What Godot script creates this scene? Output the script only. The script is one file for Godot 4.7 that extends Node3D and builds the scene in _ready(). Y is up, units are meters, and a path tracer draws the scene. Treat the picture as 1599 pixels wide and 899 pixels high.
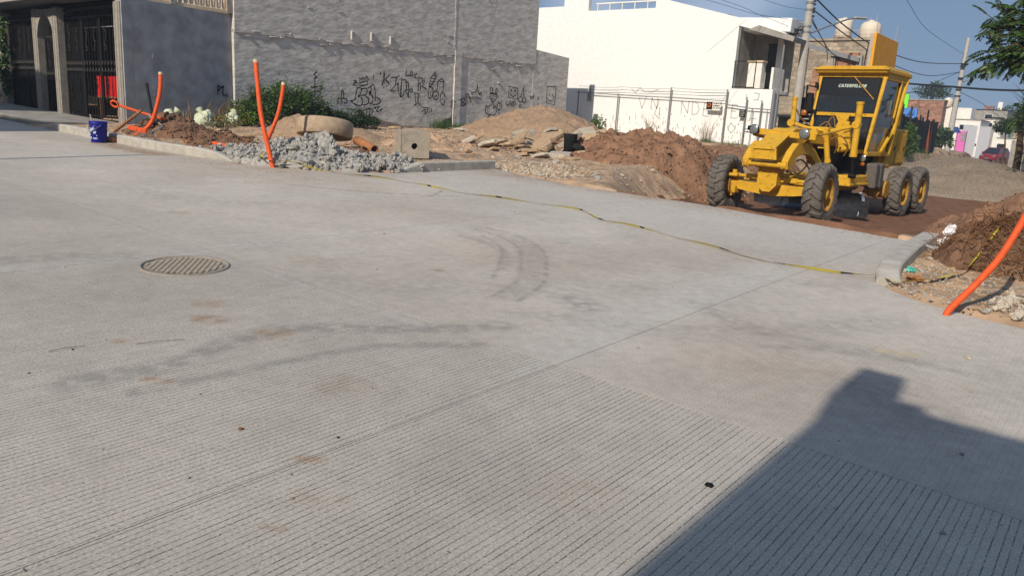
extends Node3D
# A street corner under repair: fresh concrete, a motor grader, spoil heaps, houses behind.
# World: x runs along the near street (towards the viewer's right), -z up the side street, metres.

const SUN_ELEVATION := 34.0
var M := {}
var used := {}
var rng := RandomNumberGenerator.new()
var bumpy := FastNoiseLite.new()
var rough_noise := FastNoiseLite.new()
var outline := PackedVector2Array()


func _ready() -> void:
	rng.seed = 7
	# --- camera, sky, sun, exposure
	var cam := Camera3D.new()
	cam.name = "camera"
	add_child(cam)
	cam.position = Vector3(0, 1.4, 0)
	cam.basis = Basis(Vector3.UP, deg_to_rad(38.3)) * Basis(Vector3.RIGHT, -atan(265.0 / 1200.0)) * Basis(Vector3.BACK, atan(0.058))
	cam.fov = rad_to_deg(2.0 * atan(449.5 / 1200.0))
	cam.near = 0.1
	cam.far = 1500.0
	cam.current = true
	var env := Environment.new()
	env.background_mode = Environment.BG_SKY
	var sky := Sky.new()
	var sm := ProceduralSkyMaterial.new()
	sm.sky_top_color = Color(0.365, 0.485, 0.635)
	sm.sky_horizon_color = Color(0.50, 0.585, 0.675)
	sm.sky_curve = 0.16
	sm.ground_bottom_color = Color(0.33, 0.31, 0.29)
	sm.ground_horizon_color = Color(0.52, 0.55, 0.58)
	sm.sun_angle_max = 55.0
	sm.sun_curve = 0.34
	sm.sky_cover = cloud_cover()
	sm.sky_cover_modulate = Color(1, 1, 1, 0.55)
	sky.sky_material = sm
	env.sky = sky
	env.background_energy_multiplier = 1.0
	env.tonemap_mode = Environment.TONE_MAPPER_LINEAR
	env.tonemap_exposure = 1.16
	env.sdfgi_enabled = true
	env.ssao_enabled = true
	env.ssil_enabled = true
	env.fog_enabled = true
	env.fog_density = 0.0011
	env.fog_light_color = Color(0.72, 0.78, 0.86)
	var we := WorldEnvironment.new()
	we.name = "world_environment"
	we.environment = env
	add_child(we)
	var sun := DirectionalLight3D.new()
	sun.name = "sun"
	sun.light_energy = 1.3
	sun.light_color = Color(1.0, 0.955, 0.89)
	sun.light_angular_distance = 0.45
	sun.shadow_enabled = true
	add_child(sun)
	var az := deg_to_rad(7.5)
	var el := deg_to_rad(SUN_ELEVATION)
	sun.look_at_from_position(Vector3.ZERO, Vector3(-sin(az) * cos(el), -sin(el), -cos(az) * cos(el)), Vector3.UP)
	# --- the place
	setup_noise()
	materials()
	build_ground()
	build_road()
	build_kerbs()
	build_gray_house()
	build_white_house()
	build_houses_across()
	build_back_houses()
	build_far_street()
	build_heaps()
	build_grader()
	build_fence()
	build_poles()
	build_lot_things()
	build_right_corner()
	build_plants()
	build_road_details()


# ---------------------------------------------------------------- helpers
func cloud_cover() -> Texture2D:
	var n := FastNoiseLite.new()
	n.seed = 5
	n.noise_type = FastNoiseLite.TYPE_SIMPLEX_SMOOTH
	n.frequency = 0.011
	n.fractal_octaves = 5
	var src := n.get_seamless_image(1024, 512)
	var im := Image.create(1024, 512, false, Image.FORMAT_RGBA8)
	for y in 512:
		for x in 1024:
			var v := src.get_pixel(x, y).r
			im.set_pixel(x, y, Color(0.80, 0.80, 0.82, clampf((v - 0.52) * 2.2, 0.0, 0.45)))
	return ImageTexture.create_from_image(im)


func setup_noise() -> void:
	bumpy.seed = 3
	bumpy.frequency = 0.35
	bumpy.fractal_octaves = 4
	rough_noise.seed = 11
	rough_noise.frequency = 1.6
	rough_noise.fractal_octaves = 4
	var pts := [-60, -6.45, -17.8, -6.5, -16, -6.5, -14.8, -6.55, -12.9, -6.62, -12, -6.75, -11.43, -6.92, -10.88, -7.0, -10.3, -7.3, -9.85, -7.75, -9.55, -8.3, -9.43, -8.9, -9.4, -11.2, -8.9, -11.08, -8.3, -10.88, -7.17, -10.64, -6.0, -10.7, -4.94, -10.78, -3.9, -10.62, -2.75, -10.53, -1.9, -10.42, -1.86, -9.0, -1.78, -8.2, -1.72, -7.6, -1.64, -7.36, -1.44, -7.09, -1.18, -6.88, -0.74, -6.72, -0.3, -6.64, 3, -6.58, 40, -6.5, 40, 2.2, -60, 2.2]
	for i in range(0, pts.size(), 2):
		outline.append(Vector2(pts[i], pts[i + 1]))


func numbered(called: String) -> String:
	var n: int = used.get(called, 0)
	used[called] = n + 1
	return called if n == 0 else "%s_%03d" % [called, n]


func tag(o: Node3D, label: String, category: String, group := "") -> Node3D:
	o.set_meta("label", label)
	o.set_meta("category", category)
	o.set_meta("kind", "thing")
	if group != "":
		o.set_meta("group", group)
	return o


func thing(called: String, label: String, category: String, at := Vector3.ZERO, turn := 0.0, group := "") -> Node3D:
	var o := Node3D.new()
	o.name = numbered(called)
	add_child(o, true)
	o.position = at
	o.rotation.y = turn
	tag(o, label, category, group)
	return o


func ns() -> SurfaceTool:
	var st := SurfaceTool.new()
	st.begin(Mesh.PRIMITIVE_TRIANGLES)
	st.set_smooth_group(-1)
	return st


func to_mesh(st: SurfaceTool) -> ArrayMesh:
	st.generate_normals()
	return st.commit()


func obj(called: String, st, mat: Material, parent: Node = null) -> MeshInstance3D:
	var o := MeshInstance3D.new()
	o.mesh = to_mesh(st) if st is SurfaceTool else st
	o.material_override = mat
	if parent == null:
		o.name = numbered(called)
		add_child(o, true)
	else:
		var n := called
		var k := 0
		while parent.has_node(n):
			k += 1
			n = "%s_%03d" % [called, k]
		o.name = n
		parent.add_child(o, true)
	return o


func struct(called: String, st, mat: Material) -> MeshInstance3D:
	var o := obj(called, st, mat)
	o.set_meta("kind", "structure")
	return o


func stuff(o: Node3D) -> Node3D:
	o.set_meta("kind", "stuff")
	return o


func tri(st: SurfaceTool, a: Vector3, b: Vector3, c: Vector3) -> void:   # counter-clockwise seen from outside
	st.add_vertex(a)
	st.add_vertex(c)
	st.add_vertex(b)


func quad(st: SurfaceTool, a: Vector3, b: Vector3, c: Vector3, d: Vector3) -> void:
	tri(st, a, b, c)
	tri(st, a, c, d)


func tri_out(st: SurfaceTool, a: Vector3, b: Vector3, c: Vector3, mid: Vector3) -> void:
	if (b - a).cross(c - a).dot((a + b + c) / 3.0 - mid) >= 0.0:
		tri(st, a, b, c)
	else:
		tri(st, a, c, b)


func quad_out(st: SurfaceTool, a: Vector3, b: Vector3, c: Vector3, d: Vector3, mid: Vector3) -> void:
	tri_out(st, a, b, c, mid)
	tri_out(st, a, c, d, mid)


func box(st: SurfaceTool, c: Vector3, s: Vector3, b := Basis(), bev := 0.0) -> void:
	var h := s * 0.5
	if bev <= 0.0:
		var p := []
		for i in 8:
			p.append(c + b * Vector3(h.x * (1 if i & 1 else -1), h.y * (1 if i & 2 else -1), h.z * (1 if i & 4 else -1)))
		for f in [[0, 1, 3, 2], [4, 5, 7, 6], [0, 1, 5, 4], [2, 3, 7, 6], [0, 2, 6, 4], [1, 3, 7, 5]]:
			quad_out(st, p[f[0]], p[f[1]], p[f[2]], p[f[3]], c)
		return
	var q := {}
	for i in 8:
		var s3 := Vector3(1 if i & 1 else -1, 1 if i & 2 else -1, 1 if i & 4 else -1)
		for ax in 3:
			var v := s3 * (h - Vector3.ONE * bev)
			v[ax] = s3[ax] * h[ax]
			q[i * 3 + ax] = c + b * v
	for f in [[0, 1, 3, 2, 2], [4, 5, 7, 6, 2], [0, 1, 5, 4, 1], [2, 3, 7, 6, 1], [0, 2, 6, 4, 0], [1, 3, 7, 5, 0]]:
		quad_out(st, q[f[0] * 3 + f[4]], q[f[1] * 3 + f[4]], q[f[2] * 3 + f[4]], q[f[3] * 3 + f[4]], c)
	for i in 8:
		tri_out(st, q[i * 3], q[i * 3 + 1], q[i * 3 + 2], c)
		for ax in 3:
			var j := i | (1 << ax)
			if j == i:
				continue
			var u := (ax + 1) % 3
			var w := (ax + 2) % 3
			quad_out(st, q[i * 3 + u], q[j * 3 + u], q[j * 3 + w], q[i * 3 + w], c)


func frame_of(dir: Vector3) -> Basis:
	var z := dir.normalized()
	var x := Vector3.UP.cross(z)
	if x.length() < 0.01:
		x = Vector3.RIGHT
	x = x.normalized()
	return Basis(x, z.cross(x), z)


func cyl(st: SurfaceTool, a: Vector3, b: Vector3, r0: float, r1 := -1.0, n := 12, caps := true) -> void:
	if r1 < 0.0:
		r1 = r0
	var f := frame_of(b - a)
	st.set_smooth_group(1)
	for i in n:
		var d0: Vector3 = f.x * cos(TAU * i / n) + f.y * sin(TAU * i / n)
		var d1: Vector3 = f.x * cos(TAU * (i + 1) / n) + f.y * sin(TAU * (i + 1) / n)
		quad(st, a + d0 * r0, a + d1 * r0, b + d1 * r1, b + d0 * r1)
	st.set_smooth_group(-1)
	if caps:
		for i in n:
			var d0: Vector3 = f.x * cos(TAU * i / n) + f.y * sin(TAU * i / n)
			var d1: Vector3 = f.x * cos(TAU * (i + 1) / n) + f.y * sin(TAU * (i + 1) / n)
			if r0 > 0.0:
				tri(st, a, a + d1 * r0, a + d0 * r0)
			if r1 > 0.0:
				tri(st, b, b + d0 * r1, b + d1 * r1)


func tube(st: SurfaceTool, pts: Array, r, n := 8, caps := true) -> void:
	var rings := []
	for i in pts.size():
		var d: Vector3 = (pts[mini(i + 1, pts.size() - 1)] - pts[maxi(i - 1, 0)])
		var f := frame_of(d)
		var ring := []
		var rr: float = r[i] if r is Array else r
		for k in n:
			ring.append(pts[i] + (f.x * cos(TAU * k / n) + f.y * sin(TAU * k / n)) * rr)
		rings.append(ring)
	st.set_smooth_group(1)
	for i in pts.size() - 1:
		for k in n:
			quad(st, rings[i][k], rings[i][(k + 1) % n], rings[i + 1][(k + 1) % n], rings[i + 1][k])
	st.set_smooth_group(-1)
	if caps:
		for k in n:
			tri(st, pts[0], rings[0][(k + 1) % n], rings[0][k])
			tri(st, pts[-1], rings[-1][k], rings[-1][(k + 1) % n])


func smooth_path(pts: Array, steps := 6) -> Array:
	var out := []
	for i in pts.size() - 1:
		var p0: Vector3 = pts[maxi(i - 1, 0)]
		var p3: Vector3 = pts[mini(i + 2, pts.size() - 1)]
		for k in steps:
			out.append(pts[i].cubic_interpolate(pts[i + 1], p0, p3, float(k) / steps))
	out.append(pts[-1])
	return out


func lathe(st: SurfaceTool, prof: Array, n: int, x: Transform3D, smooth := true) -> void:   # prof: Vector2(radius, height along local y), from bottom to top outside
	st.set_smooth_group(1 if smooth else -1)
	for i in prof.size() - 1:
		for k in n:
			var p := []
			for q in [[i, k], [i, k + 1], [i + 1, k + 1], [i + 1, k]]:
				var v: Vector2 = prof[q[0]]
				var a: float = TAU * q[1] / n
				p.append(x * Vector3(v.x * sin(a), v.y, v.x * cos(a)))
			if prof[i].x > 0.0001:
				tri(st, p[0], p[1], p[2])
			if prof[i + 1].x > 0.0001:
				tri(st, p[0], p[2], p[3])
	st.set_smooth_group(-1)


func prism(st: SurfaceTool, poly: PackedVector2Array, x: Transform3D, depth: float) -> void:   # poly in local xy, extruded from z = -depth/2 to depth/2
	if Geometry2D.is_polygon_clockwise(poly):
		poly = poly.duplicate()
		poly.reverse()
	var h := depth * 0.5
	var t := Geometry2D.triangulate_polygon(poly)
	for i in range(0, t.size(), 3):
		var a := poly[t[i]]
		var b := poly[t[i + 1]]
		var c := poly[t[i + 2]]
		if (b - a).cross(c - a) < 0.0:
			var sw := b
			b = c
			c = sw
		tri(st, x * Vector3(a.x, a.y, h), x * Vector3(b.x, b.y, h), x * Vector3(c.x, c.y, h))
		tri(st, x * Vector3(a.x, a.y, -h), x * Vector3(c.x, c.y, -h), x * Vector3(b.x, b.y, -h))
	for i in poly.size():
		var a := poly[i]
		var b := poly[(i + 1) % poly.size()]
		quad(st, x * Vector3(a.x, a.y, -h), x * Vector3(b.x, b.y, -h), x * Vector3(b.x, b.y, h), x * Vector3(a.x, a.y, h))


func P2(a: Array) -> PackedVector2Array:
	var o := PackedVector2Array()
	for i in range(0, a.size(), 2):
		o.append(Vector2(a[i], a[i + 1]))
	return o


func ZY(x: float) -> Transform3D:   # polygons drawn as (z, y), extruded along x about x
	return Transform3D(Basis(Vector3(0, 0, 1), Vector3(0, 1, 0), Vector3(-1, 0, 0)), Vector3(x, 0, 0))


func XY(z: float) -> Transform3D:
	return Transform3D(Basis(), Vector3(0, 0, z))


func XZ(y: float) -> Transform3D:   # polygons drawn as (x, z), extruded along y
	return Transform3D(Basis(Vector3(1, 0, 0), Vector3(0, 0, 1), Vector3(0, -1, 0)), Vector3(0, y, 0))


func rock_mesh(seed_: int, flat := 1.0, sub := 2, jag := 0.35, roundness := 0.62) -> ArrayMesh:   # about one metre across
	var n := FastNoiseLite.new()
	n.seed = seed_
	n.frequency = 1.1
	n.fractal_octaves = 3
	var n2 := FastNoiseLite.new()
	n2.seed = seed_ + 90
	n2.noise_type = FastNoiseLite.TYPE_CELLULAR
	n2.frequency = 1.3
	var st := ns()
	var k := sub + 1
	for ax in 3:
		for sgn in [-1.0, 1.0]:
			for i in k:
				for j in k:
					var p := []
					for q in [[i, j], [i + 1, j], [i + 1, j + 1], [i, j + 1]]:
						var v := Vector3.ZERO
						v[ax] = sgn
						v[(ax + 1) % 3] = 2.0 * q[0] / k - 1.0
						v[(ax + 2) % 3] = 2.0 * q[1] / k - 1.0
						v = v.lerp(v.normalized(), roundness) * 0.5
						v *= 1.0 + jag * n.get_noise_3dv(v * 1.7) + jag * 0.5 * n2.get_noise_3dv(v * 2.0)
						v.y *= flat
						p.append(v)
					quad_out(st, p[0], p[1], p[2], p[3], Vector3.ZERO)
	return to_mesh(st)


func copies(called: String, mesh: Mesh, mat: Material, xs: Array, parent: Node = null, colors: Array = []) -> MultiMeshInstance3D:
	var mm := MultiMesh.new()
	mm.transform_format = MultiMesh.TRANSFORM_3D
	mm.use_colors = not colors.is_empty()
	mm.mesh = mesh
	mm.instance_count = xs.size()
	for i in xs.size():
		mm.set_instance_transform(i, xs[i])
		if mm.use_colors:
			mm.set_instance_color(i, colors[i])
	var o := MultiMeshInstance3D.new()
	o.multimesh = mm
	o.material_override = mat
	o.name = numbered(called) if parent == null else called
	(self if parent == null else parent).add_child(o, true)
	o.set_meta("kind", "stuff")
	return o


func rnd(a: float, b: float) -> float:
	return rng.randf_range(a, b)


# ---------------------------------------------------------------- the lie of the land
func plane(x: float, z: float) -> float:
	return -0.0323 * clampf(x, -32.0, 14.0) - 0.0126 * clampf(z, -32.0, 20.0)


func bank(x: float, z: float) -> float:   # how far the side street has been dug out, 0 to 1
	var shift := pow(maxf(-z - 42.0, 0.0), 1.5) * 0.013
	var inset := lerpf(1.5, 0.0, smoothstep(-10.7, -14.5, z))
	var l := smoothstep(-8.6 + inset, -7.3 + inset, x + shift)
	if z < -24.0:
		l = maxf(l, smoothstep(-9.8, -9.2, x + shift) * smoothstep(-24.0, -30.0, z))
	return l * (1.0 - smoothstep(-2.5, -1.95, x + shift * 0.8)) * smoothstep(-10.72, -11.5, z)


func land(x: float, z: float) -> float:
	var y := plane(x, z) + 0.03
	var far := smoothstep(-40.0, -85.0, z)
	y = lerpf(y, 0.62, far)
	var depth := lerpf(0.66, 0.93, smoothstep(-13.0, -26.0, z))
	depth = lerpf(depth, 0.9, far)
	y -= depth * bank(x, z)
	if x < -18.55 and z > -9.0 and z < -6.4:
		y -= 0.12 * smoothstep(-18.55, -18.8, x)
	if x < -11.0 and z < -7.2:
		y += 0.07 * smoothstep(-7.2, -9.0, z) * (1.0 - far)
	return y


func edge_of_road(x: float, z: float) -> float:   # metres outside the concrete, negative on it
	var p := Vector2(x, z)
	var d := 1e9
	for i in outline.size():
		d = minf(d, p.distance_to(Geometry2D.get_closest_point_to_segment(p, outline[i], outline[(i + 1) % outline.size()])))
	return -d if Geometry2D.is_point_in_polygon(p, outline) else d


func ground(x: float, z: float) -> float:
	var y := land(x, z)
	if z > -12.5 and z < 3.5:
		var d := edge_of_road(x, z)
		y = lerpf(plane(x, z) - 0.3, y, smoothstep(-0.12, 0.06, d))
		if d < 0.0:
			return y
	var amp := 0.075 * (1.0 - 0.75 * bank(x, z))
	return y + amp * bumpy.get_noise_2d(x, z) + 0.018 * rough_noise.get_noise_2d(x, z)


func on(x: float, z: float, up := 0.0) -> Vector3:
	return Vector3(x, ground(x, z) + up, z)


# ---------------------------------------------------------------- materials
func noise(seed_: int, freq: float, oct := 4, kind := FastNoiseLite.TYPE_SIMPLEX_SMOOTH) -> FastNoiseLite:
	var n := FastNoiseLite.new()
	n.seed = seed_
	n.noise_type = kind
	n.frequency = freq
	n.fractal_octaves = oct
	return n


func ntex(n: FastNoiseLite, size := 512, ramp: Array = []) -> NoiseTexture2D:
	var t := NoiseTexture2D.new()
	t.width = size
	t.height = size
	t.seamless = true
	t.normalize = true
	t.generate_mipmaps = false
	t.noise = n
	if not ramp.is_empty():
		var g := Gradient.new()
		var offs := PackedFloat32Array()
		var cols := PackedColorArray()
		for r in ramp:
			offs.append(r[0])
			cols.append(r[1])
		g.offsets = offs
		g.colors = cols
		t.color_ramp = g
	return t


func flat_mat(c: Color, rough := 0.8, metal := 0.0) -> StandardMaterial3D:
	var m := StandardMaterial3D.new()
	m.albedo_color = c
	m.roughness = rough
	m.metallic = metal
	return m


# a mottled surface: base colour varied by a ramp of noise, relief of some centimetres, laid in world space
func rough_mat(c: Color, spread: float, scale: float, seed_: int, rough := 0.9, relief := 0.0, relief_tex: Texture2D = null, warm := 0.0, oct := 5) -> StandardMaterial3D:
	var m := StandardMaterial3D.new()
	var d := Color(c.r * (1 - spread), c.g * (1 - spread * 1.05), c.b * (1 - spread * 1.1))
	var l := Color(minf(c.r * (1 + spread * 0.7) + warm, 1), minf(c.g * (1 + spread * 0.7), 1), minf(c.b * (1 + spread * 0.65) - warm, 1))
	m.albedo_texture = ntex(noise(seed_, 0.012, oct), 512, [[0.0, d], [0.35, c.lerp(d, 0.4)], [0.55, c], [1.0, l]])
	m.uv1_triplanar = true
	m.uv1_world_triplanar = true
	m.uv1_scale = Vector3.ONE * scale
	m.roughness = rough
	m.metallic_specular = 0.3
	if relief > 0.0:
		m.heightmap_enabled = true
		m.heightmap_texture = relief_tex
		m.heightmap_scale = relief
	return m


func materials() -> void:
	var grit := ntex(noise(31, 0.05, 5), 512)
	var lumps := ntex(noise(32, 0.02, 5), 512)
	var trowel := ntex(noise(33, 0.015, 6), 512)
	# earth
	M.dirt = rough_mat(Color(0.645, 0.55, 0.455), 0.26, 0.32, 41, 1.0, 4.0, lumps, 0.02)
	M.road_dirt = rough_mat(Color(0.445, 0.325, 0.25), 0.2, 0.4, 42, 1.0, 2.0, lumps)
	M.sand = rough_mat(Color(0.605, 0.51, 0.42), 0.14, 0.9, 43, 1.0, 3.0, grit)
	M.red_soil = rough_mat(Color(0.525, 0.40, 0.315), 0.28, 0.45, 44, 1.0, 4.0, grit)
	M.dark_soil = rough_mat(Color(0.45, 0.345, 0.27), 0.3, 0.5, 45, 1.0, 4.0, grit)
	M.gravel = rough_mat(Color(0.60, 0.545, 0.48), 0.3, 2.6, 46, 1.0, 3.0, grit)
	M.stone_tan = rough_mat(Color(0.665, 0.57, 0.46), 0.18, 1.4, 47, 0.9, 1.5, grit)
	M.stone_gray = rough_mat(Color(0.645, 0.635, 0.615), 0.26, 2.2, 48, 0.95, 2.0, grit)
	M.stone_white = rough_mat(Color(0.72, 0.68, 0.62), 0.16, 2.0, 49, 0.95, 1.5, grit)
	# built surfaces
	M.kerb = rough_mat(Color(0.655, 0.635, 0.60), 0.1, 0.8, 51, 0.85, 0.4, grit)
	M.cast = rough_mat(Color(0.61, 0.575, 0.52), 0.12, 0.9, 52, 0.85, 0.6, grit)
	M.gray_wall = rough_mat(Color(0.76, 0.745, 0.715), 0.11, 0.3, 53, 0.92, 1.1, trowel)
	M.gray_wall.uv1_scale = Vector3(0.3, 0.62, 0.3)
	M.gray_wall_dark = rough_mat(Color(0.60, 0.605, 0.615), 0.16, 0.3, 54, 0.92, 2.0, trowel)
	M.render_gray = rough_mat(Color(0.565, 0.55, 0.525), 0.14, 0.3, 55, 0.9, 2.0, trowel)
	M.column = rough_mat(Color(0.585, 0.56, 0.525), 0.1, 0.8, 56, 0.8, 0.8, grit)
	M.white = white_blocks()
	M.white_plain = rough_mat(Color(0.86, 0.85, 0.82), 0.05, 0.3, 58, 0.8, 0.8, trowel)
	M.pink = rough_mat(Color(0.80, 0.42, 0.68), 0.06, 0.4, 59, 0.85)
	M.ochre = rough_mat(Color(0.86, 0.60, 0.12), 0.05, 0.25, 60, 0.8, 0.5, grit)
	M.block = brick_mat(Color(0.60, 0.545, 0.47), Color(0.52, 0.475, 0.42), 0.40, 0.2, 61)
	M.brick = brick_mat(Color(0.64, 0.44, 0.33), Color(0.56, 0.50, 0.44), 0.26, 0.09, 62)
	M.brick_far = brick_mat(Color(0.56, 0.41, 0.34), Color(0.50, 0.43, 0.38), 0.5, 0.2, 63)
	M.cream = rough_mat(Color(0.78, 0.70, 0.58), 0.08, 0.4, 64, 0.85)
	M.tank = rough_mat(Color(0.80, 0.76, 0.69), 0.04, 0.5, 65, 0.55)
	M.blue_panel = rough_mat(Color(0.30, 0.50, 0.78), 0.12, 0.5, 66, 0.7)
	M.green_panel = flat_mat(Color(0.45, 0.85, 0.18), 0.7)
	M.blue_cloth = rough_mat(Color(0.20, 0.30, 0.55), 0.15, 1.0, 67, 0.8)
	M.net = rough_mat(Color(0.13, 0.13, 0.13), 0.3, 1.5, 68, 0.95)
	M.wood = rough_mat(Color(0.52, 0.36, 0.24), 0.2, 1.5, 69, 0.85)
	M.rust = rough_mat(Color(0.50, 0.27, 0.16), 0.3, 2.0, 70, 0.9, 0.5, grit)
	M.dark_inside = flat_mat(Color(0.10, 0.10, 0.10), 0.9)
	M.iron = rough_mat(Color(0.085, 0.08, 0.08), 0.2, 3.0, 71, 0.55)
	M.iron_pale = rough_mat(Color(0.22, 0.20, 0.19), 0.2, 3.0, 72, 0.5)
	M.galv = rough_mat(Color(0.50, 0.51, 0.52), 0.14, 3.0, 73, 0.5)
	M.galv.metallic = 0.35
	M.wire = flat_mat(Color(0.09, 0.09, 0.10), 0.6)
	M.gate_gray = rough_mat(Color(0.70, 0.71, 0.73), 0.06, 0.6, 99, 0.6)
	M.pole = rough_mat(Color(0.64, 0.625, 0.60), 0.08, 0.8, 74, 0.85, 0.4, grit)
	M.window = flat_mat(Color(0.10, 0.11, 0.12), 0.12)
	M.glass = flat_mat(Color(0.12, 0.14, 0.15, 0.45), 0.05)
	M.glass.transparency = BaseMaterial3D.TRANSPARENCY_ALPHA
	M.chrome = flat_mat(Color(0.75, 0.75, 0.74), 0.18, 0.9)
	M.lamp_glass = flat_mat(Color(0.52, 0.54, 0.54), 0.12, 0.5)
	# the grader
	M.yellow = rough_mat(Color(0.75, 0.565, 0.15), 0.1, 0.9, 81, 0.5, 0.12, grit)
	M.yellow.albedo_texture = ntex(noise(81, 0.012, 6), 512, [[0.0, Color(0.36, 0.26, 0.12)], [0.12, Color(0.64, 0.49, 0.15)], [0.3, Color(0.75, 0.58, 0.15)], [0.75, Color(0.77, 0.60, 0.17)], [1.0, Color(0.80, 0.66, 0.34)]])
	M.yellow_dusty = rough_mat(Color(0.66, 0.50, 0.21), 0.2, 1.6, 82, 0.75, 0.3, grit)
	M.tyre = rough_mat(Color(0.39, 0.37, 0.35), 0.2, 2.4, 83, 0.92, 0.5, grit)
	M.black = rough_mat(Color(0.075, 0.07, 0.07), 0.3, 3.0, 84, 0.6)
	M.steel = rough_mat(Color(0.34, 0.35, 0.38), 0.25, 1.5, 85, 0.32)
	M.steel.metallic = 0.75
	M.visor = flat_mat(Color(0.035, 0.035, 0.04), 0.25)
	M.letter = flat_mat(Color(0.72, 0.78, 0.72), 0.6)
	M.seat = flat_mat(Color(0.42, 0.42, 0.27), 0.8)
	M.amber = flat_mat(Color(0.62, 0.33, 0.08), 0.3)
	M.red_dark = flat_mat(Color(0.28, 0.06, 0.04), 0.3)
	M.hose = rough_mat(Color(0.50, 0.36, 0.16), 0.25, 4.0, 86, 0.7)
	# small things
	M.orange = rough_mat(Color(0.82, 0.335, 0.16), 0.13, 2.2, 91, 0.55)
	M.blue_plastic = rough_mat(Color(0.13, 0.14, 0.52), 0.1, 3.0, 92, 0.4)
	M.label_white = rough_mat(Color(0.66, 0.70, 0.80), 0.14, 8.0, 93, 0.6)
	M.red_plastic = flat_mat(Color(0.82, 0.08, 0.08), 0.5)
	M.sack = rough_mat(Color(0.74, 0.76, 0.66), 0.1, 3.0, 94, 0.8)
	M.bag = flat_mat(Color(0.84, 0.83, 0.83), 0.35)
	M.bag_clear = flat_mat(Color(0.62, 0.62, 0.62), 0.3)
	M.teal = flat_mat(Color(0.36, 0.50, 0.46), 0.35)
	M.mint = flat_mat(Color(0.36, 0.72, 0.66), 0.5)
	M.tape = flat_mat(Color(0.80, 0.74, 0.16), 0.45)
	M.clay = rough_mat(Color(0.62, 0.42, 0.28), 0.14, 1.6, 95, 0.85, 0.4, grit)
	M.cast_tan = rough_mat(Color(0.64, 0.565, 0.475), 0.14, 1.2, 100, 0.9, 0.6, grit)
	M.cast_iron = rough_mat(Color(0.55, 0.52, 0.475), 0.16, 2.5, 96, 0.7)
	M.car = flat_mat(Color(0.47, 0.015, 0.06), 0.35)
	M.car.clearcoat_enabled = true
	M.car.clearcoat = 0.4
	M.bark = rough_mat(Color(0.36, 0.29, 0.23), 0.25, 2.0, 97, 0.95, 2.0, grit)
	M.root = rough_mat(Color(0.46, 0.33, 0.23), 0.3, 2.0, 98, 0.95)
	M.ink = flat_mat(Color(0.055, 0.055, 0.06), 0.7)
	M.faded_ink = flat_mat(Color(0.69, 0.69, 0.68), 0.8)
	M.mud = rough_mat(Color(0.56, 0.505, 0.455), 0.16, 0.9, 101, 0.95)
	M.damp = flat_mat(Color(0.2, 0.2, 0.21), 0.9)
	for k in [["leaf", Color(0.20, 0.31, 0.11)], ["leaf_dark", Color(0.14, 0.23, 0.09)], ["leaf_bright", Color(0.30, 0.40, 0.14)], ["leaf_dry", Color(0.42, 0.36, 0.20)]]:
		var m := flat_mat(Color.WHITE, 0.55)
		m.vertex_color_use_as_albedo = true
		m.vertex_color_is_srgb = true
		m.cull_mode = BaseMaterial3D.CULL_DISABLED
		m.backlight_enabled = true
		m.backlight = Color(0.35, 0.4, 0.2)
		m.albedo_color = Color.WHITE
		M[k[0]] = m
		m.set_meta("tone", k[1])


# painted block wall: faint courses as fine relief, dust and drips in the paint
func white_blocks() -> StandardMaterial3D:
	var m := rough_mat(Color(0.875, 0.875, 0.865), 0.025, 0.12, 57, 0.85)
	var im := Image.create(512, 512, false, Image.FORMAT_RGB8)
	var n := noise(57, 0.02, 4).get_seamless_image(512, 512)
	for y in 512:
		var row := y / 64
		var fy := float(y % 64) / 64.0
		for x in 512:
			var fx := float((x + (64 if row % 2 else 0)) % 128) / 128.0
			var e := minf(minf(fy, 1.0 - fy) * 64.0, minf(fx, 1.0 - fx) * 128.0)
			var v := 0.55 + 0.3 * smoothstep(0.0, 5.0, e) + 0.35 * (n.get_pixel(x, y).r - 0.5)
			im.set_pixel(x, y, Color(v, v, v))
	m.heightmap_enabled = true
	m.heightmap_texture = ImageTexture.create_from_image(im)
	m.heightmap_scale = 0.5
	m.uv1_scale = Vector3.ONE * 0.62
	return m


# far masonry, too small in the picture to tell its bricks apart
func brick_mat(c: Color, joint: Color, w: float, h: float, seed_: int) -> StandardMaterial3D:
	var r := RandomNumberGenerator.new()
	r.seed = seed_
	var im := Image.create(512, 512, false, Image.FORMAT_RGB8)
	var bm := Image.create(512, 512, false, Image.FORMAT_L8)
	var n := noise(seed_, 0.03, 4).get_seamless_image(512, 512)
	var rows := 16
	var cols := 8
	var tone := []
	for i in rows * cols:
		tone.append(r.randf_range(0.82, 1.12))
	for y in 512:
		var row := y * rows / 512
		var fy := fmod(float(y) * rows / 512.0, 1.0)
		for x in 512:
			var xx := fposmod(float(x) * cols / 512.0 + (0.5 if row % 2 else 0.0), cols)
			var fx := fmod(xx, 1.0)
			var e := minf(minf(fy, 1 - fy) * h, minf(fx, 1 - fx) * w)
			var k := smoothstep(0.004, 0.012, e)
			var t: float = tone[row * cols + int(xx)] * (0.85 + 0.3 * n.get_pixel(x, y).r)
			im.set_pixel(x, y, joint.lerp(c * t, k))
			bm.set_pixel(x, y, Color.WHITE * (0.3 + 0.5 * k + 0.2 * n.get_pixel(x, y).r))
	var m := StandardMaterial3D.new()
	m.albedo_texture = ImageTexture.create_from_image(im)
	m.heightmap_enabled = true
	m.heightmap_texture = ImageTexture.create_from_image(bm)
	m.heightmap_scale = 2.0
	m.uv1_triplanar = true
	m.uv1_world_triplanar = true
	m.uv1_scale = Vector3(1.0 / (w * cols), 1.0 / (h * rows), 1.0 / (w * cols))
	m.roughness = 0.92
	return m


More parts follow.
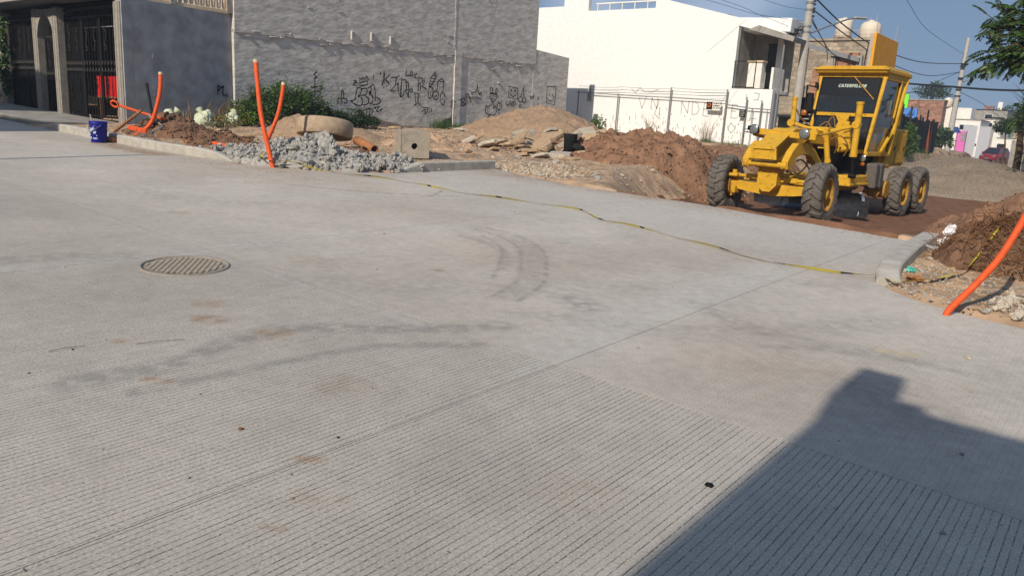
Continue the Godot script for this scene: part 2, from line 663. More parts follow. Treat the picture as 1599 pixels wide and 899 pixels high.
# rake-textured concrete: grooves 30 mm apart along z, broken where the paste closed over them
func groove_textures(strength: float, streak: float, seed_: int) -> Array:
	var w := 2048
	var h := 1024
	var a := noise(seed_, 1.0, 3)
	var gate := PackedFloat32Array()          # how strong each groove is along its length
	var wob := PackedFloat32Array()
	for k in 80:
		for y in h:
			var t := TAU * y / h
			gate.append(clampf(0.78 + 1.0 * a.get_noise_3d(k * 7.7, 22.0 * cos(t), 22.0 * sin(t)) + 0.5 * a.get_noise_3d(k * 0.35 + 50.0, 3.0 * cos(t), 3.0 * sin(t)), 0.06, 1.0))
			wob.append(0.07 * a.get_noise_3d(k * 3.1 + 90.0, 14.0 * cos(t), 14.0 * sin(t)))
	var fine := noise(seed_ + 1, 0.12, 4).get_seamless_image(w, h)
	var st := noise(seed_ + 2, 0.02, 4).get_seamless_image(h, h)
	st.resize(w, h * 4, Image.INTERPOLATE_BILINEAR)
	var fd := fine.get_data()
	var sd := st.get_data()
	var per := float(w) / 80.0
	var col := PackedByteArray()
	col.resize(w * h)
	var hei := PackedByteArray()
	hei.resize(w * h)
	var r := RandomNumberGenerator.new()
	r.seed = seed_
	var off := PackedFloat32Array()
	var pw := PackedFloat32Array()
	for i in 80:
		off.append(r.randf_range(-0.1, 0.1))
		pw.append(r.randf_range(0.6, 1.15))
	for y in h:
		for x in w:
			var i := y * w + x
			var g := x / per
			var k := int(g)
			var d: float = absf(g - k - 0.5 - off[k] - wob[k * h + y]) * per
			var cut := 0.0
			if d < 4.2:
				var live: float = gate[k * h + y] * pw[k]
				cut = clampf(1.25 - d / 2.1, 0.0, 1.0) * live
			var f := fd[i] / 255.0 - 0.5
			var s := sd[((y * 4) % (h * 4)) * w + x] / 255.0 - 0.5
			col[i] = int(clampf(0.93 + f * 0.22 + s * streak - cut * 0.44 * strength, 0.0, 1.0) * 255.0)
			hei[i] = int(clampf(0.72 + f * 0.34 - cut * 0.45 * strength, 0.0, 1.0) * 255.0)
	return [ImageTexture.create_from_image(Image.create_from_data(w, h, false, Image.FORMAT_L8, col)), ImageTexture.create_from_image(Image.create_from_data(w, h, false, Image.FORMAT_L8, hei))]


# the whole road's tone: 22 x 16.5 m from (-19, -12.5), with stains, dust and tyre marks that belong to the slab
func road_macro() -> ImageTexture:
	var w := 1408
	var h := 1056
	var big := noise(201, 0.006, 5).get_seamless_image(w, h).get_data()
	var mid := noise(202, 0.022, 5).get_seamless_image(w, h).get_data()
	var dust := noise(203, 0.0045, 5).get_seamless_image(w, h).get_data()
	var cloud := noise(205, 0.05, 3).get_seamless_image(w, h).get_data()
	var data := PackedByteArray()
	data.resize(w * h * 3)
	for y in h:
		var z := -12.5 + 16.5 * y / h
		for x in w:
			var i := y * w + x
			var wx := -19.0 + 22.0 * x / w
			var b := big[i] / 255.0 - 0.5
			var m := mid[i] / 255.0 - 0.5
			var d := dust[i] / 255.0
			var v := lerpf(1.0, 1.05, smoothstep(-3.2, -4.5, z)) + b * 0.10 + m * 0.06 + (cloud[i] / 255.0 - 0.5) * 0.05
			var r := 0.705 * v
			var g := 0.678 * v
			var bl := 0.638 * v
			# reddish dust, most of it on the panels beyond the joint
			var far := smoothstep(-3.1, -3.5, z)
			var k := clampf((d - 0.42) * 2.2, 0.0, 1.0) * (0.25 + 0.75 * far) * smoothstep(-11.5, -6.5, z) * 0.55
			r = lerpf(r, 0.655 * v, k)
			g = lerpf(g, 0.60 * v, k)
			bl = lerpf(bl, 0.555 * v, k)
			# clean pale apron beyond the tape
			var apron := smoothstep(-7.2, -8.6, z) * smoothstep(-9.0, -6.0, wx) * 0.4
			r = lerpf(r, 0.73, apron)
			g = lerpf(g, 0.715, apron)
			bl = lerpf(bl, 0.69, apron)
			# earth carried on to the edges by the work
			var e1 := clampf(1.0 - absf(z + 10.9) / 0.9, 0.0, 1.0) * clampf((m + 0.35) * 1.6, 0.0, 1.0) * smoothstep(-3.0, -6.0, wx)
			var e2 := clampf(1.0 - absf(z + 6.9) / 1.5, 0.0, 1.0) * clampf((b + m + 0.1) * 1.8, 0.0, 1.0) * smoothstep(-9.0, -11.0, wx)
			var e := maxf(e1, e2) * 0.7
			r = lerpf(r, 0.60, e)
			g = lerpf(g, 0.49, e)
			bl = lerpf(bl, 0.39, e)
			data[i * 3] = int(clampf(r, 0, 1) * 255)
			data[i * 3 + 1] = int(clampf(g, 0, 1) * 255)
			data[i * 3 + 2] = int(clampf(bl, 0, 1) * 255)
	var im := Image.create_from_data(w, h, false, Image.FORMAT_RGB8, data)
	var tyre := Color(0.44, 0.43, 0.42)
	var clay := Color(0.55, 0.36, 0.22)
	var pale := Color(0.75, 0.74, 0.72)
	# tyre marks
	smear(im, [-5.35, -6.1, -4.78, -6.0, -4.27, -5.66, -3.85, -5.15, -3.5, -4.65, -3.3, -4.1], 0.13, tyre, 0.15)
	smear(im, [-5.35, -6.2, -4.74, -6.1, -4.19, -5.74, -3.76, -5.21, -3.41, -4.69, -3.2, -4.12], 0.02, tyre, 0.32)
	smear(im, [-5.3, -6.0, -4.82, -5.9, -4.35, -5.58, -3.94, -5.09, -3.59, -4.61, -3.4, -4.08], 0.02, tyre, 0.28)
	smear(im, [-5.0, -5.8, -4.5, -5.5, -4.1, -5.0, -3.75, -4.5], 0.018, tyre, 0.3)
	smear(im, [-5.1, -5.6, -4.6, -5.5, -4.2, -5.2, -3.9, -4.8], 0.05, tyre, 0.25)
	smear(im, [-3.55, -1.35, -3.5, -1.75, -3.62, -2.2, -3.58, -2.62, -3.2, -3.1, -2.9, -3.6], 0.09, tyre, 0.36)
	smear(im, [-3.28, -1.5, -3.2, -2.1, -3.1, -2.7, -2.75, -3.2], 0.05, tyre, 0.3)
	smear(im, [-6.5, -1.1, -6.1, -2.0, -5.85, -2.6], 0.15, tyre, 0.2)
	smear(im, [-8.8, -6.2, -8.1, -6.6, -7.5, -7.1, -7.1, -7.7], 0.05, tyre, 0.35)
	smear(im, [-7.3, -6.9, -7.25, -7.3, -7.6, -7.9], 0.025, tyre, 0.5)
	smear(im, [-3.0, -3.9, -2.2, -4.4, -1.6, -5.2, -1.2, -6.0], 0.16, tyre, 0.16)
	smear(im, [-2.4, -5.2, -1.7, -4.9, -0.9, -5.1], 0.12, tyre, 0.2)
	smear(im, [-1.6, -4.6, -1.1, -5.0, -0.5, -5.1], 0.05, tyre, 0.22)
	smear(im, [-9.0, -4.0, -7.9, -4.6, -6.9, -5.6], 0.3, tyre, 0.12)
	smear(im, [-3.0, -6.3, -2.2, -6.6, -1.8, -7.0], 0.12, tyre, 0.12)
	smear(im, [-4.4, -3.4, -3.6, -4.2, -2.9, -5.2], 0.25, tyre, 0.13)
	smear(im, [-0.95, -4.3, -0.6, -4.1], 0.2, tyre, 0.2)
	smear(im, [-3.0, -4.5, -2.8, -4.42], 0.14, tyre, 0.35)
	# paler cement run along the joints
	smear(im, [-2.45, -3.5, -2.5, -5.4, -2.45, -7.3], 0.26, pale, 0.4)
	smear(im, [-2.3, -3.0, -2.35, -6.2, -2.3, -10.3], 0.05, pale, 0.35)
	smear(im, [-5.8, -1.2, -5.72, -4.0, -5.55, -6.4], 0.10, pale, 0.4)
	smear(im, [-7.5, -3.2, -5.2, -3.2, -3.2, -3.2], 0.04, pale, 0.4)
	smear(im, [-4.3, -6.4, -5.2, -7.0, -6.3, -7.3], 0.16, pale, 0.35)
	# iron-red spots
	for s in [[-4.05, -2.28, 0.11, 0.6], [-4.32, -2.45, 0.13, 0.35], [-3.6, -2.4, 0.15, 0.35], [-3.35, -1.62, 0.06, 0.5], [-2.25, -1.65, 0.05, 0.45], [-2.0, -1.5, 0.1, 0.15], [-1.95, -1.28, 0.03, 0.4], [-3.95, -1.75, 0.06, 0.35], [-2.75, -2.2, 0.2, 0.14], [-1.4, -2.2, 0.2, 0.1], [-7.4, -3.9, 0.12, 0.3], [-5.0, -3.7, 0.2, 0.15], [-4.2, -4.3, 0.05, 0.4]]:
		smear(im, [s[0] - 0.03, s[1], s[0] + 0.03, s[1] - 0.04], s[2] * 0.62, clay, s[3] * 0.75)
	smear(im, [-14.5, -6.35, -13.6, -6.25, -12.6, -6.35], 0.22, Color(0.55, 0.44, 0.34), 0.7)
	smear(im, [-1.05, -5.15, -0.92, -5.22], 0.06, Color(0.78, 0.70, 0.56), 0.8)
	# cracks and saw lines close by
	return ImageTexture.create_from_image(im)


func smear(im: Image, pts: Array, r: float, c: Color, a: float) -> void:
	var sx := im.get_width() / 22.0
	var sz := im.get_height() / 16.5
	var n := noise(int(absf(pts[0]) * 100.0) + 3, 1.3, 3)
	var lo := Vector2(1e9, 1e9)
	var hi := -lo
	var p := []
	for i in range(0, pts.size(), 2):
		var v := Vector2(pts[i], pts[i + 1])
		p.append(v)
		lo = lo.min(v)
		hi = hi.max(v)
	var q := Curve2D.new()
	for i in p.size():
		var t: Vector2 = (p[mini(i + 1, p.size() - 1)] - p[maxi(i - 1, 0)]) / 6.0
		q.add_point(p[i], -t, t)
	q.bake_interval = 0.06
	for y in range(maxi(0, int((lo.y - r * 1.6 + 12.5) * sz)), mini(im.get_height(), int((hi.y + r * 1.6 + 12.5) * sz))):
		for x in range(maxi(0, int((lo.x - r * 1.6 + 19.0) * sx)), mini(im.get_width(), int((hi.x + r * 1.6 + 19.0) * sx))):
			var v := Vector2(x / sx - 19.0, y / sz - 12.5)
			var d := v.distance_to(q.get_closest_point(v)) / r
			if d < 1.5:
				var k := a * clampf(1.4 - d, 0.0, 1.0) * clampf(0.75 + 1.6 * n.get_noise_2d(v.x * 6.0, v.y * 6.0), 0.1, 1.0)
				im.set_pixel(x, y, im.get_pixel(x, y).lerp(c, clampf(k, 0, 1)))


func road_mat(strength: float, streak: float, seed_: int, macro: Texture2D) -> StandardMaterial3D:
	var t := groove_textures(strength, streak, seed_)
	var m := StandardMaterial3D.new()
	m.albedo_texture = t[0]
	m.albedo_color = Color(1, 1, 1)
	m.uv1_scale = Vector3(1.0 / 2.4, 1.0 / 2.4, 1)
	m.detail_enabled = true
	m.detail_albedo = macro
	m.detail_uv_layer = BaseMaterial3D.DETAIL_UV_2
	m.detail_blend_mode = BaseMaterial3D.BLEND_MODE_MUL
	m.heightmap_enabled = true
	m.heightmap_texture = t[1]
	m.heightmap_scale = 0.55
	m.roughness = 0.88
	m.metallic_specular = 0.3
	return m


# ---------------------------------------------------------------- ground, road, kerbs
func axis_steps(lo: float, hi: float, step: float, out_lo: float, out_hi: float) -> PackedFloat32Array:
	var o := PackedFloat32Array()
	var before := []
	var v := lo
	var s := step
	while v > out_lo:
		s *= 1.16
		v -= s
		before.append(v)
	before.reverse()
	for b in before:
		o.append(b)
	v = lo
	while v < hi:
		o.append(v)
		v += step
	s = step
	while v < out_hi:
		o.append(v)
		s *= 1.16
		v += s
	o.append(v)
	return o


func build_ground() -> void:
	var xs := axis_steps(-19.6, 1.4, 0.13, -420, 300)
	var zs := axis_steps(-33.0, -6.2, 0.13, -620, 160)
	var nx := xs.size()
	var nz := zs.size()
	var v := PackedVector3Array()
	v.resize(nx * nz)
	for j in nz:
		for i in nx:
			v[j * nx + i] = Vector3(xs[i], ground(xs[i], zs[j]), zs[j])
	var nrm := PackedVector3Array()
	nrm.resize(nx * nz)
	var idx := PackedInt32Array()
	var idx2 := PackedInt32Array()
	for j in nz:
		for i in nx:
			var a := v[j * nx + maxi(i - 1, 0)]
			var b := v[j * nx + mini(i + 1, nx - 1)]
			var c := v[maxi(j - 1, 0) * nx + i]
			var d := v[mini(j + 1, nz - 1) * nx + i]
			nrm[j * nx + i] = (d - c).cross(b - a).normalized()
			if i < nx - 1 and j < nz - 1:
				var p := j * nx + i
				var mx := (xs[i] + xs[i + 1]) * 0.5
				var mz := (zs[j] + zs[j + 1]) * 0.5
				var to: PackedInt32Array
				var dug := bank(mx, minf(mz, -11.6 if mz < -10.3 else mz)) + 0.12 * rough_noise.get_noise_2d(mx * 0.6, mz * 0.6) + 0.25 * bumpy.get_noise_2d(mx * 4.0, mz * 4.0) > (0.78 if mx < -5.0 else 0.45)
				for q in [p, p + 1, p + nx + 1, p, p + nx + 1, p + nx]:
					if dug:
						idx2.append(q)
					else:
						idx.append(q)
	for k in 2:
		var am := ArrayMesh.new()
		var arr := []
		arr.resize(Mesh.ARRAY_MAX)
		arr[Mesh.ARRAY_VERTEX] = v
		arr[Mesh.ARRAY_NORMAL] = nrm
		arr[Mesh.ARRAY_INDEX] = idx if k == 0 else idx2
		am.add_surface_from_arrays(Mesh.PRIMITIVE_TRIANGLES, arr)
		struct("ground" if k == 0 else "dirt_road", am, M.dirt if k == 0 else M.road_dirt)


func build_road() -> void:
	var macro := road_macro()
	var near := road_mat(0.86, 0.05, 300, macro)
	var far := road_mat(0.13, 0.09, 320, macro)
	var root := Node3D.new()
	root.name = "road"
	root.set_meta("kind", "structure")
	add_child(root)
	var xs := [-60.0, -19.85, -16.33, -12.81, -9.29, -5.72, -2.25, 1.27, 4.8, 40.0]
	var zs := [-11.5, -7.05, -3.28, 0.1, 2.3]
	for i in xs.size() - 1:
		for j in zs.size() - 1:
			var g := 0.0022
			var cell := PackedVector2Array([Vector2(xs[i] + g, zs[j] + g), Vector2(xs[i + 1] - g, zs[j] + g), Vector2(xs[i + 1] - g, zs[j + 1] - g), Vector2(xs[i] + g, zs[j + 1] - g)])
			for poly in Geometry2D.intersect_polygons(cell, outline):
				if poly.size() < 3:
					continue
				var st := slab(poly, 0.2, j == 0)
				var o := obj("concrete_slab", st, near if j >= 2 else far, root)
				o.set_meta("kind", "structure")


func slab(poly: PackedVector2Array, thick: float, ragged: bool) -> SurfaceTool:
	var p := PackedVector2Array()
	if ragged:   # a broken casting edge where the concrete stops short of the dirt
		for i in poly.size():
			var a := poly[i]
			var b := poly[(i + 1) % poly.size()]
			p.append(a)
			if a.y < -10.2 and b.y < -10.2 and a.distance_to(b) > 0.25:
				var n := int(a.distance_to(b) / 0.16)
				for k in range(1, n):
					p.append(a.lerp(b, float(k) / n) + Vector2(0, 0.05 * rough_noise.get_noise_2d(k * 3.1 + a.x, 5.0) - 0.012 * (k % 2)))
	else:
		p = poly
	if Geometry2D.is_polygon_clockwise(p):
		p.reverse()
	var st := ns()
	var t := Geometry2D.triangulate_polygon(p)
	var put := func(v: Vector2, dy: float) -> void:
		st.set_uv(v)
		st.set_uv2(Vector2((v.x + 19.0) / 22.0, (v.y + 12.5) / 16.5))
		st.add_vertex(Vector3(v.x, plane(v.x, v.y) + dy, v.y))
	for i in range(0, t.size(), 3):
		var a := p[t[i]]
		var b := p[t[i + 1]]
		var c := p[t[i + 2]]
		if (b - a).cross(c - a) < 0.0:
			var sw := b
			b = c
			c = sw
		for q in [a, b, c]:
			put.call(q, 0.0)
	for i in p.size():
		var a := p[i]
		var b := p[(i + 1) % p.size()]
		put.call(a, 0.0)
		put.call(a, -thick)
		put.call(b, -thick)
		put.call(a, 0.0)
		put.call(b, -thick)
		put.call(b, 0.0)
	return st


func kerb_run(path: Array, heights: Array, width: float, side: float) -> SurfaceTool:   # path of Vector2, front line at the road; width laid off to one side; rounded front edge
	var st := ns()
	var prof := []
	for i in path.size():
		var d: Vector2 = (path[mini(i + 1, path.size() - 1)] - path[maxi(i - 1, 0)]).normalized()
		var n := Vector2(-d.y, d.x) * side
		var y := plane(path[i].x, path[i].y)
		var h: float = heights[i]
		var row := []
		for q in [[0.0, -0.18], [0.0, h - 0.02], [0.02, h], [width - 0.015, h], [width, h - 0.015], [width + 0.02, -0.25]]:
			var v: Vector2 = path[i] + n * q[0]
			row.append(Vector3(v.x, y + q[1] + 0.004 * rough_noise.get_noise_2d(v.x * 4, v.y * 4), v.y))
		prof.append(row)
	for i in prof.size() - 1:
		var mid: Vector3 = (prof[i][0] + prof[i + 1][5] + prof[i][5] + prof[i + 1][0]) * 0.25
		for k in 5:
			quad_out(st, prof[i][k], prof[i + 1][k], prof[i + 1][k + 1], prof[i][k + 1], mid)
	for e in [0, prof.size() - 1]:
		var mid: Vector3 = prof[1 if e == 0 else prof.size() - 2][2]
		for k in range(1, 5):
			tri_out(st, prof[e][0], prof[e][k], prof[e][k + 1], mid)
	return st


func build_kerbs() -> void:
	var l := []
	var hs := []
	var along := [[-17.7, -6.5, 0.02], [-17.1, -6.49, 0.14], [-16, -6.5, 0.15], [-15.2, -6.52, 0.15], [-14.2, -6.56, 0.15], [-13.2, -6.6, 0.15], [-12.6, -6.68, 0.15], [-12.1, -6.76, 0.15], [-11.75, -6.85, 0.12], [-11.4, -6.93, 0.03]]
	for p in along:
		l.append(Vector2(p[0], p[1]))
		hs.append(p[2])
	var groups := [[0, 3], [3, 5], [5, 9]]   # cast in three lengths
	for g in groups:
		var a := l.slice(g[0], g[1] + 1)
		var b := hs.slice(g[0], g[1] + 1)
		a[0] = a[0].lerp(a[1], 0.008)
		struct("kerb", kerb_run(a, b, 0.15, -1.0), M.kerb)
	struct("kerb", kerb_run([Vector2(-9.44, -8.72), Vector2(-9.42, -9.3), Vector2(-9.41, -10.2), Vector2(-9.4, -11.18)], [0.02, 0.16, 0.16, 0.16], 0.15, -1.0), M.kerb)
	struct("kerb", kerb_run([Vector2(-1.645, -7.34), Vector2(-1.70, -7.52), Vector2(-1.745, -7.8), Vector2(-1.785, -8.3), Vector2(-1.85, -9.1), Vector2(-1.9, -10.32)], [0.05, 0.10, 0.135, 0.15, 0.15, 0.15], 0.2, 1.0), M.kerb)


# ---------------------------------------------------------------- the grey house with the iron gate
func pierced(st: SurfaceTool, x: float, poly: Array, t: float) -> void:
	prism(st, P2(poly), ZY(x), t)


func build_gray_house() -> void:
	var h := thing("gray_house", "grey cement house with black iron gate and graffiti along its long side wall", "house")
	# side wall beside the gate, turned a little away from the rest
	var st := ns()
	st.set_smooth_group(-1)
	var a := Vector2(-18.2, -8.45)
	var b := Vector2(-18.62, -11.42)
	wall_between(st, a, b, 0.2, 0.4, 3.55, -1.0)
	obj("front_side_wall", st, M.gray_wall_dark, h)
	# rough strip of broken plaster down the same wall
	for i in 9:
		st = ns()
		var y := 1.2 + i * 0.22
		box(st, Vector3(-18.297, y + rnd(-0.05, 0.05), -9.15 + rnd(-0.04, 0.04)), Vector3(0.012, rnd(0.05, 0.12), rnd(0.03, 0.08)), Basis(Vector3.UP, 0.14) * Basis(Vector3.RIGHT, rnd(0, 1)), 0.004)
		obj("plaster_scar", st, M.gray_wall_dark, h)
	st = ns()
	# main blank wall: lower face, thicker plastered upper face with a ragged lower edge, columns standing proud
	pierced(st, -18.62, [-11.4, 0.3, -11.4, 3.2, -24.05, 3.45, -24.05, 0.3], 0.24)
	obj("lower_wall", st, M.gray_wall, h)
	st = ns()
	var rag := [-24.05, 6.6, -11.4, 6.6]
	var k := 0
	var z := -11.4
	while z > -24.0:
		var base := lerpf(3.14, 3.24, (-z - 11.4) / 5.0) if z > -16.4 else lerpf(3.24, 3.4, (-z - 16.4) / 7.6)
		rag.append(z)
		rag.append(base + 0.05 * rough_noise.get_noise_2d(z * 2.3, 1.0) + (0.03 if k % 5 == 2 else 0.0))
		z -= 0.22
		k += 1
	rag.append(-24.05)
	rag.append(3.4)
	pierced(st, -18.605, rag, 0.27)
	obj("upper_wall", st, M.gray_wall, h)
	st = ns()
	pierced(st, -18.6, [-23.95, 0.3, -23.95, 3.98, -26.25, 3.86, -26.25, 0.3], 0.22)
	obj("low_rear_wall", st, M.gray_wall, h)
	for c in [[-19.75, 0.34, 0.8, 3.5, 0.02], [-19.55, 0.07, 3.5, 6.6, 0.012]]:
		st = ns()
		var poly := [c[0] - c[1] / 2, c[2], c[0] + c[1] / 2, c[2] + 0.05]
		for i in 8:
			poly.append(c[0] + c[1] / 2 + rnd(-0.015, 0.015))
			poly.append(lerpf(c[2], c[3], (i + 1) / 9.0))
		poly += [c[0] + c[1] / 2, c[3], c[0] - c[1] / 2, c[3]]
		pierced(st, -18.47 + c[4] - 0.05, poly, 0.1)
		obj("wall_column", st, M.gray_wall, h)
	# splashes of mortar on the step and three small vents
	var blob := rock_mesh(5, 0.5, 2)
	for i in 60:
		var zz := rnd(-24.0, -11.6)
		var yy := lerpf(3.14, 3.4, (-zz - 11.4) / 12.6) + rnd(-0.1, 0.09) if i < 42 else rnd(1.6, 6.0)
		var o := obj("mortar_splash", blob, M.gray_wall, h)
		o.transform = Transform3D(Basis(Vector3(0, 0, 1), rnd(-0.3, 0.3)).scaled(Vector3(0.06, rnd(0.03, 0.12), rnd(0.06, 0.32))), Vector3(-18.475, yy, zz))
	for p in [[545, -15.16, 3.48], [578, -15.9, 3.52], [608, -16.66, 3.5]]:
		st = ns()
		box(st, Vector3(-18.45, p[2], p[1]), Vector3(0.06, 0.2, 0.04), Basis(), 0.008)
		box(st, Vector3(-18.45, p[2] + 0.1, p[1] - 0.04), Vector3(0.06, 0.035, 0.12), Basis(), 0.008)
		box(st, Vector3(-18.45, p[2] - 0.11, p[1] - 0.03), Vector3(0.06, 0.03, 0.1), Basis(), 0.008)
		obj("vent_stub", st, M.gray_wall, h)
	# damp stain and fallen render at the foot
	st = ns()
	pierced(st, -18.4985, [-18.9, 0.7, -18.9, 1.05, -19.3, 1.25, -19.52, 1.3, -19.6, 2.0, -19.68, 1.2, -19.9, 0.95, -19.9, 0.7], 0.006)
	obj("damp_stain", st, M.damp, h)
	st = ns()
	var low := [-14.6, 0.7]
	for i in 34:
		low += [-14.6 - i * 0.135, 1.04 + 0.10 * sin(i * 0.19) + rnd(-0.025, 0.025)]
	low += [-19.1, 0.7]
	pierced(st, -18.4985, low, 0.004)
	obj("mud_stain", st, M.mud, h)
	# graffiti: each tag a run of painted strokes
	for g in graffiti():
		st = ns()
		for stroke in g[1]:
			var pts := PackedVector2Array()
			for w in stroke.split(" "):
				var n: PackedStringArray = w.split(",")
				pts.append(Vector2(-float(n[0]), float(n[1])))
			var face := -18.486
			if pts[0].x > -11.42:
				face = -18.185 - 0.1414 * (-8.45 - pts[0].x)
			elif pts[0].x < -19.55 and pts[0].x > -19.98:
				face = -18.444
			if pts.size() > 3 and not ("square" in g[0] or "jagged" in g[0] or "angular" in g[0] or "crown" in g[0]):
				var sm := PackedVector2Array()
				for i in pts.size() - 1:
					for k2 in 4:
						sm.append(pts[i].cubic_interpolate(pts[i + 1], pts[maxi(i - 1, 0)], pts[mini(i + 2, pts.size() - 1)], k2 / 4.0))
				sm.append(pts[-1])
				pts = sm
			ribbon(st, pts, 0.019, face)
		var o := obj("graffiti_tag", st, M.ink, h)
		o.set_meta("label", g[0])
	# rest of the body: back and roof, so that the house closes
	st = ns()
	box(st, Vector3(-22.8, 3.45, -17.85), Vector3(8.0, 6.1, 12.2))
	obj("upper_body", st, M.gray_wall_dark, h)
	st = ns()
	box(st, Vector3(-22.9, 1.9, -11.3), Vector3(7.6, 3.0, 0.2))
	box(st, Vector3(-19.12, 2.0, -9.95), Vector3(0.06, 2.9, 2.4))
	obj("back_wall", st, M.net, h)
	# front: slab over the gate, columns, terrace rail
	st = ns()
	box(st, Vector3(-23.6, 3.66, -8.35), Vector3(10.4, 0.2, 0.9), Basis(), 0.015)
	obj("canopy_slab", st, M.column, h)
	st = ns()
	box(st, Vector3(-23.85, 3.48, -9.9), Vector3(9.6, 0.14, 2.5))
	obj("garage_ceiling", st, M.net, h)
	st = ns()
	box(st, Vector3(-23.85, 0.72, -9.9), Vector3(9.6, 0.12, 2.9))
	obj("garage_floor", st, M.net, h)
	st = ns()
	box(st, Vector3(-28.7, 2.1, -9.9), Vector3(0.2, 3.0, 2.8))
	obj("garage_side_wall", st, M.render_gray, h)
	for c in [[-25.45, 0.34], [-22.98, 0.24], [-21.72, 0.24], [-18.36, 0.26]]:
		st = ns()
		box(st, Vector3(c[0], 2.0, -8.55), Vector3(c[1], 2.9, 0.3), Basis(), 0.02)
		if c[0] < -19 and c[0] > -24:   # flared heads that make the wicket arch
			var dir := 1.0 if c[0] < -22.5 else -1.0
			var poly := [c[0] + dir * 0.12, 2.75, c[0] + dir * 0.2, 3.0, c[0] + dir * 0.34, 3.18, c[0] + dir * 0.55, 3.3, c[0] + dir * 0.63, 3.42, c[0], 3.42, c[0], 2.75]
			prism(st, P2(poly), XY(-8.55), 0.28)
		for s in [-1, 1]:
			box(st, Vector3(c[0] + s * c[1] * 0.28, 2.0, -8.395), Vector3(c[1] * 0.18, 2.86, 0.03), Basis(), 0.01)
		obj("gate_column", st, M.column, h)
	var rail := obj("terrace_rail", box_mesh(Vector3(-18.62, 3.6, -9.95), Vector3(0.16, 0.1, 2.75)), M.cream, h)
	obj("top_rail", box_mesh(Vector3(-18.62, 4.25, -9.95), Vector3(0.18, 0.1, 2.75)), M.cream, rail)
	var bal := ns()
	lathe(bal, [Vector2(0.03, 0), Vector2(0.05, 0.06), Vector2(0.055, 0.2), Vector2(0.03, 0.34), Vector2(0.045, 0.48), Vector2(0.05, 0.56)], 8, Transform3D())
	var bm := to_mesh(bal)
	for i in 18:
		obj("baluster", bm, M.cream, rail).position = Vector3(-18.62, 3.65, -8.75 - i * 0.145)
	for z2 in [-8.6, -9.85, -11.32]:
		obj("rail_post", box_mesh(Vector3(-18.62, 4.1, z2), Vector3(0.2, 1.05, 0.18)), M.column, h)
	iron_gate(h)
	st = ns()
	box(st, Vector3(-23.0, 0.735, -7.62), Vector3(9.0, 0.36, 1.75), Basis(Vector3.BACK, -0.0323), 0.02)
	struct("sidewalk", st, M.render_gray)


func box_mesh(c: Vector3, s: Vector3, bev := 0.012) -> ArrayMesh:
	var st := ns()
	box(st, c, s, Basis(), bev)
	return to_mesh(st)


func wall_between(st: SurfaceTool, a: Vector2, b: Vector2, t: float, y0: float, y1: float, side: float) -> void:
	var d := (b - a).normalized()
	var n := Vector2(-d.y, d.x) * side * t
	var mid := Vector3((a.x + b.x + n.x) / 2, (y0 + y1) / 2, (a.y + b.y + n.y) / 2)
	if (a + n).x > a.x:
		n = -n
	var c := [a, b, b + n, a + n]
	for i in 4:
		var p: Vector2 = c[i]
		var q: Vector2 = c[(i + 1) % 4]
		quad_out(st, Vector3(p.x, y0, p.y), Vector3(q.x, y0, q.y), Vector3(q.x, y1, q.y), Vector3(p.x, y1, p.y), mid)
	for y in [y0, y1]:
		quad_out(st, Vector3(c[0].x, y, c[0].y), Vector3(c[1].x, y, c[1].y), Vector3(c[2].x, y, c[2].y), Vector3(c[3].x, y, c[3].y), mid)


func ribbon(st: SurfaceTool, pts: PackedVector2Array, w: float, x: float) -> void:   # a brush stroke on the plane x, points (z, y)
	for i in pts.size() - 1:
		var a := pts[i]
		var b := pts[i + 1]
		var d := (b - a).normalized()
		a -= d * w * 0.4
		b += d * w * 0.4
		var n := Vector2(-d.y, d.x) * w * (0.75 + 0.25 * sin(i * 2.1))
		quad(st, Vector3(x, a.y + n.y, a.x + n.x), Vector3(x, b.y + n.y, b.x + n.x), Vector3(x, b.y - n.y, b.x - n.x), Vector3(x, a.y - n.y, a.x - n.x))


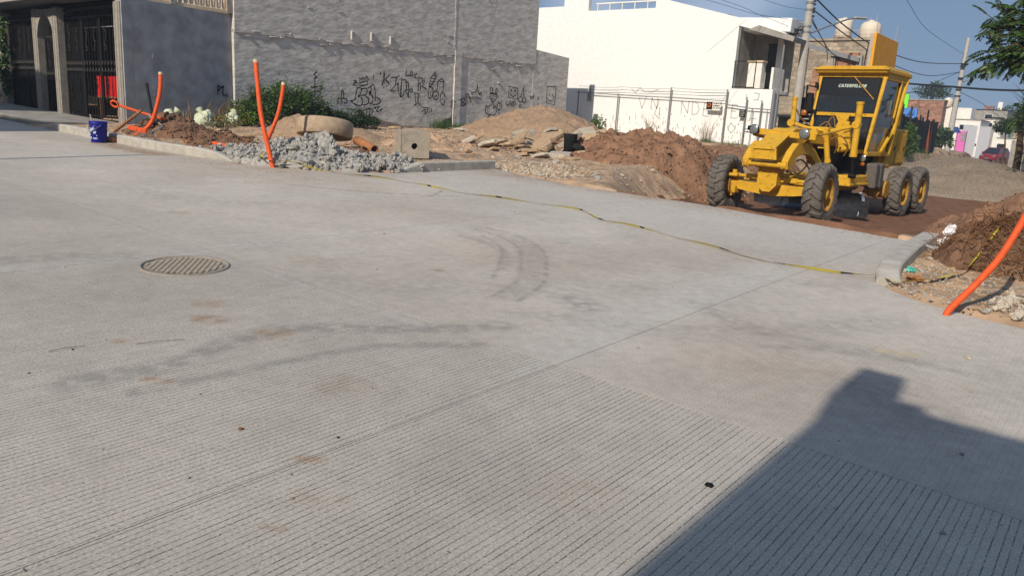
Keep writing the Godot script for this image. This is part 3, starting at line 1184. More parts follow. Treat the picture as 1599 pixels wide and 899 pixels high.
func iron_gate(h: Node3D) -> void:
	var bar := to_mesh_cyl(0.009, 1.0, 6)
	var tip_st := ns()
	cyl(tip_st, Vector3.ZERO, Vector3(0, 0.09, 0), 0.016, 0.0, 6)
	var tip := to_mesh(tip_st)
	var scroll := ns()
	for s in [-1.0, 1.0]:
		var pts := []
		for i in 22:
			var t := i / 21.0
			var a := t * TAU * 0.95
			pts.append(Vector3(s * 0.05 * sin(a * 1.0) * (1.0 - 0.4 * t), s * (0.02 + 0.17 * t) + 0.03 * s * (1 - cos(a)), 0))
		tube(scroll, pts, 0.011, 5)
		var curl := []
		for i in 14:
			var a := i / 13.0 * TAU * 0.9
			curl.append(Vector3(s * 0.045 * cos(a), s * 0.22 + s * 0.045 * sin(a), 0))
		tube(scroll, curl, 0.010, 5)
	tube(scroll, [Vector3(0, -0.05, 0), Vector3(0, 0.05, 0)], 0.012, 5)
	var scroll_m := to_mesh(scroll)
	for leaf in [[-25.28, -24.19, 3.3], [-24.17, -23.1, 3.3], [-22.84, -21.86, 2.75], [-21.58, -20.62, 3.25], [-20.6, -19.66, 3.25], [-19.64, -18.52, 3.25]]:
		var x0: float = leaf[0]
		var x1: float = leaf[1]
		var y0 := 0.84
		var y1: float = leaf[2]
		var z := -8.6
		var g := obj("gate_leaf", ns_frame(x0, x1, y0, y1, z), M.iron, h)
		var open := x0 > -20.7
		var n := int((x1 - x0) / (0.155 if open else 0.085))
		for i in range(1, n):
			var x := lerpf(x0, x1, float(i) / n)
			var o := obj("bar", bar, M.iron, g)
			o.transform = Transform3D(Basis().scaled(Vector3(1, y1 - y0, 1)), Vector3(x, y0, z))
		if not open:
			obj("sheet", box_mesh(Vector3((x0 + x1) / 2, (y0 + y1) / 2 - 0.1, z - 0.035), Vector3(x1 - x0 - 0.05, y1 - y0 - 0.35, 0.012), 0.0), M.black, g)
		for k in 2:
			var x := lerpf(x0, x1, 0.27 + 0.46 * k)
			var o := obj("scroll_ornament", scroll_m, M.iron_pale, g)
			o.position = Vector3(x, lerpf(y0, y1, 0.76), z + 0.026)
			if k == 1:
				o.scale = Vector3(-1, 1, 1)
			o = obj("scroll_ornament", scroll_m, M.iron, g)
			o.position = Vector3(x, lerpf(y0, y1, 0.27), z + 0.026)
		var band := ns()
		for i in n:
			var x := lerpf(x0, x1, (i + 0.5) / n)
			for yy in [0.47, 0.53]:
				cyl(band, Vector3(x, lerpf(y0, y1, yy) - 0.035, z + 0.02), Vector3(x, lerpf(y0, y1, yy) + 0.035, z + 0.02), 0.028, 0.012, 6)
		obj("knuckle_band", band, M.iron_pale, g)
		for i in range(0, n + 1):
			obj("spear_tip", tip, M.iron_pale, g).position = Vector3(lerpf(x0, x1, float(i) / n), y1, z)
	obj("gate_header", box_mesh(Vector3(-20.15, 3.38, -8.6), Vector3(2.9, 0.06, 0.06)), M.iron, h)


func ns_frame(x0: float, x1: float, y0: float, y1: float, z: float) -> SurfaceTool:
	var st := ns()
	for x in [x0 + 0.025, x1 - 0.025]:
		box(st, Vector3(x, (y0 + y1) / 2, z), Vector3(0.05, y1 - y0, 0.05), Basis(), 0.006)
	for y in [y0 + 0.03, lerpf(y0, y1, 0.455), lerpf(y0, y1, 0.545), y1 - 0.06]:
		box(st, Vector3((x0 + x1) / 2, y, z + 0.002), Vector3(x1 - x0 - 0.1, 0.045, 0.044), Basis(), 0.006)
	return st


func to_mesh_cyl(r: float, hgt: float, n: int) -> ArrayMesh:
	var st := ns()
	cyl(st, Vector3.ZERO, Vector3(0, hgt, 0), r, r, n)
	return to_mesh(st)


func graffiti() -> Array:
	return [
		["round puffy lettering with a long tail", ["15.18,1.63 15.34,1.67 15.40,1.94 15.46,2.02 15.58,2.00 15.56,1.85 15.47,1.77", "15.18,1.62 15.37,1.53 15.57,1.50 15.63,1.61 15.60,1.73 15.47,1.77", "15.58,1.98 15.76,2.02 15.81,1.92 15.73,1.83 15.56,1.80", "15.73,1.81 15.85,1.74 15.87,1.62 15.77,1.54 15.60,1.53", "15.83,2.02 15.91,2.07 15.96,2.07 15.96,1.85 16.03,1.78 16.02,1.60 15.88,1.60 15.87,1.75", "15.89,1.90 15.93,1.93 15.94,1.86 15.90,1.86 15.89,1.90", "15.96,2.07 16.01,2.14 16.08,2.11 16.13,1.94 16.15,1.79 16.31,1.74 16.33,1.63 16.21,1.57 16.04,1.56", "16.13,1.79 16.14,1.68"]],
		["small crown over the puffy lettering", ["15.51,2.30 15.59,2.26 15.64,2.34 15.69,2.28 15.78,2.38 15.84,2.29 15.82,2.14 15.69,2.10 15.53,2.07 15.51,2.30", "15.52,2.17 15.80,2.23", "15.28,2.22 15.38,2.22 15.28,2.08 15.41,2.08", "15.30,2.13 15.41,2.17", "15.99,2.34 15.99,2.31", "16.06,2.42 16.05,2.31"]],
		["oval scribbled lettering near the ground", ["15.36,1.29 15.47,1.36 15.51,1.30 15.41,1.17 15.36,1.22 15.36,1.29", "15.47,1.36 15.60,1.38 15.66,1.28 15.58,1.15 15.41,1.16", "15.62,1.28 15.69,1.31 15.66,1.23 15.62,1.28", "15.67,1.35 15.77,1.41 15.81,1.29 15.72,1.18 15.58,1.15", "15.82,1.39 15.92,1.44 15.91,1.29 15.79,1.19", "15.94,1.42 16.06,1.40 16.01,1.30 15.88,1.21", "16.09,1.45 16.18,1.49 16.13,1.43", "16.21,1.48 16.31,1.51 16.18,1.37 16.30,1.36", "16.45,1.46 16.33,1.41 16.39,1.38"]],
		["faint letters beside the bush", ["14.86,1.52 14.84,1.81 14.87,1.90 14.92,1.84 14.92,1.69", "14.72,1.52 14.73,1.66 14.95,1.68 15.05,1.65 15.02,1.55 14.92,1.56"]],
		["tall jagged lettering", ["16.47,2.59 16.46,2.32 16.40,2.18 16.35,2.12", "16.41,2.26 16.45,2.09", "16.49,2.52 16.48,2.21", "16.70,2.49 16.53,2.33 16.68,2.23 16.58,2.11", "16.78,2.41 16.99,2.43 16.93,2.17 16.74,2.01 16.95,2.01", "17.10,2.50 16.96,2.40", "17.00,2.20 17.05,2.28 17.08,2.00 17.17,1.84 17.21,2.42", "17.21,2.42 17.19,1.84 17.33,1.93", "17.23,2.36 17.39,2.39 17.42,2.12 17.30,1.96", "17.39,2.33 17.49,2.31 17.51,2.13", "17.37,2.07 17.55,2.09 17.49,1.85", "17.39,2.05 17.54,1.84", "17.57,2.12 17.68,2.11 17.67,2.02 17.59,2.04", "16.29,2.48 16.36,2.47", "16.34,2.55 16.32,2.48"]],
		["short initials above the jagged lettering", ["17.40,2.67 17.37,2.50 17.52,2.52", "17.59,2.65 17.57,2.51 17.68,2.55 17.66,2.64 17.59,2.65", "17.87,2.62 17.78,2.56 17.78,2.48 17.86,2.46", "17.54,2.52 17.55,2.51", "17.72,2.52 17.73,2.52"]],
		["angular letters under the initials", ["17.95,2.50 17.94,2.31 17.93,2.07", "17.97,2.49 18.14,2.48 18.11,2.35 17.96,2.32", "18.01,2.32 18.06,2.22 18.02,2.11", "18.24,2.51 18.13,2.22 18.31,2.16", "17.80,2.00 17.85,1.64 17.78,1.62", "17.82,2.01 17.97,1.98 17.94,1.75 17.85,1.65", "17.94,1.74 18.06,1.62"]],
		["striped cap shape with two round faces", ["18.68,2.71 18.53,2.56 18.42,2.27 18.54,2.30 18.67,2.45 18.74,2.60 18.68,2.71", "18.59,2.60 18.75,2.59", "18.53,2.52 18.71,2.50", "18.50,2.42 18.65,2.40", "18.46,2.34 18.60,2.33", "18.43,2.23 18.61,2.20 18.56,1.92 18.40,1.91 18.43,2.23", "18.51,2.11 18.50,1.97", "18.75,2.12 18.87,2.05 18.84,1.88 18.72,1.85 18.62,1.95 18.65,2.08 18.75,2.12", "19.03,2.10 19.18,2.01 19.17,1.76 19.07,1.70 18.97,1.83 18.98,2.03 19.03,2.10", "18.99,2.54 18.83,2.43 18.79,2.11", "18.99,2.54 19.12,2.46 19.07,2.12", "18.87,2.45 19.10,2.44", "18.70,1.98 18.74,1.93 18.80,1.99", "19.04,1.89 19.09,1.87"]],
		["small marks low on the wall", ["18.18,1.57 18.42,1.56", "18.11,1.43 18.26,1.51 18.29,1.35", "18.38,1.53 18.35,1.39", "18.48,1.45 18.49,1.42", "18.46,1.56 18.47,1.53", "18.58,1.56 18.58,1.43"]],
		["block letters under a wide crown", ["19.49,1.84 19.67,1.91 19.78,1.85 19.74,1.76 19.56,1.73 19.49,1.84", "19.49,1.71 19.52,1.64 19.75,1.65 19.82,1.73 19.74,1.76", "19.58,1.84 19.69,1.82", "19.83,1.89 19.97,1.92 20.00,1.71 19.89,1.70", "19.99,1.92 20.15,1.98 20.20,1.90 20.04,1.83 20.26,1.78 20.10,1.71 20.00,1.80", "20.21,2.09 20.33,2.13 20.49,1.86 20.54,1.84", "20.24,2.06 20.33,1.82", "20.36,2.07 20.46,2.01"]],
		["wide crown drawn in one line", ["20.50,2.19 20.60,2.07 21.02,1.98 21.04,2.24 20.94,2.13 20.85,2.26 20.79,2.49 20.78,2.27 20.66,2.18 20.50,2.19"]],
		["rabbit-eared figure with a round companion", ["21.53,2.23 21.49,2.36 21.54,2.43 21.63,2.35 21.63,2.24", "21.79,2.23 21.80,2.36 21.88,2.40 21.87,2.29 21.83,2.20", "21.53,2.23 21.84,2.22 21.88,2.09 21.73,1.95 21.58,1.98 21.49,2.10 21.53,2.23", "21.54,2.20 21.85,2.19", "21.62,2.13 21.64,2.12", "21.76,2.12 21.79,2.11", "21.60,2.03 21.75,2.02", "21.31,1.80 21.39,1.73 21.59,1.82 21.66,1.93", "21.31,1.80 21.30,1.61 21.36,1.51 21.72,1.46 21.90,1.57 21.85,1.80 21.75,1.69 21.69,1.92", "21.51,1.49 21.45,1.29 21.40,1.03", "21.95,1.87 22.08,1.91 22.19,1.81 22.12,1.68 21.99,1.67 21.93,1.77 21.95,1.87", "22.00,1.90 21.97,1.97", "22.13,1.92 22.15,2.01", "22.05,1.81 22.11,1.78", "22.02,1.64 22.07,1.38 21.95,1.27", "22.15,1.40 22.20,1.38", "21.77,1.17 21.95,1.17"]],
		["square smiling face", ["22.56,2.53 23.08,2.48 23.09,2.09 22.54,2.13 22.56,2.53", "22.65,2.43 22.73,2.35", "22.73,2.43 22.67,2.34", "22.87,2.41 22.97,2.35", "22.96,2.41 22.88,2.34", "22.63,2.27 22.78,2.17 22.97,2.22 22.98,2.29"]],
		["pair of cherries", ["23.25,2.20 23.38,2.14 23.35,2.02 23.21,2.00 23.14,2.11 23.25,2.20", "23.47,2.20 23.59,2.13 23.58,2.01 23.44,1.99 23.39,2.09 23.47,2.20", "23.27,2.20 23.41,2.51", "23.47,2.20 23.41,2.51 23.47,2.55"]],
		["scrawled letters behind the sand heap", ["22.47,1.99 22.42,1.89 22.51,1.83 22.59,1.90", "22.65,1.83 22.66,2.00 22.78,1.84 22.79,2.01", "22.88,2.01 22.86,1.83 22.99,1.92 22.90,2.01", "23.25,1.91 23.36,1.87 23.28,1.80 23.20,1.84 23.25,1.91", "24.38,1.81 24.40,1.93 24.50,1.80", "24.56,1.85 24.68,1.84", "25.20,1.81 25.32,1.92 25.39,1.78", "25.48,1.86 25.58,1.79"]],
		["heart and small dagger marks", ["23.87,2.25 23.91,2.15 24.05,2.21 24.06,2.28 23.96,2.23 23.87,2.25", "24.33,2.28 24.38,2.14", "24.32,2.16 24.40,2.18", "24.35,2.05 24.37,1.95"]],
		["tall square smiling face near the wall end", ["24.89,2.68 25.48,2.70 25.46,2.00 24.90,2.06 24.89,2.68", "25.04,2.41 25.07,2.32", "25.26,2.42 25.29,2.32", "24.90,2.29 25.04,2.16 25.20,2.13 25.34,2.21 25.39,2.34"]],
		["small looped initials on the shaded wall", ["10.94,1.78 10.94,1.57", "10.94,1.77 11.03,1.75 10.97,1.67 10.94,1.64", "11.06,1.72 11.11,1.78 11.08,1.60 11.14,1.53", "11.17,1.58 11.23,1.56 11.21,1.51"]],
		["upright cross mark above the bush", ["13.97,2.36 13.87,2.29 13.96,2.21 13.87,2.18", "13.90,2.18 13.89,1.63", "13.77,1.90 14.11,1.98 14.10,1.86 13.73,1.78"]],
	]


# ---------------------------------------------------------------- the white house and its neighbours
func build_white_house() -> void:
	var h := thing("white_house", "white painted house with blank side wall, sloping parapet and corner balcony", "house")
	var wz := -29.3
	var st := ns()
	prism(st, P2([-23.5, 0.2, -12.82, 0.2, -12.82, 5.62, -16.1, 6.44, -16.5, 6.46, -16.5, 6.12, -19.8, 6.12, -19.8, 6.8, -21.1, 6.8, -21.1, 6.36, -23.5, 6.36]), XY(wz - 0.12), 0.24)
	prism(st, P2([-12.82, 0.2, -11.2, 0.2, -11.2, 3.0, -12.82, 3.0]), XY(wz - 0.12), 0.24)
	prism(st, P2([-12.82, 5.33, -12.3, 5.2, -11.0, 4.86, -10.95, 5.02, -12.82, 5.62]), XY(wz - 0.12), 0.24)
	obj("side_wall", st, M.white, h)
	# the street face, seen edge on
	st = ns()
	wall_between(st, Vector2(-11.2, -29.54), Vector2(-12.5, -33.6), 0.2, 0.2, 2.95, -1.0)
	wall_between(st, Vector2(-11.62, -30.9), Vector2(-12.5, -33.6), 0.2, 2.95, 5.0, -1.0)
	obj("street_wall", st, M.white_plain, h)
	st = ns()
	box(st, Vector3(-18.0, 3.0, -33.7), Vector3(10.8, 5.6, 0.2))
	obj("rear_wall", st, M.white_plain, h)
	st = ns()
	box(st, Vector3(-18.4, 5.7, -31.6), Vector3(10.0, 0.2, 4.2))
	box(st, Vector3(-18.4, 2.9, -31.6), Vector3(9.9, 0.14, 4.1))
	obj("roof", st, M.render_gray, h)
	# the balcony
	st = ns()
	box(st, Vector3(-12.1, 2.93, -30.25), Vector3(1.7, 0.13, 1.7), Basis(), 0.01)
	obj("balcony_floor", st, M.white_plain, h)
	st = ns()
	box(st, Vector3(-12.1, 4.1, -31.12), Vector3(1.66, 2.5, 0.16))
	box(st, Vector3(-12.92, 4.1, -30.3), Vector3(0.16, 2.5, 1.5))
	obj("balcony_inner_wall", st, M.render_gray, h)
	var w := obj("balcony_door", box_mesh(Vector3(-11.9, 3.95, -31.03), Vector3(0.62, 1.75, 0.05)), M.window, h)
	st = ns()
	for i in 6:
		cyl(st, Vector3(-12.2 + i * 0.12, 3.08, -30.985), Vector3(-12.2 + i * 0.12, 4.8, -30.985), 0.012, 0.012, 6)
	for y in [3.1, 3.95, 4.8]:
		box(st, Vector3(-11.9, y, -30.985), Vector3(0.68, 0.035, 0.03))
	obj("grille", st, M.iron, w)
	st = ns()
	box(st, Vector3(-12.0, 3.5, -29.48), Vector3(0.54, 0.95, 0.34), Basis(), 0.01)
	obj("corner_planter", st, M.white_plain, h)
	obj("planter_cap", box_mesh(Vector3(-12.0, 4.01, -29.48), Vector3(0.64, 0.07, 0.44)), M.cream, h)
	st = ns()
	box(st, Vector3(-11.4, 3.42, -30.1), Vector3(0.1, 0.8, 1.1), Basis(), 0.01)
	obj("balcony_parapet", st, M.white_plain, h)
	st = ns()
	for y in [3.06, 4.02]:
		box(st, Vector3(-12.38, y, -29.27), Vector3(0.9, 0.025, 0.025))
	for i in 2:
		box(st, Vector3(-12.8 + i * 0.84, 3.54, -29.27), Vector3(0.025, 0.95, 0.025))
	obj("balcony_rail", st, M.iron, h)
	st = ns()
	prism(st, P2([-12.35, 5.16, -11.95, 5.3, -10.55, 4.86, -10.6, 4.7]), XY(-29.9), 1.6)
	obj("eave", st, M.render_gray, h)
	st = ns()
	box(st, Vector3(-12.3, 5.42, -30.6), Vector3(2.6, 0.5, 1.6), Basis(Vector3.BACK, -0.04), 0.02)
	obj("roof_parapet", st, M.white, h)
	st = ns()
	box(st, Vector3(-18.15, 6.5, -29.9), Vector3(3.3, 0.05, 0.05))
	for i in 6:
		box(st, Vector3(-19.7 + i * 0.62, 6.32, -29.9), Vector3(0.04, 0.38, 0.04))
	box(st, Vector3(-18.15, 6.62, -30.6), Vector3(3.2, 0.06, 0.06))
	obj("roof_rail", st, M.white_plain, h)
	for s in [-31.8, -33.0]:
		var win := obj("street_window", box_mesh(Vector3(-11.2 - (-29.54 - s) * 0.32 + 0.01, 4.0, s), Vector3(0.04, 1.3, 0.7)), M.window, h)
		obj("sill", box_mesh(Vector3(-11.2 - (-29.54 - s) * 0.32 + 0.03, 3.3, s), Vector3(0.16, 0.07, 0.8)), M.white_plain, win)
	st = ns()
	cyl(st, Vector3(-11.02, 0.9, -29.4), Vector3(-11.02, 4.75, -29.4), 0.04, 0.04, 8)
	obj("down_pipe", st, M.galv, h)
	# what is left of letters painted on the wall, and drips
	var faint := [["-16.9,2.55 -16.72,2.1 -16.55,2.6", "-16.3,2.1 -16.28,2.55 -16.02,2.12 -16.0,2.58"], ["-14.9,2.45 -14.88,1.95", "-14.9,2.45 -14.6,2.0 -14.58,2.48"], ["-14.4,1.95 -14.42,2.45 -14.2,2.4 -14.1,2.15 -14.2,1.97 -14.4,1.95"], ["-13.9,2.42 -13.92,1.92 -13.65,1.9", "-13.92,2.18 -13.7,2.17", "-13.9,2.42 -13.65,2.4"], ["-12.72,2.4 -12.74,1.9 -12.5,1.88", "-12.74,2.15 -12.55,2.14", "-12.72,2.4 -12.5,2.38"], ["-12.7,1.7 -12.8,1.45 -12.65,1.3 -12.5,1.5 -12.7,1.7"], ["-17.3,2.9 -17.1,2.72 -16.9,2.95 -16.7,2.8 -16.3,2.78 -16.0,2.9"], ["-15.9,2.5 -16.1,1.9 -15.8,1.7", "-16.1,1.5 -15.9,1.3"], ["-11.9,2.3 -11.95,1.9 -11.7,1.9"], ["-12.2,2.8 -12.2,2.6", "-11.9,2.85 -11.7,2.83 -11.72,2.6 -11.9,2.6"]]
	for f in faint:
		st = ns()
		for s in f:
			var pts := PackedVector2Array()
			for q in s.split(" "):
				var n: PackedStringArray = q.split(",")
				pts.append(Vector2(float(n[0]), float(n[1])))
			for i in pts.size() - 1:
				var d := (pts[i + 1] - pts[i]).normalized()
				var nn := Vector2(-d.y, d.x) * 0.022
				quad(st, Vector3(pts[i].x - nn.x, pts[i].y - nn.y, wz + 0.005), Vector3(pts[i + 1].x - nn.x, pts[i + 1].y - nn.y, wz + 0.005), Vector3(pts[i + 1].x + nn.x, pts[i + 1].y + nn.y, wz + 0.005), Vector3(pts[i].x + nn.x, pts[i].y + nn.y, wz + 0.005))
		obj("faded_letter", st, M.faded_ink, h)
	st = ns()
	for i in 190:
		var x := rnd(-18.2, -11.4)
		var y := rnd(0.9, 2.3) * rnd(0.55, 1.0)
		var l := rnd(0.03, 0.16) * (2.0 if i % 9 == 0 else 1.0)
		var ww := rnd(0.008, 0.022)
		quad(st, Vector3(x - ww, y, wz + 0.004), Vector3(x + ww, y, wz + 0.004), Vector3(x + ww * 0.6, y + l, wz + 0.004), Vector3(x - ww * 0.6, y + l * 0.9, wz + 0.004))
	stuff(obj("paint_flakes", st, M.render_gray, h))
	# sloping stair of dark slats beside the facade
	var stair := thing("iron_side_stair", "dark iron stair with pale treads between white house and utility pole", "stair")
	for i in 9:
		obj("tread", box_mesh(Vector3(-10.75 + i * 0.03, 1.0 + i * 0.17, -31.2 - i * 0.05), Vector3(0.55, 0.05, 0.3)), M.pole, stair)
	st = ns()
	box(st, Vector3(-10.75, 1.75, -31.7), Vector3(0.7, 2.2, 0.08))
	obj("dark_panel", st, M.black, stair)


func simple_house(called: String, label: String, lo: Vector3, hi: Vector3, mat: Material, windows: Array = [], roof_mat: Material = null) -> Node3D:
	var h := thing(called, label, "house")
	obj("wall", box_mesh((lo + hi) / 2, hi - lo, 0.02), mat, h)
	obj("roof", box_mesh(Vector3((lo.x + hi.x) / 2, hi.y + 0.05, (lo.z + hi.z) / 2), Vector3(hi.x - lo.x + 0.16, 0.12, hi.z - lo.z + 0.16)), roof_mat if roof_mat else M.render_gray, h)
	for w in windows:   # [x, y, width, height] on the front (+z) face
		var f := obj("window", box_mesh(Vector3(w[0], w[1], hi.z + 0.01), Vector3(w[2] + 0.1, w[3] + 0.1, 0.06)), M.white_plain, h)
		obj("pane", box_mesh(Vector3(w[0], w[1], hi.z + 0.03), Vector3(w[2], w[3], 0.05), 0.0), M.window, f)
	return h


func build_houses_across() -> void:   # the near side of the street, behind the viewer: their shade falls on the road and the gate
	var pave := ns()
	box(pave, Vector3(-10, -0.05, 3.75), Vector3(100, 0.3, 2.9), Basis(Vector3.BACK, -0.0323))
	struct("pavement", pave, M.kerb)
	var h := thing("corner_house", "grey house with a stub of chimney across the street from the lot", "house")
	obj("wall", box_mesh(Vector3(5.73, 2.53, 6.2), Vector3(11.5, 5.12, 6.0)), M.render_gray, h)
	obj("parapet_stub", box_mesh(Vector3(0.11, 5.05, 3.5), Vector3(0.24, 0.8, 0.6), 0.0), M.render_gray, h)
	obj("parapet_step", box_mesh(Vector3(0.28, 5.0, 3.5), Vector3(0.16, 0.3, 0.6), 0.0), M.render_gray, h)
	obj("door", box_mesh(Vector3(2.0, 1.0, 3.18), Vector3(0.95, 2.1, 0.06)), M.wood, h)
	simple_house("plain_house", "plain grey house standing beyond the far end of the iron gate", Vector3(-38.5, 0, -18), Vector3(-29.2, 6.2, -8.8), M.render_gray, [[-36.5, 4.6, 1.2, 1.2], [-32.0, 4.6, 1.2, 1.2], [-34.0, 2.0, 0.9, 1.9]])
	simple_house("plain_house", "cream house beyond the tree on the far side of the side street", Vector3(3.5, -0.6, -33), Vector3(13.0, 5.4, -19.5), M.cream, [[6.0, 4.0, 1.2, 1.2], [10.0, 4.0, 1.2, 1.2], [8.0, 0.9, 1.0, 2.0]])
	h = thing("tall_house", "tall grey house across the street from the iron gate", "house")
	obj("wall", box_mesh(Vector3(-26.9, 5.6, 8.0), Vector3(13.0, 10.2, 7.0)), M.render_gray, h)
	obj("side_wing", box_mesh(Vector3(-17.93, 4.3, 8.0), Vector3(4.96, 8.3, 7.0)), M.render_gray, h)
	for x in [-31.0, -26.0, -23.0]:
		obj("window", box_mesh(Vector3(x, 5.4, 4.49), Vector3(1.2, 1.2, 0.05)), M.window, h)
	var p := thing("slim_pole", "slim steel pole at the pavement edge across the street", "pole")
	var st := ns()
	cyl(st, Vector3(-11.4, 0.2, 2.6), Vector3(-11.4, 6.4, 2.6), 0.05, 0.04, 8)
	obj("shaft", st, M.galv, p)
	st = ns()
	cyl(st, Vector3(-11.4, 0.1, 2.6), Vector3(-11.4, 0.5, 2.6), 0.07, 0.06, 8)
	obj("foot", st, M.galv, p)


func build_back_houses() -> void:
	# block house with the ochre street front and two water tanks
	var h := thing("ochre_fronted_house", "tall unplastered block house whose street front is painted ochre yellow", "house")
	var st := ns()
	box(st, Vector3(-14.6, 3.55, -45.4), Vector3(6.0, 5.7, 4.3))
	obj("block_wall", st, M.block, h)
	st = ns()
	box(st, Vector3(-11.55, 3.75, -45.35), Vector3(0.14, 5.8, 4.5), Basis(), 0.01)
	obj("street_front", st, M.ochre, h)
	obj("corner_strip", box_mesh(Vector3(-11.68, 3.75, -43.2), Vector3(0.2, 5.75, 0.12)), M.pole, h)
	obj("roof_beam", box_mesh(Vector3(-14.7, 6.36, -43.22), Vector3(5.9, 0.12, 0.12)), M.block, h)
	obj("parapet", box_mesh(Vector3(-15.5, 6.5, -44.8), Vector3(3.0, 0.2, 0.14)), M.white_plain, h)
	obj("brick_band", box_mesh(Vector3(-13.4, 6.45, -44.2), Vector3(0.9, 0.16, 0.9)), M.brick, h)
	st = ns()
	for r in [[-12.7, 6.4, -44.1, 6.9], [-11.6, 6.5, -43.4, 7.2], [-11.62, 6.6, -47.4, 7.5], [-12.3, 6.9, -44.6, 7.6], [-11.9, 6.9, -44.2, 7.7]]:
		cyl(st, Vector3(r[0], r[1], r[2]), Vector3(r[0] + 0.02, r[3], r[2]), 0.018, 0.018, 5)
	box(st, Vector3(-13.1, 6.95, -44.4), Vector3(1.4, 0.03, 0.03))
	box(st, Vector3(-13.8, 6.7, -44.4), Vector3(0.03, 0.5, 0.03))
	obj("rebar", st, M.pole, h)
	tank("water_tank", "straight-sided cream water tank on the brick band of the block house roof", Vector3(-13.45, 6.53, -44.1), 0.42, 0.95, false)
	tank("water_tank", "round-shouldered cream water tank at the ochre corner of the block house roof", Vector3(-12.15, 6.42, -44.3), 0.52, 0.92, true)
	# low brick ruin between it and the white house
	h = thing("brick_ruin", "unfinished brick shed with concrete posts and a sheet metal roof edge", "shed")
	st = ns()
	box(st, Vector3(-13.1, 2.2, -39.4), Vector3(2.9, 3.1, 0.2))
	obj("block_wall", st, M.block, h)
	st = ns()
	box(st, Vector3(-11.6, 3.0, -39.35), Vector3(0.95, 4.6, 0.24))
	box(st, Vector3(-12.75, 3.6, -39.34), Vector3(0.8, 1.9, 0.24))
	obj("brick_pier", st, M.brick, h)
	for x in [-12.25, -11.05]:
		obj("concrete_post", box_mesh(Vector3(x, 2.95, -39.3), Vector3(0.24, 4.4, 0.3)), M.column, h)
	obj("tie_beam", box_mesh(Vector3(-12.6, 2.95, -39.3), Vector3(2.8, 0.14, 0.3)), M.rust, h)
	st = ns()
	prism(st, P2([-13.6, 5.55, -11.0, 4.85, -11.0, 5.05, -13.6, 5.75]), XY(-39.2), 0.5)
	obj("roof_edge", st, M.galv, h)
	st = ns()
	prism(st, P2([-15.4, 2.2, -13.6, 5.6, -13.4, 5.6, -13.4, 2.2]), XY(-39.0), 0.2)
	obj("leaning_block_wall", st, M.block, h)


func tank(called: String, label: String, at: Vector3, r: float, hgt: float, domed: bool) -> void:
	var t := thing(called, label, "water tank", at, 0.0, "roof water tanks")
	var prof := [Vector2(0, 0), Vector2(r, 0.0), Vector2(r, hgt * 0.62), Vector2(r * 0.97, hgt * 0.7)]
	if domed:
		prof += [Vector2(r * 0.9, hgt * 0.85), Vector2(r * 0.7, hgt * 0.96), Vector2(r * 0.35, hgt * 1.02), Vector2(0, hgt * 1.03)]
	else:
		prof += [Vector2(r * 0.96, hgt * 0.97), Vector2(r * 0.85, hgt), Vector2(0, hgt * 1.02)]
	var st := ns()
	lathe(st, prof, 24, Transform3D())
	obj("body", st, M.tank, t)
	st = ns()
	cyl(st, Vector3(0, hgt, 0), Vector3(0, hgt + 0.07, 0), r * 0.3, r * 0.28, 16)
	obj("lid", st, M.tank, t)
	st = ns()
	for k in 3:
		lathe(st, [Vector2(r, hgt * (0.15 + 0.2 * k) - 0.02), Vector2(r + 0.014, hgt * (0.15 + 0.2 * k)), Vector2(r, hgt * (0.15 + 0.2 * k) + 0.02)], 24, Transform3D())
	obj("rib", st, M.tank, t)


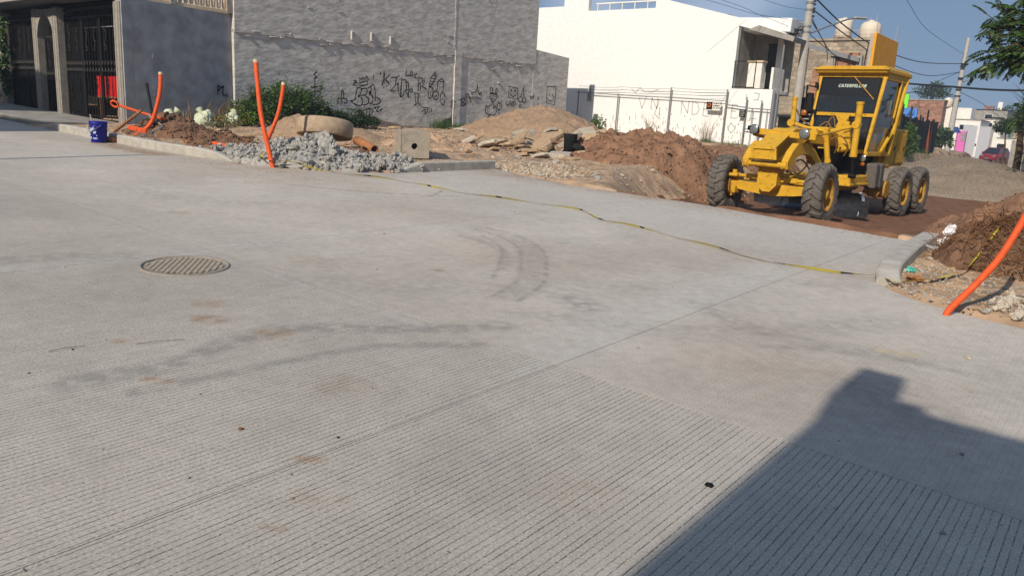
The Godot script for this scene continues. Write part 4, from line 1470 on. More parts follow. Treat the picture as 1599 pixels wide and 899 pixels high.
# ---------------------------------------------------------------- up the side street
func build_far_street() -> void:
	var h := simple_house("far_brick_house", "bare brick house with a flat roof beyond the blue and green painted wall", Vector3(-20.5, 0.0, -92.0), Vector3(-15.6, 5.35, -85.0), M.brick_far)
	var pw := thing("painted_wall", "short street wall painted blue over white with a lime green board above", "wall")
	obj("white_base", box_mesh(Vector3(-14.6, 1.6, -67.3), Vector3(1.0, 3.0, 0.25)), M.white_plain, pw)
	obj("blue_panel", box_mesh(Vector3(-14.6, 3.5, -67.29), Vector3(1.02, 0.82, 0.3)), M.blue_panel, pw)
	obj("green_board", box_mesh(Vector3(-15.05, 4.42, -67.3), Vector3(0.4, 1.05, 0.2)), M.green_panel, pw)
	var st := ns()
	for p in [[-14.78, 3.25, 3.7], [-14.45, 3.2, 3.75]]:
		prism(st, P2([p[0], p[1], p[0] + 0.05, p[1], p[0] + 0.2, p[2], p[0] + 0.14, p[2]]), XY(-67.12), 0.02)
	box(st, Vector3(-14.6, 3.42, -67.12), Vector3(0.75, 0.035, 0.02))
	obj("painted_strokes", st, M.blue_cloth, pw)
	# dark net fence along the left of the street
	var f := thing("net_fence", "black shade-net fence with rusty and grey posts along the side street", "fence")
	for i in 6:
		var z := -44.5 - i * 1.9
		var x := -10.0 - i * 0.07
		st = ns()
		cyl(st, Vector3(x, 0.3, z), Vector3(x + rnd(-0.1, 0.1), rnd(2.7, 3.4), z), 0.06, 0.05, 7)
		obj("post", st, [M.net, M.iron_pale, M.net, M.iron][i % 4], f)
		st = ns()
		for k in 6:
			var a := k / 6.0
			var b := (k + 1) / 6.0
			var ya := 2.75 - 0.12 * sin(a * PI) + rnd(-0.06, 0.06)
			quad(st, Vector3(x - 0.07 * a, 0.45, z - 2 * a), Vector3(x - 0.07 * b, 0.45, z - 2 * b), Vector3(x - 0.07 * b + 0.05 * sin(b * 9), ya, z - 2 * b), Vector3(x - 0.07 * a + 0.05 * sin(a * 9), ya, z - 2 * a))
		obj("net_panel", st, M.net, f)
	var o := thing("rust_post", "tilted rust orange steel post in front of the black net", "post")
	st = ns()
	cyl(st, Vector3(-10.2, 0.5, -53.0), Vector3(-10.42, 2.6, -53.3), 0.08, 0.08, 8)
	obj("shaft", st, M.rust, o)
	st = ns()
	cyl(st, Vector3(-10.2, 0.4, -53.0), Vector3(-10.2, 0.58, -53.0), 0.13, 0.1, 8)
	obj("foot", st, M.pole, o)
	# houses where the street bends away
	h = simple_house("far_white_house", "white flat-roofed house with one wide dark window above the metal gate", Vector3(-18.6, 0, -126), Vector3(-14.6, 4.7, -118.5), M.white_plain, [[-16.6, 4.05, 1.7, 0.5]])
	obj("roof_clutter", box_mesh(Vector3(-15.6, 4.95, -120), Vector3(1.8, 0.25, 0.8)), M.net, h)
	h = simple_house("far_stepped_house", "white stepped house with a long window band behind the concrete lamp pole", Vector3(-19.2, 0, -112), Vector3(-15.2, 4.2, -105.5), M.white_plain, [[-16.6, 3.35, 1.4, 0.55]])
	obj("upper_storey", box_mesh(Vector3(-17.6, 4.9, -108), Vector3(2.2, 1.4, 3.0)), M.white_plain, h)
	simple_house("far_gray_house", "grey two storey house with dark eave behind the stepped white house", Vector3(-20.4, 0, -140), Vector3(-15.9, 6.4, -132), M.render_gray, [[-18.2, 5.4, 0.9, 0.8]], M.net)
	h = simple_house("far_tan_house", "small tan house on the skyline with a white roof tower", Vector3(-23.5, 0, -166), Vector3(-19.4, 7.3, -160), M.cream)
	obj("roof_tower", box_mesh(Vector3(-20.6, 8.1, -160.5), Vector3(0.7, 1.6, 0.7)), M.white_plain, h)
	obj("roof_room", box_mesh(Vector3(-22.3, 7.8, -161), Vector3(1.4, 0.9, 1.4)), M.brick_far, h)
	simple_house("far_low_house", "low white house with a dark doorway behind the red car", Vector3(-14.1, -0.5, -120), Vector3(-11.2, 2.35, -112), M.white_plain, [[-13.6, 1.05, 0.75, 1.3]])
	simple_house("far_terrace_house", "long cream house closing the view between gate and trees", Vector3(-14.3, -0.5, -138), Vector3(-9.5, 4.6, -128), M.cream)
	tank("water_tank", "cream water tank on the roof of the stepped house beside the lamp pole", Vector3(-15.6, 4.85, -86.8), 0.42, 0.85, true)
	obj("tank_room", box_mesh(Vector3(-15.7, 2.4, -87.2), Vector3(1.2, 4.9, 1.2)), M.white_plain, h)
	# metal gate, pink wall, blue awning
	var dir := Vector3(2.6, 0, -2.05).normalized()
	var b := Basis(dir, Vector3.UP, dir.cross(Vector3.UP))
	var g := thing("metal_gate", "tall white sheet metal gate between pink wall and red car", "gate", Vector3(-15.45, -0.3, -105.5))
	g.basis = b
	obj("left_leaf", box_mesh(Vector3(-0.82, 1.95, 0), Vector3(1.6, 3.85, 0.08)), M.gate_gray, g).set_meta("label", "leaf of the gate beside the pink wall")
	obj("right_leaf", box_mesh(Vector3(0.82, 1.92, 0), Vector3(1.6, 3.8, 0.08)), M.gate_gray, g)
	obj("handle", box_mesh(Vector3(0.08, 1.7, 0.08), Vector3(0.16, 0.3, 0.06)), M.iron, g)
	obj("gate_post", box_mesh(Vector3(1.75, 2.0, 0.1), Vector3(0.22, 4.2, 0.22)), M.pole, g)
	var pk := thing("pink_wall", "bright pink house wall with a grey poster beside the white gate", "wall")
	obj("wall", box_mesh(Vector3(-16.05, 1.3, -100.0), Vector3(0.95, 3.1, 0.6)), M.pink, pk)
	obj("poster", box_mesh(Vector3(-15.8, 2.2, -99.66), Vector3(0.42, 0.95, 0.04)), M.render_gray, pk)
	var aw := thing("blue_awning", "faded blue canvas awning on thin poles beside the pink wall", "awning")
	st = ns()
	prism(st, P2([-16.8, 2.55, -16.5, 3.05, -15.3, 3.1, -14.95, 2.5]), XY(-92.0), 1.2)
	obj("canvas", st, M.blue_cloth, aw)
	st = ns()
	for x in [-16.6, -15.1]:
		cyl(st, Vector3(x, 0.2, -91.5), Vector3(x, 2.6, -91.5), 0.04, 0.04, 6)
	obj("pole", st, M.galv, aw)
	obj("blue_curtain", box_mesh(Vector3(-16.2, 1.6, -92.4), Vector3(0.9, 1.5, 0.1)), M.blue_cloth, aw)
	# wall in shade on the right of the street
	var w := thing("boundary_wall", "dark grey boundary wall under the trees on the far side of the street", "wall")
	st = ns()
	box(st, Vector3(-5.4, 0.45, -63.0), Vector3(0.25, 2.3, 26.0))
	obj("wall", st, M.render_gray, w)
	st = ns()
	for i in 9:
		box(st, Vector3(-5.41, 0.5, -50.2 - i * 3.1), Vector3(0.34, 2.5, 0.3))
	obj("pier", st, M.column, w)
	build_car()


func build_car() -> void:
	var c := thing("red_car", "small red hatchback parked nose on beside the white metal gate", "car", Vector3(-11.55, -0.30, -92.5), -0.22)
	c.scale = Vector3.ONE * 1.03
	var st := ns()
	# lower body, then tapered cabin; local +z is the nose
	var rows := [[-1.9, 0.45, 0.74, 0.95], [-1.75, 0.28, 0.8, 1.0], [0.7, 0.25, 0.83, 0.98], [1.35, 0.26, 0.82, 0.86], [1.8, 0.28, 0.74, 0.72], [1.95, 0.36, 0.6, 0.58]]
	for i in rows.size() - 1:
		var a: Array = rows[i]
		var d: Array = rows[i + 1]
		var p := []
		for q in [a, d]:
			p.append([Vector3(-q[2], q[1], q[0]), Vector3(-q[2] * 1.02, lerpf(q[1], q[3], 0.6), q[0]), Vector3(-q[2] * 0.9, q[3], q[0]), Vector3(q[2] * 0.9, q[3], q[0]), Vector3(q[2] * 1.02, lerpf(q[1], q[3], 0.6), q[0]), Vector3(q[2], q[1], q[0])])
		st.set_smooth_group(1)
		for k in 6:
			quad_out(st, p[0][k], p[0][(k + 1) % 6], p[1][(k + 1) % 6], p[1][k], Vector3(0, 0.6, (a[0] + d[0]) / 2))
	st.set_smooth_group(-1)
	for q in [rows[0], rows[-1]]:
		quad_out(st, Vector3(-q[2], q[1], q[0]), Vector3(q[2], q[1], q[0]), Vector3(q[2] * 0.9, q[3], q[0]), Vector3(-q[2] * 0.9, q[3], q[0]), Vector3(0, 0.6, 0))
	obj("body", st, M.car, c)
	st = ns()
	var lo := [Vector3(-0.74, 0.95, -1.8), Vector3(0.74, 0.95, -1.8), Vector3(0.74, 0.93, 1.15), Vector3(-0.74, 0.93, 1.15)]
	var hi := [Vector3(-0.58, 1.46, -1.35), Vector3(0.58, 1.46, -1.35), Vector3(0.56, 1.47, 0.25), Vector3(-0.56, 1.47, 0.25)]
	for k in 4:
		quad_out(st, lo[k], lo[(k + 1) % 4], hi[(k + 1) % 4], hi[k], Vector3(0, 1.1, -0.3))
	obj("glass_house", st, M.window, c)
	st = ns()
	box(st, Vector3(0, 1.48, -0.55), Vector3(1.14, 0.05, 1.62), Basis(), 0.02)
	for s in [-1.0, 1.0]:
		tube(st, [Vector3(s * 0.74, 0.93, 1.15), Vector3(s * 0.56, 1.47, 0.25)], 0.045, 6)
		tube(st, [Vector3(s * 0.745, 0.94, -0.4), Vector3(s * 0.57, 1.47, -0.4)], 0.045, 6)
	obj("roof", st, M.car, c)
	for s in [-1.0, 1.0]:
		st = ns()
		lathe(st, [Vector2(0, -0.02), Vector2(0.13, 0), Vector2(0.1, 0.05), Vector2(0, 0.07)], 10, Transform3D(Basis(Vector3.RIGHT, PI / 2).scaled(Vector3(1.2, 0.9, 1)), Vector3(s * 0.55, 0.68, 1.82)))
		obj("headlight", st, M.lamp_glass, c)
		st = ns()
		box(st, Vector3(s * 0.85, 1.0, 0.85), Vector3(0.16, 0.11, 0.09), Basis(), 0.03)
		obj("mirror", st, M.car, c)
		for z in [-1.15, 1.25]:
			st = ns()
			lathe(st, [Vector2(0.19, -0.09), Vector2(0.29, -0.08), Vector2(0.30, 0), Vector2(0.29, 0.08), Vector2(0.19, 0.09)], 16, Transform3D(Basis(Vector3.BACK, PI / 2), Vector3(s * 0.74, 0.3, z)))
			var wl := obj("wheel", st, M.tyre, c)
			st = ns()
			cyl(st, Vector3(s * 0.72, 0.3, z), Vector3(s * 0.83, 0.3, z), 0.19, 0.17, 12)
			obj("rim", st, M.chrome, wl)
	obj("number_plate", box_mesh(Vector3(0, 0.46, 1.965), Vector3(0.36, 0.14, 0.02)), M.lamp_glass, c)
	obj("grille", box_mesh(Vector3(0, 0.60, 1.93), Vector3(0.34, 0.06, 0.03)), M.black, c)
	obj("lower_intake", box_mesh(Vector3(0, 0.32, 1.93), Vector3(0.9, 0.09, 0.04)), M.black, c)


# ---------------------------------------------------------------- heaps
func heap(called: String, label: String, cat: String, at: Vector2, rx: float, rz: float, top: float, turn: float, mat: Material, opt := {}) -> Node3D:
	var y0 := ground(at.x, at.y)
	var hgt := top - y0
	var n := 96
	var m := 34
	var ns_ := noise(int(absf(at.x) * 70.0) + 1, 0.55, 4)
	var fine := noise(int(absf(at.y) * 50.0) + 2, 3.2, 4)
	var ca := cos(turn)
	var sa := sin(turn)
	var rows := []
	for j in m + 1:
		var t := float(j) / m
		var row := []
		for i in n:
			var a := TAU * i / n
			var wob: float = 1.0 + 0.16 * ns_.get_noise_2d(cos(a) * 2.0 + 9.0, sin(a) * 2.0)
			var lx := cos(a) * rx * t * wob
			var lz := sin(a) * rz * t * wob
			var x := at.x + lx * ca + lz * sa
			var z := at.y - lx * sa + lz * ca
			var prof: float = pow(1.0 - t, opt.get("pow", 1.0))
			prof = lerpf(prof, 1.0 - t * t, opt.get("round", 0.35))
			var ridge: float = opt.get("ridge", 0.0)
			if ridge > 0.0:
				prof = maxf(prof, (1.0 - smoothstep(0.3, 1.0, t)) * (1.0 - ridge * absf(sin(a))))
			var amp: float = opt.get("rough", 0.1)
			var y := ground(x, z) * t + y0 * (1.0 - t) if t < 0.9 else ground(x, z)
			y += hgt * prof * (1.0 + 0.35 * ns_.get_noise_2d(lx * 1.2, lz * 1.2) * t)
			y += amp * (1.0 - 0.5 * t) * ns_.get_noise_2d(lx * 3.0, lz * 3.0) + amp * 0.35 * fine.get_noise_2d(lx, lz)
			if j == m:
				y = ground(x, z) - 0.06
			row.append(Vector3(x, y, z))
		rows.append(row)
	var v := PackedVector3Array()
	var idx := PackedInt32Array()
	for row in rows:
		for p in row:
			v.append(p)
	for j in m:
		for i in n:
			var i2 := (i + 1) % n
			for q in [j * n + i, (j + 1) * n + i, (j + 1) * n + i2, j * n + i, (j + 1) * n + i2, j * n + i2]:
				idx.append(q)
	var st := SurfaceTool.new()
	st.begin(Mesh.PRIMITIVE_TRIANGLES)
	st.set_smooth_group(1)
	for k in range(0, idx.size(), 3):
		st.add_vertex(v[idx[k]])
		st.add_vertex(v[idx[k + 1]])
		st.add_vertex(v[idx[k + 2]])
	st.generate_normals()
	var mesh := st.commit()
	var arr := mesh.surface_get_arrays(0)
	var nr: PackedVector3Array = arr[Mesh.ARRAY_NORMAL]
	var up := 0.0
	for q in nr:
		up += q.y
	if up < 0.0:
		for k in nr.size():
			nr[k] = -nr[k]
		arr[Mesh.ARRAY_NORMAL] = nr
		mesh = ArrayMesh.new()
		mesh.add_surface_from_arrays(Mesh.PRIMITIVE_TRIANGLES, arr)
	var t := thing(called, label, cat, Vector3.ZERO)
	obj("earth", mesh, mat, t)
	if opt.get("clods", 0) > 0:
		var clod := rock_mesh(int(at.x * 10) + 40, 0.8, 1)
		var xs := []
		for k in int(opt.clods):
			var a := rnd(0, TAU)
			var j := mini(m, int(pow(rnd(0, 1), opt.get("spread", 0.45)) * m * 1.0))
			var p: Vector3 = rows[j][int(a / TAU * n) % n]
			var s: float = rnd(0.02, 0.065) * opt.get("clod", 1.0) * (1.8 if k % 17 == 0 else 1.0)
			xs.append(Transform3D(Basis(Vector3(rnd(-1, 1), rnd(-1, 1), rnd(-1, 1)).normalized(), rnd(0, TAU)).scaled(Vector3(s * rnd(0.7, 1.5), s, s * rnd(0.7, 1.4))), p + Vector3(0, s * 0.15, 0)))
		copies("clods", clod, mat, xs, t)
	return t


func build_heaps() -> void:
	heap("sand_heap", "big pale sand heap against the end of the graffiti wall", "sand heap", Vector2(-15.35, -20.6), 2.75, 2.3, 1.84, 0.25, M.sand, {"round": 0.42, "rough": 0.13, "clods": 420, "clod": 0.7})
	heap("soil_heap", "red-brown soil heap beside the grader's far front wheel", "soil heap", Vector2(-9.6, -17.4), 2.75, 2.2, 1.22, 0.2, M.red_soil, {"round": 0.7, "rough": 0.26, "clods": 1400, "clod": 1.1})
	heap("soil_heap", "low spread of brown soil in front of the white house fence", "soil heap", Vector2(-9.6, -22.5), 2.6, 2.4, 0.95, 0.0, M.red_soil, {"round": 0.5, "rough": 0.1, "clods": 200})
	heap("gravel_heap", "long grey-tan gravel heap across the side street behind the grader", "gravel heap", Vector2(-5.1, -33.6), 4.2, 4.6, 0.93, 0.0, M.gravel, {"round": 0.55, "rough": 0.05, "clods": 2600, "clod": 0.75, "spread": 0.5})
	heap("gravel_heap", "second gravel ridge running up to the red car", "gravel heap", Vector2(-6.8, -41.5), 3.0, 5.0, 0.82, 0.0, M.gravel, {"round": 0.6, "rough": 0.08, "clods": 500})
	heap("soil_heap", "smooth red soil heap at the end of the curved kerb", "soil heap", Vector2(-0.15, -11.9), 1.75, 1.5, 1.08, 0.1, M.red_soil, {"round": 0.7, "rough": 0.1, "clods": 260, "clod": 0.8})
	heap("soil_heap", "trampled brown soil spread below the kerb end", "soil heap", Vector2(-1.35, -12.3), 1.1, 1.6, 0.42, 0.0, M.red_soil, {"round": 0.6, "rough": 0.12, "clods": 200})
	heap("soil_heap", "dark brown trench spoil behind the kerb by the blue bucket", "soil heap", Vector2(-15.45, -8.05), 1.15, 0.75, 1.08, 0.15, M.dark_soil, {"round": 0.5, "rough": 0.14, "clods": 300})
	heap("soil_heap", "crumbly dark soil mound at the foot of the short orange pipe", "soil heap", Vector2(-13.4, -8.0), 1.1, 0.6, 0.78, 0.0, M.dark_soil, {"round": 0.6, "rough": 0.18, "clods": 260})
	heap("sand_heap", "small cone of tan sand in front of the green bush", "sand heap", Vector2(-15.2, -11.0), 0.95, 0.85, 1.22, 0.0, M.sand, {"round": 0.15, "rough": 0.06, "clods": 80, "clod": 0.6})
	heap("sand_heap", "flat tan sand heap behind the concrete ring", "sand heap", Vector2(-14.2, -11.6), 1.15, 0.8, 0.98, 0.4, M.sand, {"round": 0.5, "rough": 0.06, "clods": 80, "clod": 0.6})
	heap("soil_heap", "low brown mound between clay pipe and concrete box", "soil heap", Vector2(-10.9, -8.9), 0.9, 0.7, 0.72, 0.0, M.dark_soil, {"round": 0.6, "rough": 0.12, "clods": 160})
	heap("soil_heap", "pale loose soil behind the concrete box", "soil heap", Vector2(-13.0, -12.8), 1.5, 1.0, 0.92, 0.3, M.dirt, {"round": 0.5, "rough": 0.12, "clods": 160})
	heap("soil_heap", "grassy earth bank at the foot of the lamp pole up the street", "soil heap", Vector2(-11.4, -60.0), 2.2, 6.0, 1.0, 0.0, M.dirt, {"round": 0.6, "rough": 0.2, "clods": 100})


# ---------------------------------------------------------------- the grader: local x to its left side, y up, +z forwards, origin under the front axle
func G(t: float, h: float, s: float) -> Vector3:   # across, height, distance behind the front axle
	return Vector3(t, h, -s)


func tyre_mesh(dir: float) -> ArrayMesh:
	var st := ns()
	var x := Transform3D(Basis(Vector3.BACK, -PI / 2), Vector3.ZERO)   # lathe axis along x
	lathe(st, [Vector2(0.315, -0.13), Vector2(0.37, -0.165), Vector2(0.46, -0.182), Vector2(0.53, -0.172), Vector2(0.565, -0.14), Vector2(0.578, -0.06), Vector2(0.58, 0.0), Vector2(0.578, 0.06), Vector2(0.565, 0.14), Vector2(0.53, 0.172), Vector2(0.46, 0.182), Vector2(0.37, 0.165), Vector2(0.315, 0.13), Vector2(0.30, 0.0), Vector2(0.315, -0.13)], 48, x)
	# angled traction bars in two staggered rows, bent over the shoulder
	for side in [-1.0, 1.0]:
		for i in 18:
			var a0 := TAU * (i + (0.5 if side > 0 else 0.0)) / 18.0
			var pts := []
			for q in [[-0.015, 0.613, 0.0], [0.06, 0.613, 0.05], [0.125, 0.60, 0.13], [0.172, 0.565, 0.185], [0.188, 0.51, 0.2], [0.182, 0.47, 0.2]]:
				var a: float = a0 + q[2] * dir
				pts.append([Vector3(side * q[0], q[1] * cos(a), q[1] * sin(a)), a])
			for k in pts.size() - 1:
				var w0 := 0.043 + 0.008 * k
				var p := []
				for e in [k, k + 1]:
					var c: Vector3 = pts[e][0]
					var tang := Vector3(0, -sin(pts[e][1]), cos(pts[e][1]))
					var inward := Vector3(-side * (0.02 if e > 1 else 0.0), -cos(pts[e][1]) * 0.06, -sin(pts[e][1]) * 0.06)
					if e >= 3:
						inward = Vector3(-side * 0.05, -cos(pts[e][1]) * 0.02, -sin(pts[e][1]) * 0.02)
					p += [c - tang * w0 * 0.72, c + tang * w0 * 0.72, c + tang * w0 + inward, c - tang * w0 + inward]
				var mid: Vector3 = (p[2] + p[3] + p[6] + p[7]) * 0.25
				quad_out(st, p[0], p[1], p[5], p[4], mid)
				quad_out(st, p[1], p[2], p[6], p[5], mid)
				quad_out(st, p[3], p[0], p[4], p[7], mid)
				if k == 0:
					quad_out(st, p[0], p[1], p[2], p[3], mid)
				if k == pts.size() - 2:
					quad_out(st, p[4], p[5], p[6], p[7], mid)
	return to_mesh(st)


func rim_mesh() -> ArrayMesh:   # dished disc facing +x
	var st := ns()
	var x := Transform3D(Basis(Vector3.BACK, -PI / 2), Vector3.ZERO)
	lathe(st, [Vector2(0.322, -0.13), Vector2(0.325, 0.10), Vector2(0.33, 0.155), Vector2(0.305, 0.16), Vector2(0.285, 0.12), Vector2(0.27, 0.04), Vector2(0.22, 0.02), Vector2(0.20, 0.05), Vector2(0.17, 0.06), Vector2(0.165, 0.11), Vector2(0.10, 0.12), Vector2(0.09, 0.15), Vector2(0.0, 0.155)], 36, x)
	for i in 10:
		var a := TAU * i / 10.0
		cyl(st, Vector3(0.05, 0.185 * cos(a), 0.185 * sin(a)), Vector3(0.085, 0.185 * cos(a), 0.185 * sin(a)), 0.02, 0.018, 6)
	return to_mesh(st)


func hub_mesh() -> ArrayMesh:
	var st := ns()
	cyl(st, Vector3(-0.16, 0, 0), Vector3(0.02, 0, 0), 0.2, 0.2, 24)
	cyl(st, Vector3(-0.22, 0, 0), Vector3(-0.14, 0, 0), 0.12, 0.12, 16)
	return to_mesh(st)


func yb(root: Node, called: String, c: Vector3, s: Vector3, mat: Material = null, b := Basis(), bev := 0.015) -> MeshInstance3D:
	var st := ns()
	box(st, c, s, b, bev)
	return obj(called, st, mat if mat else M.yellow, root)


func plate(poly: Array, t: float, thick: float) -> SurfaceTool:   # polygon drawn as (s, h) in a fore-and-aft plane
	var q := PackedVector2Array()
	for i in range(0, poly.size(), 2):
		q.append(Vector2(-poly[i], poly[i + 1]))
	var st := ns()
	prism(st, q, ZY(t), thick)
	return st


func face_plate(poly: Array, s: float, thick: float) -> SurfaceTool:   # polygon drawn as (t, h) facing forwards
	var st := ns()
	prism(st, P2(poly), XY(-s), thick)
	return st


func hoses(root: Node, list: Array, r: float, mat: Material) -> void:
	for p in list:
		var pts := []
		for q in p:
			pts.append(G(q[0], q[1], q[2]))
		var st := ns()
		tube(st, smooth_path(pts, 5), r, 6)
		obj("hydraulic_hose", st, mat, root)


func ram(root: Node, a: Vector3, b: Vector3, r: float, rod: Vector3) -> void:
	var st := ns()
	cyl(st, a, b, r, r, 14)
	var d := (b - a).normalized()
	cyl(st, a - d * 0.015, a + d * 0.04, r * 1.18, r * 1.18, 14)
	cyl(st, b - d * 0.05, b + d * 0.02, r * 1.2, r * 1.2, 14)
	var o := obj("lift_cylinder", st, M.yellow, root)
	st = ns()
	cyl(st, b, rod, r * 0.42, r * 0.42, 10)
	cyl(st, rod - Vector3(0.07, 0, 0), rod + Vector3(0.07, 0, 0), r * 0.8, r * 0.8, 10)
	obj("piston_rod", st, M.black, o)


func build_grader() -> void:
	var g := thing("motor_grader", "yellow motor grader with glazed cab parked on the dug out side street", "motor grader", Vector3(-5.668, 0.0, -15.529), deg_to_rad(-3.0))
	# wheels
	var ty := tyre_mesh(1.0)
	var rim := rim_mesh()
	var hub := hub_mesh()
	for w in [[0.955, 0.285, 0.0], [-1.05, 0.30, 0.0], [0.955, 0.17, 5.1], [0.955, 0.165, 6.62], [-0.955, 0.17, 5.1], [-0.955, 0.165, 6.62]]:
		var o := obj("wheel", ty, M.tyre, g)
		var spin := rnd(0, 0.3)
		var b := Basis(Vector3.RIGHT, spin)
		if w[0] < 0:
			b = Basis(Vector3.UP, PI) * b
		if w[2] == 0.0:
			b = Basis(Vector3.BACK, 0.03) * Basis(Vector3.UP, 0.05) * b
		o.transform = Transform3D(b, G(w[0], w[1], w[2]))
		obj("rim", rim, M.yellow_dusty, o)
		obj("hub", hub, M.yellow_dusty, o)
	# front axle
	var st := ns()
	prism(st, P2([-0.88, 0.42, -0.5, 0.40, 0.4, 0.40, 0.82, 0.40, 0.82, 0.26, 0.45, 0.2, 0.0, 0.16, -0.45, 0.2, -0.88, 0.26]), XY(0.0), 0.2)
	obj("front_axle", st, M.yellow, g)
	st = ns()
	cyl(st, G(-0.86, 0.52, -0.12), G(0.82, 0.50, -0.12), 0.035, 0.035, 10)
	cyl(st, G(-0.7, 0.44, 0.14), G(0.75, 0.44, 0.14), 0.03, 0.03, 8)
	box(st, G(-0.42, 0.52, -0.12), Vector3(0.3, 0.1, 0.1), Basis(), 0.015)
	box(st, G(0.36, 0.5, -0.12), Vector3(0.34, 0.1, 0.1), Basis(), 0.015)
	obj("tie_rod", st, M.yellow, g)
	for s in [-1.0, 1.0]:
		st = ns()
		box(st, G(s * 0.83, 0.35, 0), Vector3(0.14, 0.42, 0.16), Basis(Vector3.BACK, s * 0.06), 0.03)
		box(st, G(s * 0.8, 0.52, -0.14), Vector3(0.2, 0.07, 0.22), Basis(), 0.02)
		box(st, G(s * 0.78, 0.22, -0.1), Vector3(0.1, 0.16, 0.24), Basis(), 0.02)
		cyl(st, G(s * 0.86, 0.08, -0.03), G(s * 0.86, 0.62, -0.03), 0.05, 0.05, 10)
		obj("steering_knuckle", st, M.yellow, g)
	st = face_plate([-0.2, 0.72, 0.2, 0.72, 0.2, 0.4, 0.08, 0.26, -0.08, 0.26, -0.2, 0.4], -0.22, 0.3)
	for p in [[-0.13, 0.64], [0.13, 0.64], [-0.13, 0.42], [0.13, 0.42]]:
		cyl(st, G(p[0], p[1], -0.37), G(p[0], p[1], -0.39), 0.022, 0.02, 6)
	cyl(st, G(0, 0.35, -0.37), G(0, 0.35, -0.375), 0.03, 0.03, 10)
	var bol := obj("front_bolster", st, M.yellow, g)
	obj("bolster_cap", face_plate([-0.25, 0.72, 0.25, 0.72, 0.22, 0.78, -0.22, 0.78], -0.2, 0.42), M.yellow, bol)
	st = ns()
	cyl(st, G(-0.4, 0.80, -0.52), G(0.4, 0.80, -0.52), 0.058, 0.058, 16)
	for s in [-1.0, 1.0]:
		cyl(st, G(s * 0.36, 0.80, -0.52), G(s * 0.44, 0.80, -0.52), 0.085, 0.085, 16)
	obj("scarifier_pivot", st, M.yellow, g)
	# scarifier arms: arched side plates
	for s in [-1.0, 1.0]:
		obj("scarifier_arm", plate([-0.58, 0.88, -0.40, 1.08, -0.16, 1.23, 0.30, 1.24, 0.72, 1.12, 1.24, 0.82, 1.05, 0.76, 0.82, 0.86, 0.55, 0.99, 0.16, 1.03, -0.18, 0.97, -0.42, 0.74, -0.56, 0.73], s * 0.40, 0.13), M.yellow, g)
	# main frame: sloping neck with front plate, then the long beam back to the cab
	st = ns()
	prism(st, PackedVector2Array([Vector2(0.66, 1.10), Vector2(0.60, 0.88), Vector2(0.30, 0.86), Vector2(-0.35, 1.14), Vector2(-1.0, 1.26), Vector2(-3.4, 1.16), Vector2(-3.4, 1.44), Vector2(-1.0, 1.54), Vector2(-0.28, 1.50)]), ZY(0.0), 0.32)
	obj("main_frame", st, M.yellow, g)
	st = ns()
	box(st, G(0, 1.30, -0.26), Vector3(0.44, 0.025, 1.0), Basis(Vector3.RIGHT, 0.42), 0.006)
	obj("frame_top_plate", st, M.yellow, g)
	st = face_plate([-0.27, 0.9, 0.27, 0.9, 0.24, 1.12, 0.14, 1.13, 0.12, 1.16, 0.02, 1.16, 0.0, 1.12, -0.2, 1.13, -0.22, 1.17, -0.26, 1.15], -0.66, 0.05)
	for p in [[-0.2, 1.08], [0.2, 1.08], [-0.2, 0.95], [0.2, 0.95], [-0.05, 1.09]]:
		cyl(st, G(p[0], p[1], -0.68), G(p[0], p[1], -0.70), 0.02, 0.018, 6)
	obj("front_plate", st, M.yellow, g)
	# headlight bar
	st = ns()
	var lb := Basis(Vector3.BACK, -0.05)
	box(st, G(0.05, 1.385, -0.02), Vector3(1.36, 0.10, 0.09), lb, 0.012)
	box(st, G(0.05, 1.445, 0.06), Vector3(1.3, 0.02, 0.2), lb, 0.004)
	var bar := obj("light_bar", st, M.yellow, g)
	for s in [-1.0, 1.0]:
		st = ns()
		tube(st, [G(0.05 + s * 0.62, 1.36, 0.02), G(s * 0.2, 1.22, 0.7)], 0.035, 6)
		box(st, G(0.05 + s * 0.6, 1.45, 0.05), Vector3(0.14, 0.14, 0.12), Basis(Vector3.BACK, s * 0.4), 0.015)
		obj("bar_brace", st, M.yellow, bar)
	st = ns()
	tube(st, [G(0.66, 1.38, 0.02), G(0.50, 1.52, 1.8)], 0.02, 6)
	tube(st, [G(-0.54, 1.42, 0.02), G(-0.4, 1.52, 1.8)], 0.02, 6)
	obj("bar_brace", st, M.yellow, bar)
	for p in [[-0.50, 1.455, -0.12], [0.53, 1.42, -0.12]]:
		var black: bool = p[0] < 0
		st = ns()
		lathe(st, [Vector2(0, -0.1), Vector2(0.07, -0.08), Vector2(0.1, 0.0), Vector2(0.1, 0.03), Vector2(0.088, 0.035)], 20, Transform3D(Basis(Vector3.RIGHT, PI / 2), G(p[0], p[1], p[2])))
		var hl := obj("headlight", st, M.black if black else M.galv, g)
		st = ns()
		lathe(st, [Vector2(0.09, 0.03), Vector2(0.06, 0.045), Vector2(0, 0.052)], 20, Transform3D(Basis(Vector3.RIGHT, PI / 2), G(p[0], p[1], p[2])))
		obj("lens", st, M.lamp_glass, hl)
	st = ns()
	cyl(st, G(-0.66, 1.48, -0.06), G(-0.6, 1.48, -0.06), 0.05, 0.05, 10)
	obj("side_lamp", st, M.black, g)
	# blade lifting gear
	st = ns()
	box(st, G(0.0, 1.47, 2.05), Vector3(0.5, 0.24, 0.42), Basis(), 0.03)
	box(st, G(-0.42, 1.60, 2.0), Vector3(0.42, 0.07, 0.1), Basis(Vector3.BACK, -0.25), 0.02)
	box(st, G(0.52, 1.58, 2.0), Vector3(0.56, 0.07, 0.1), Basis(Vector3.BACK, 0.25), 0.02)
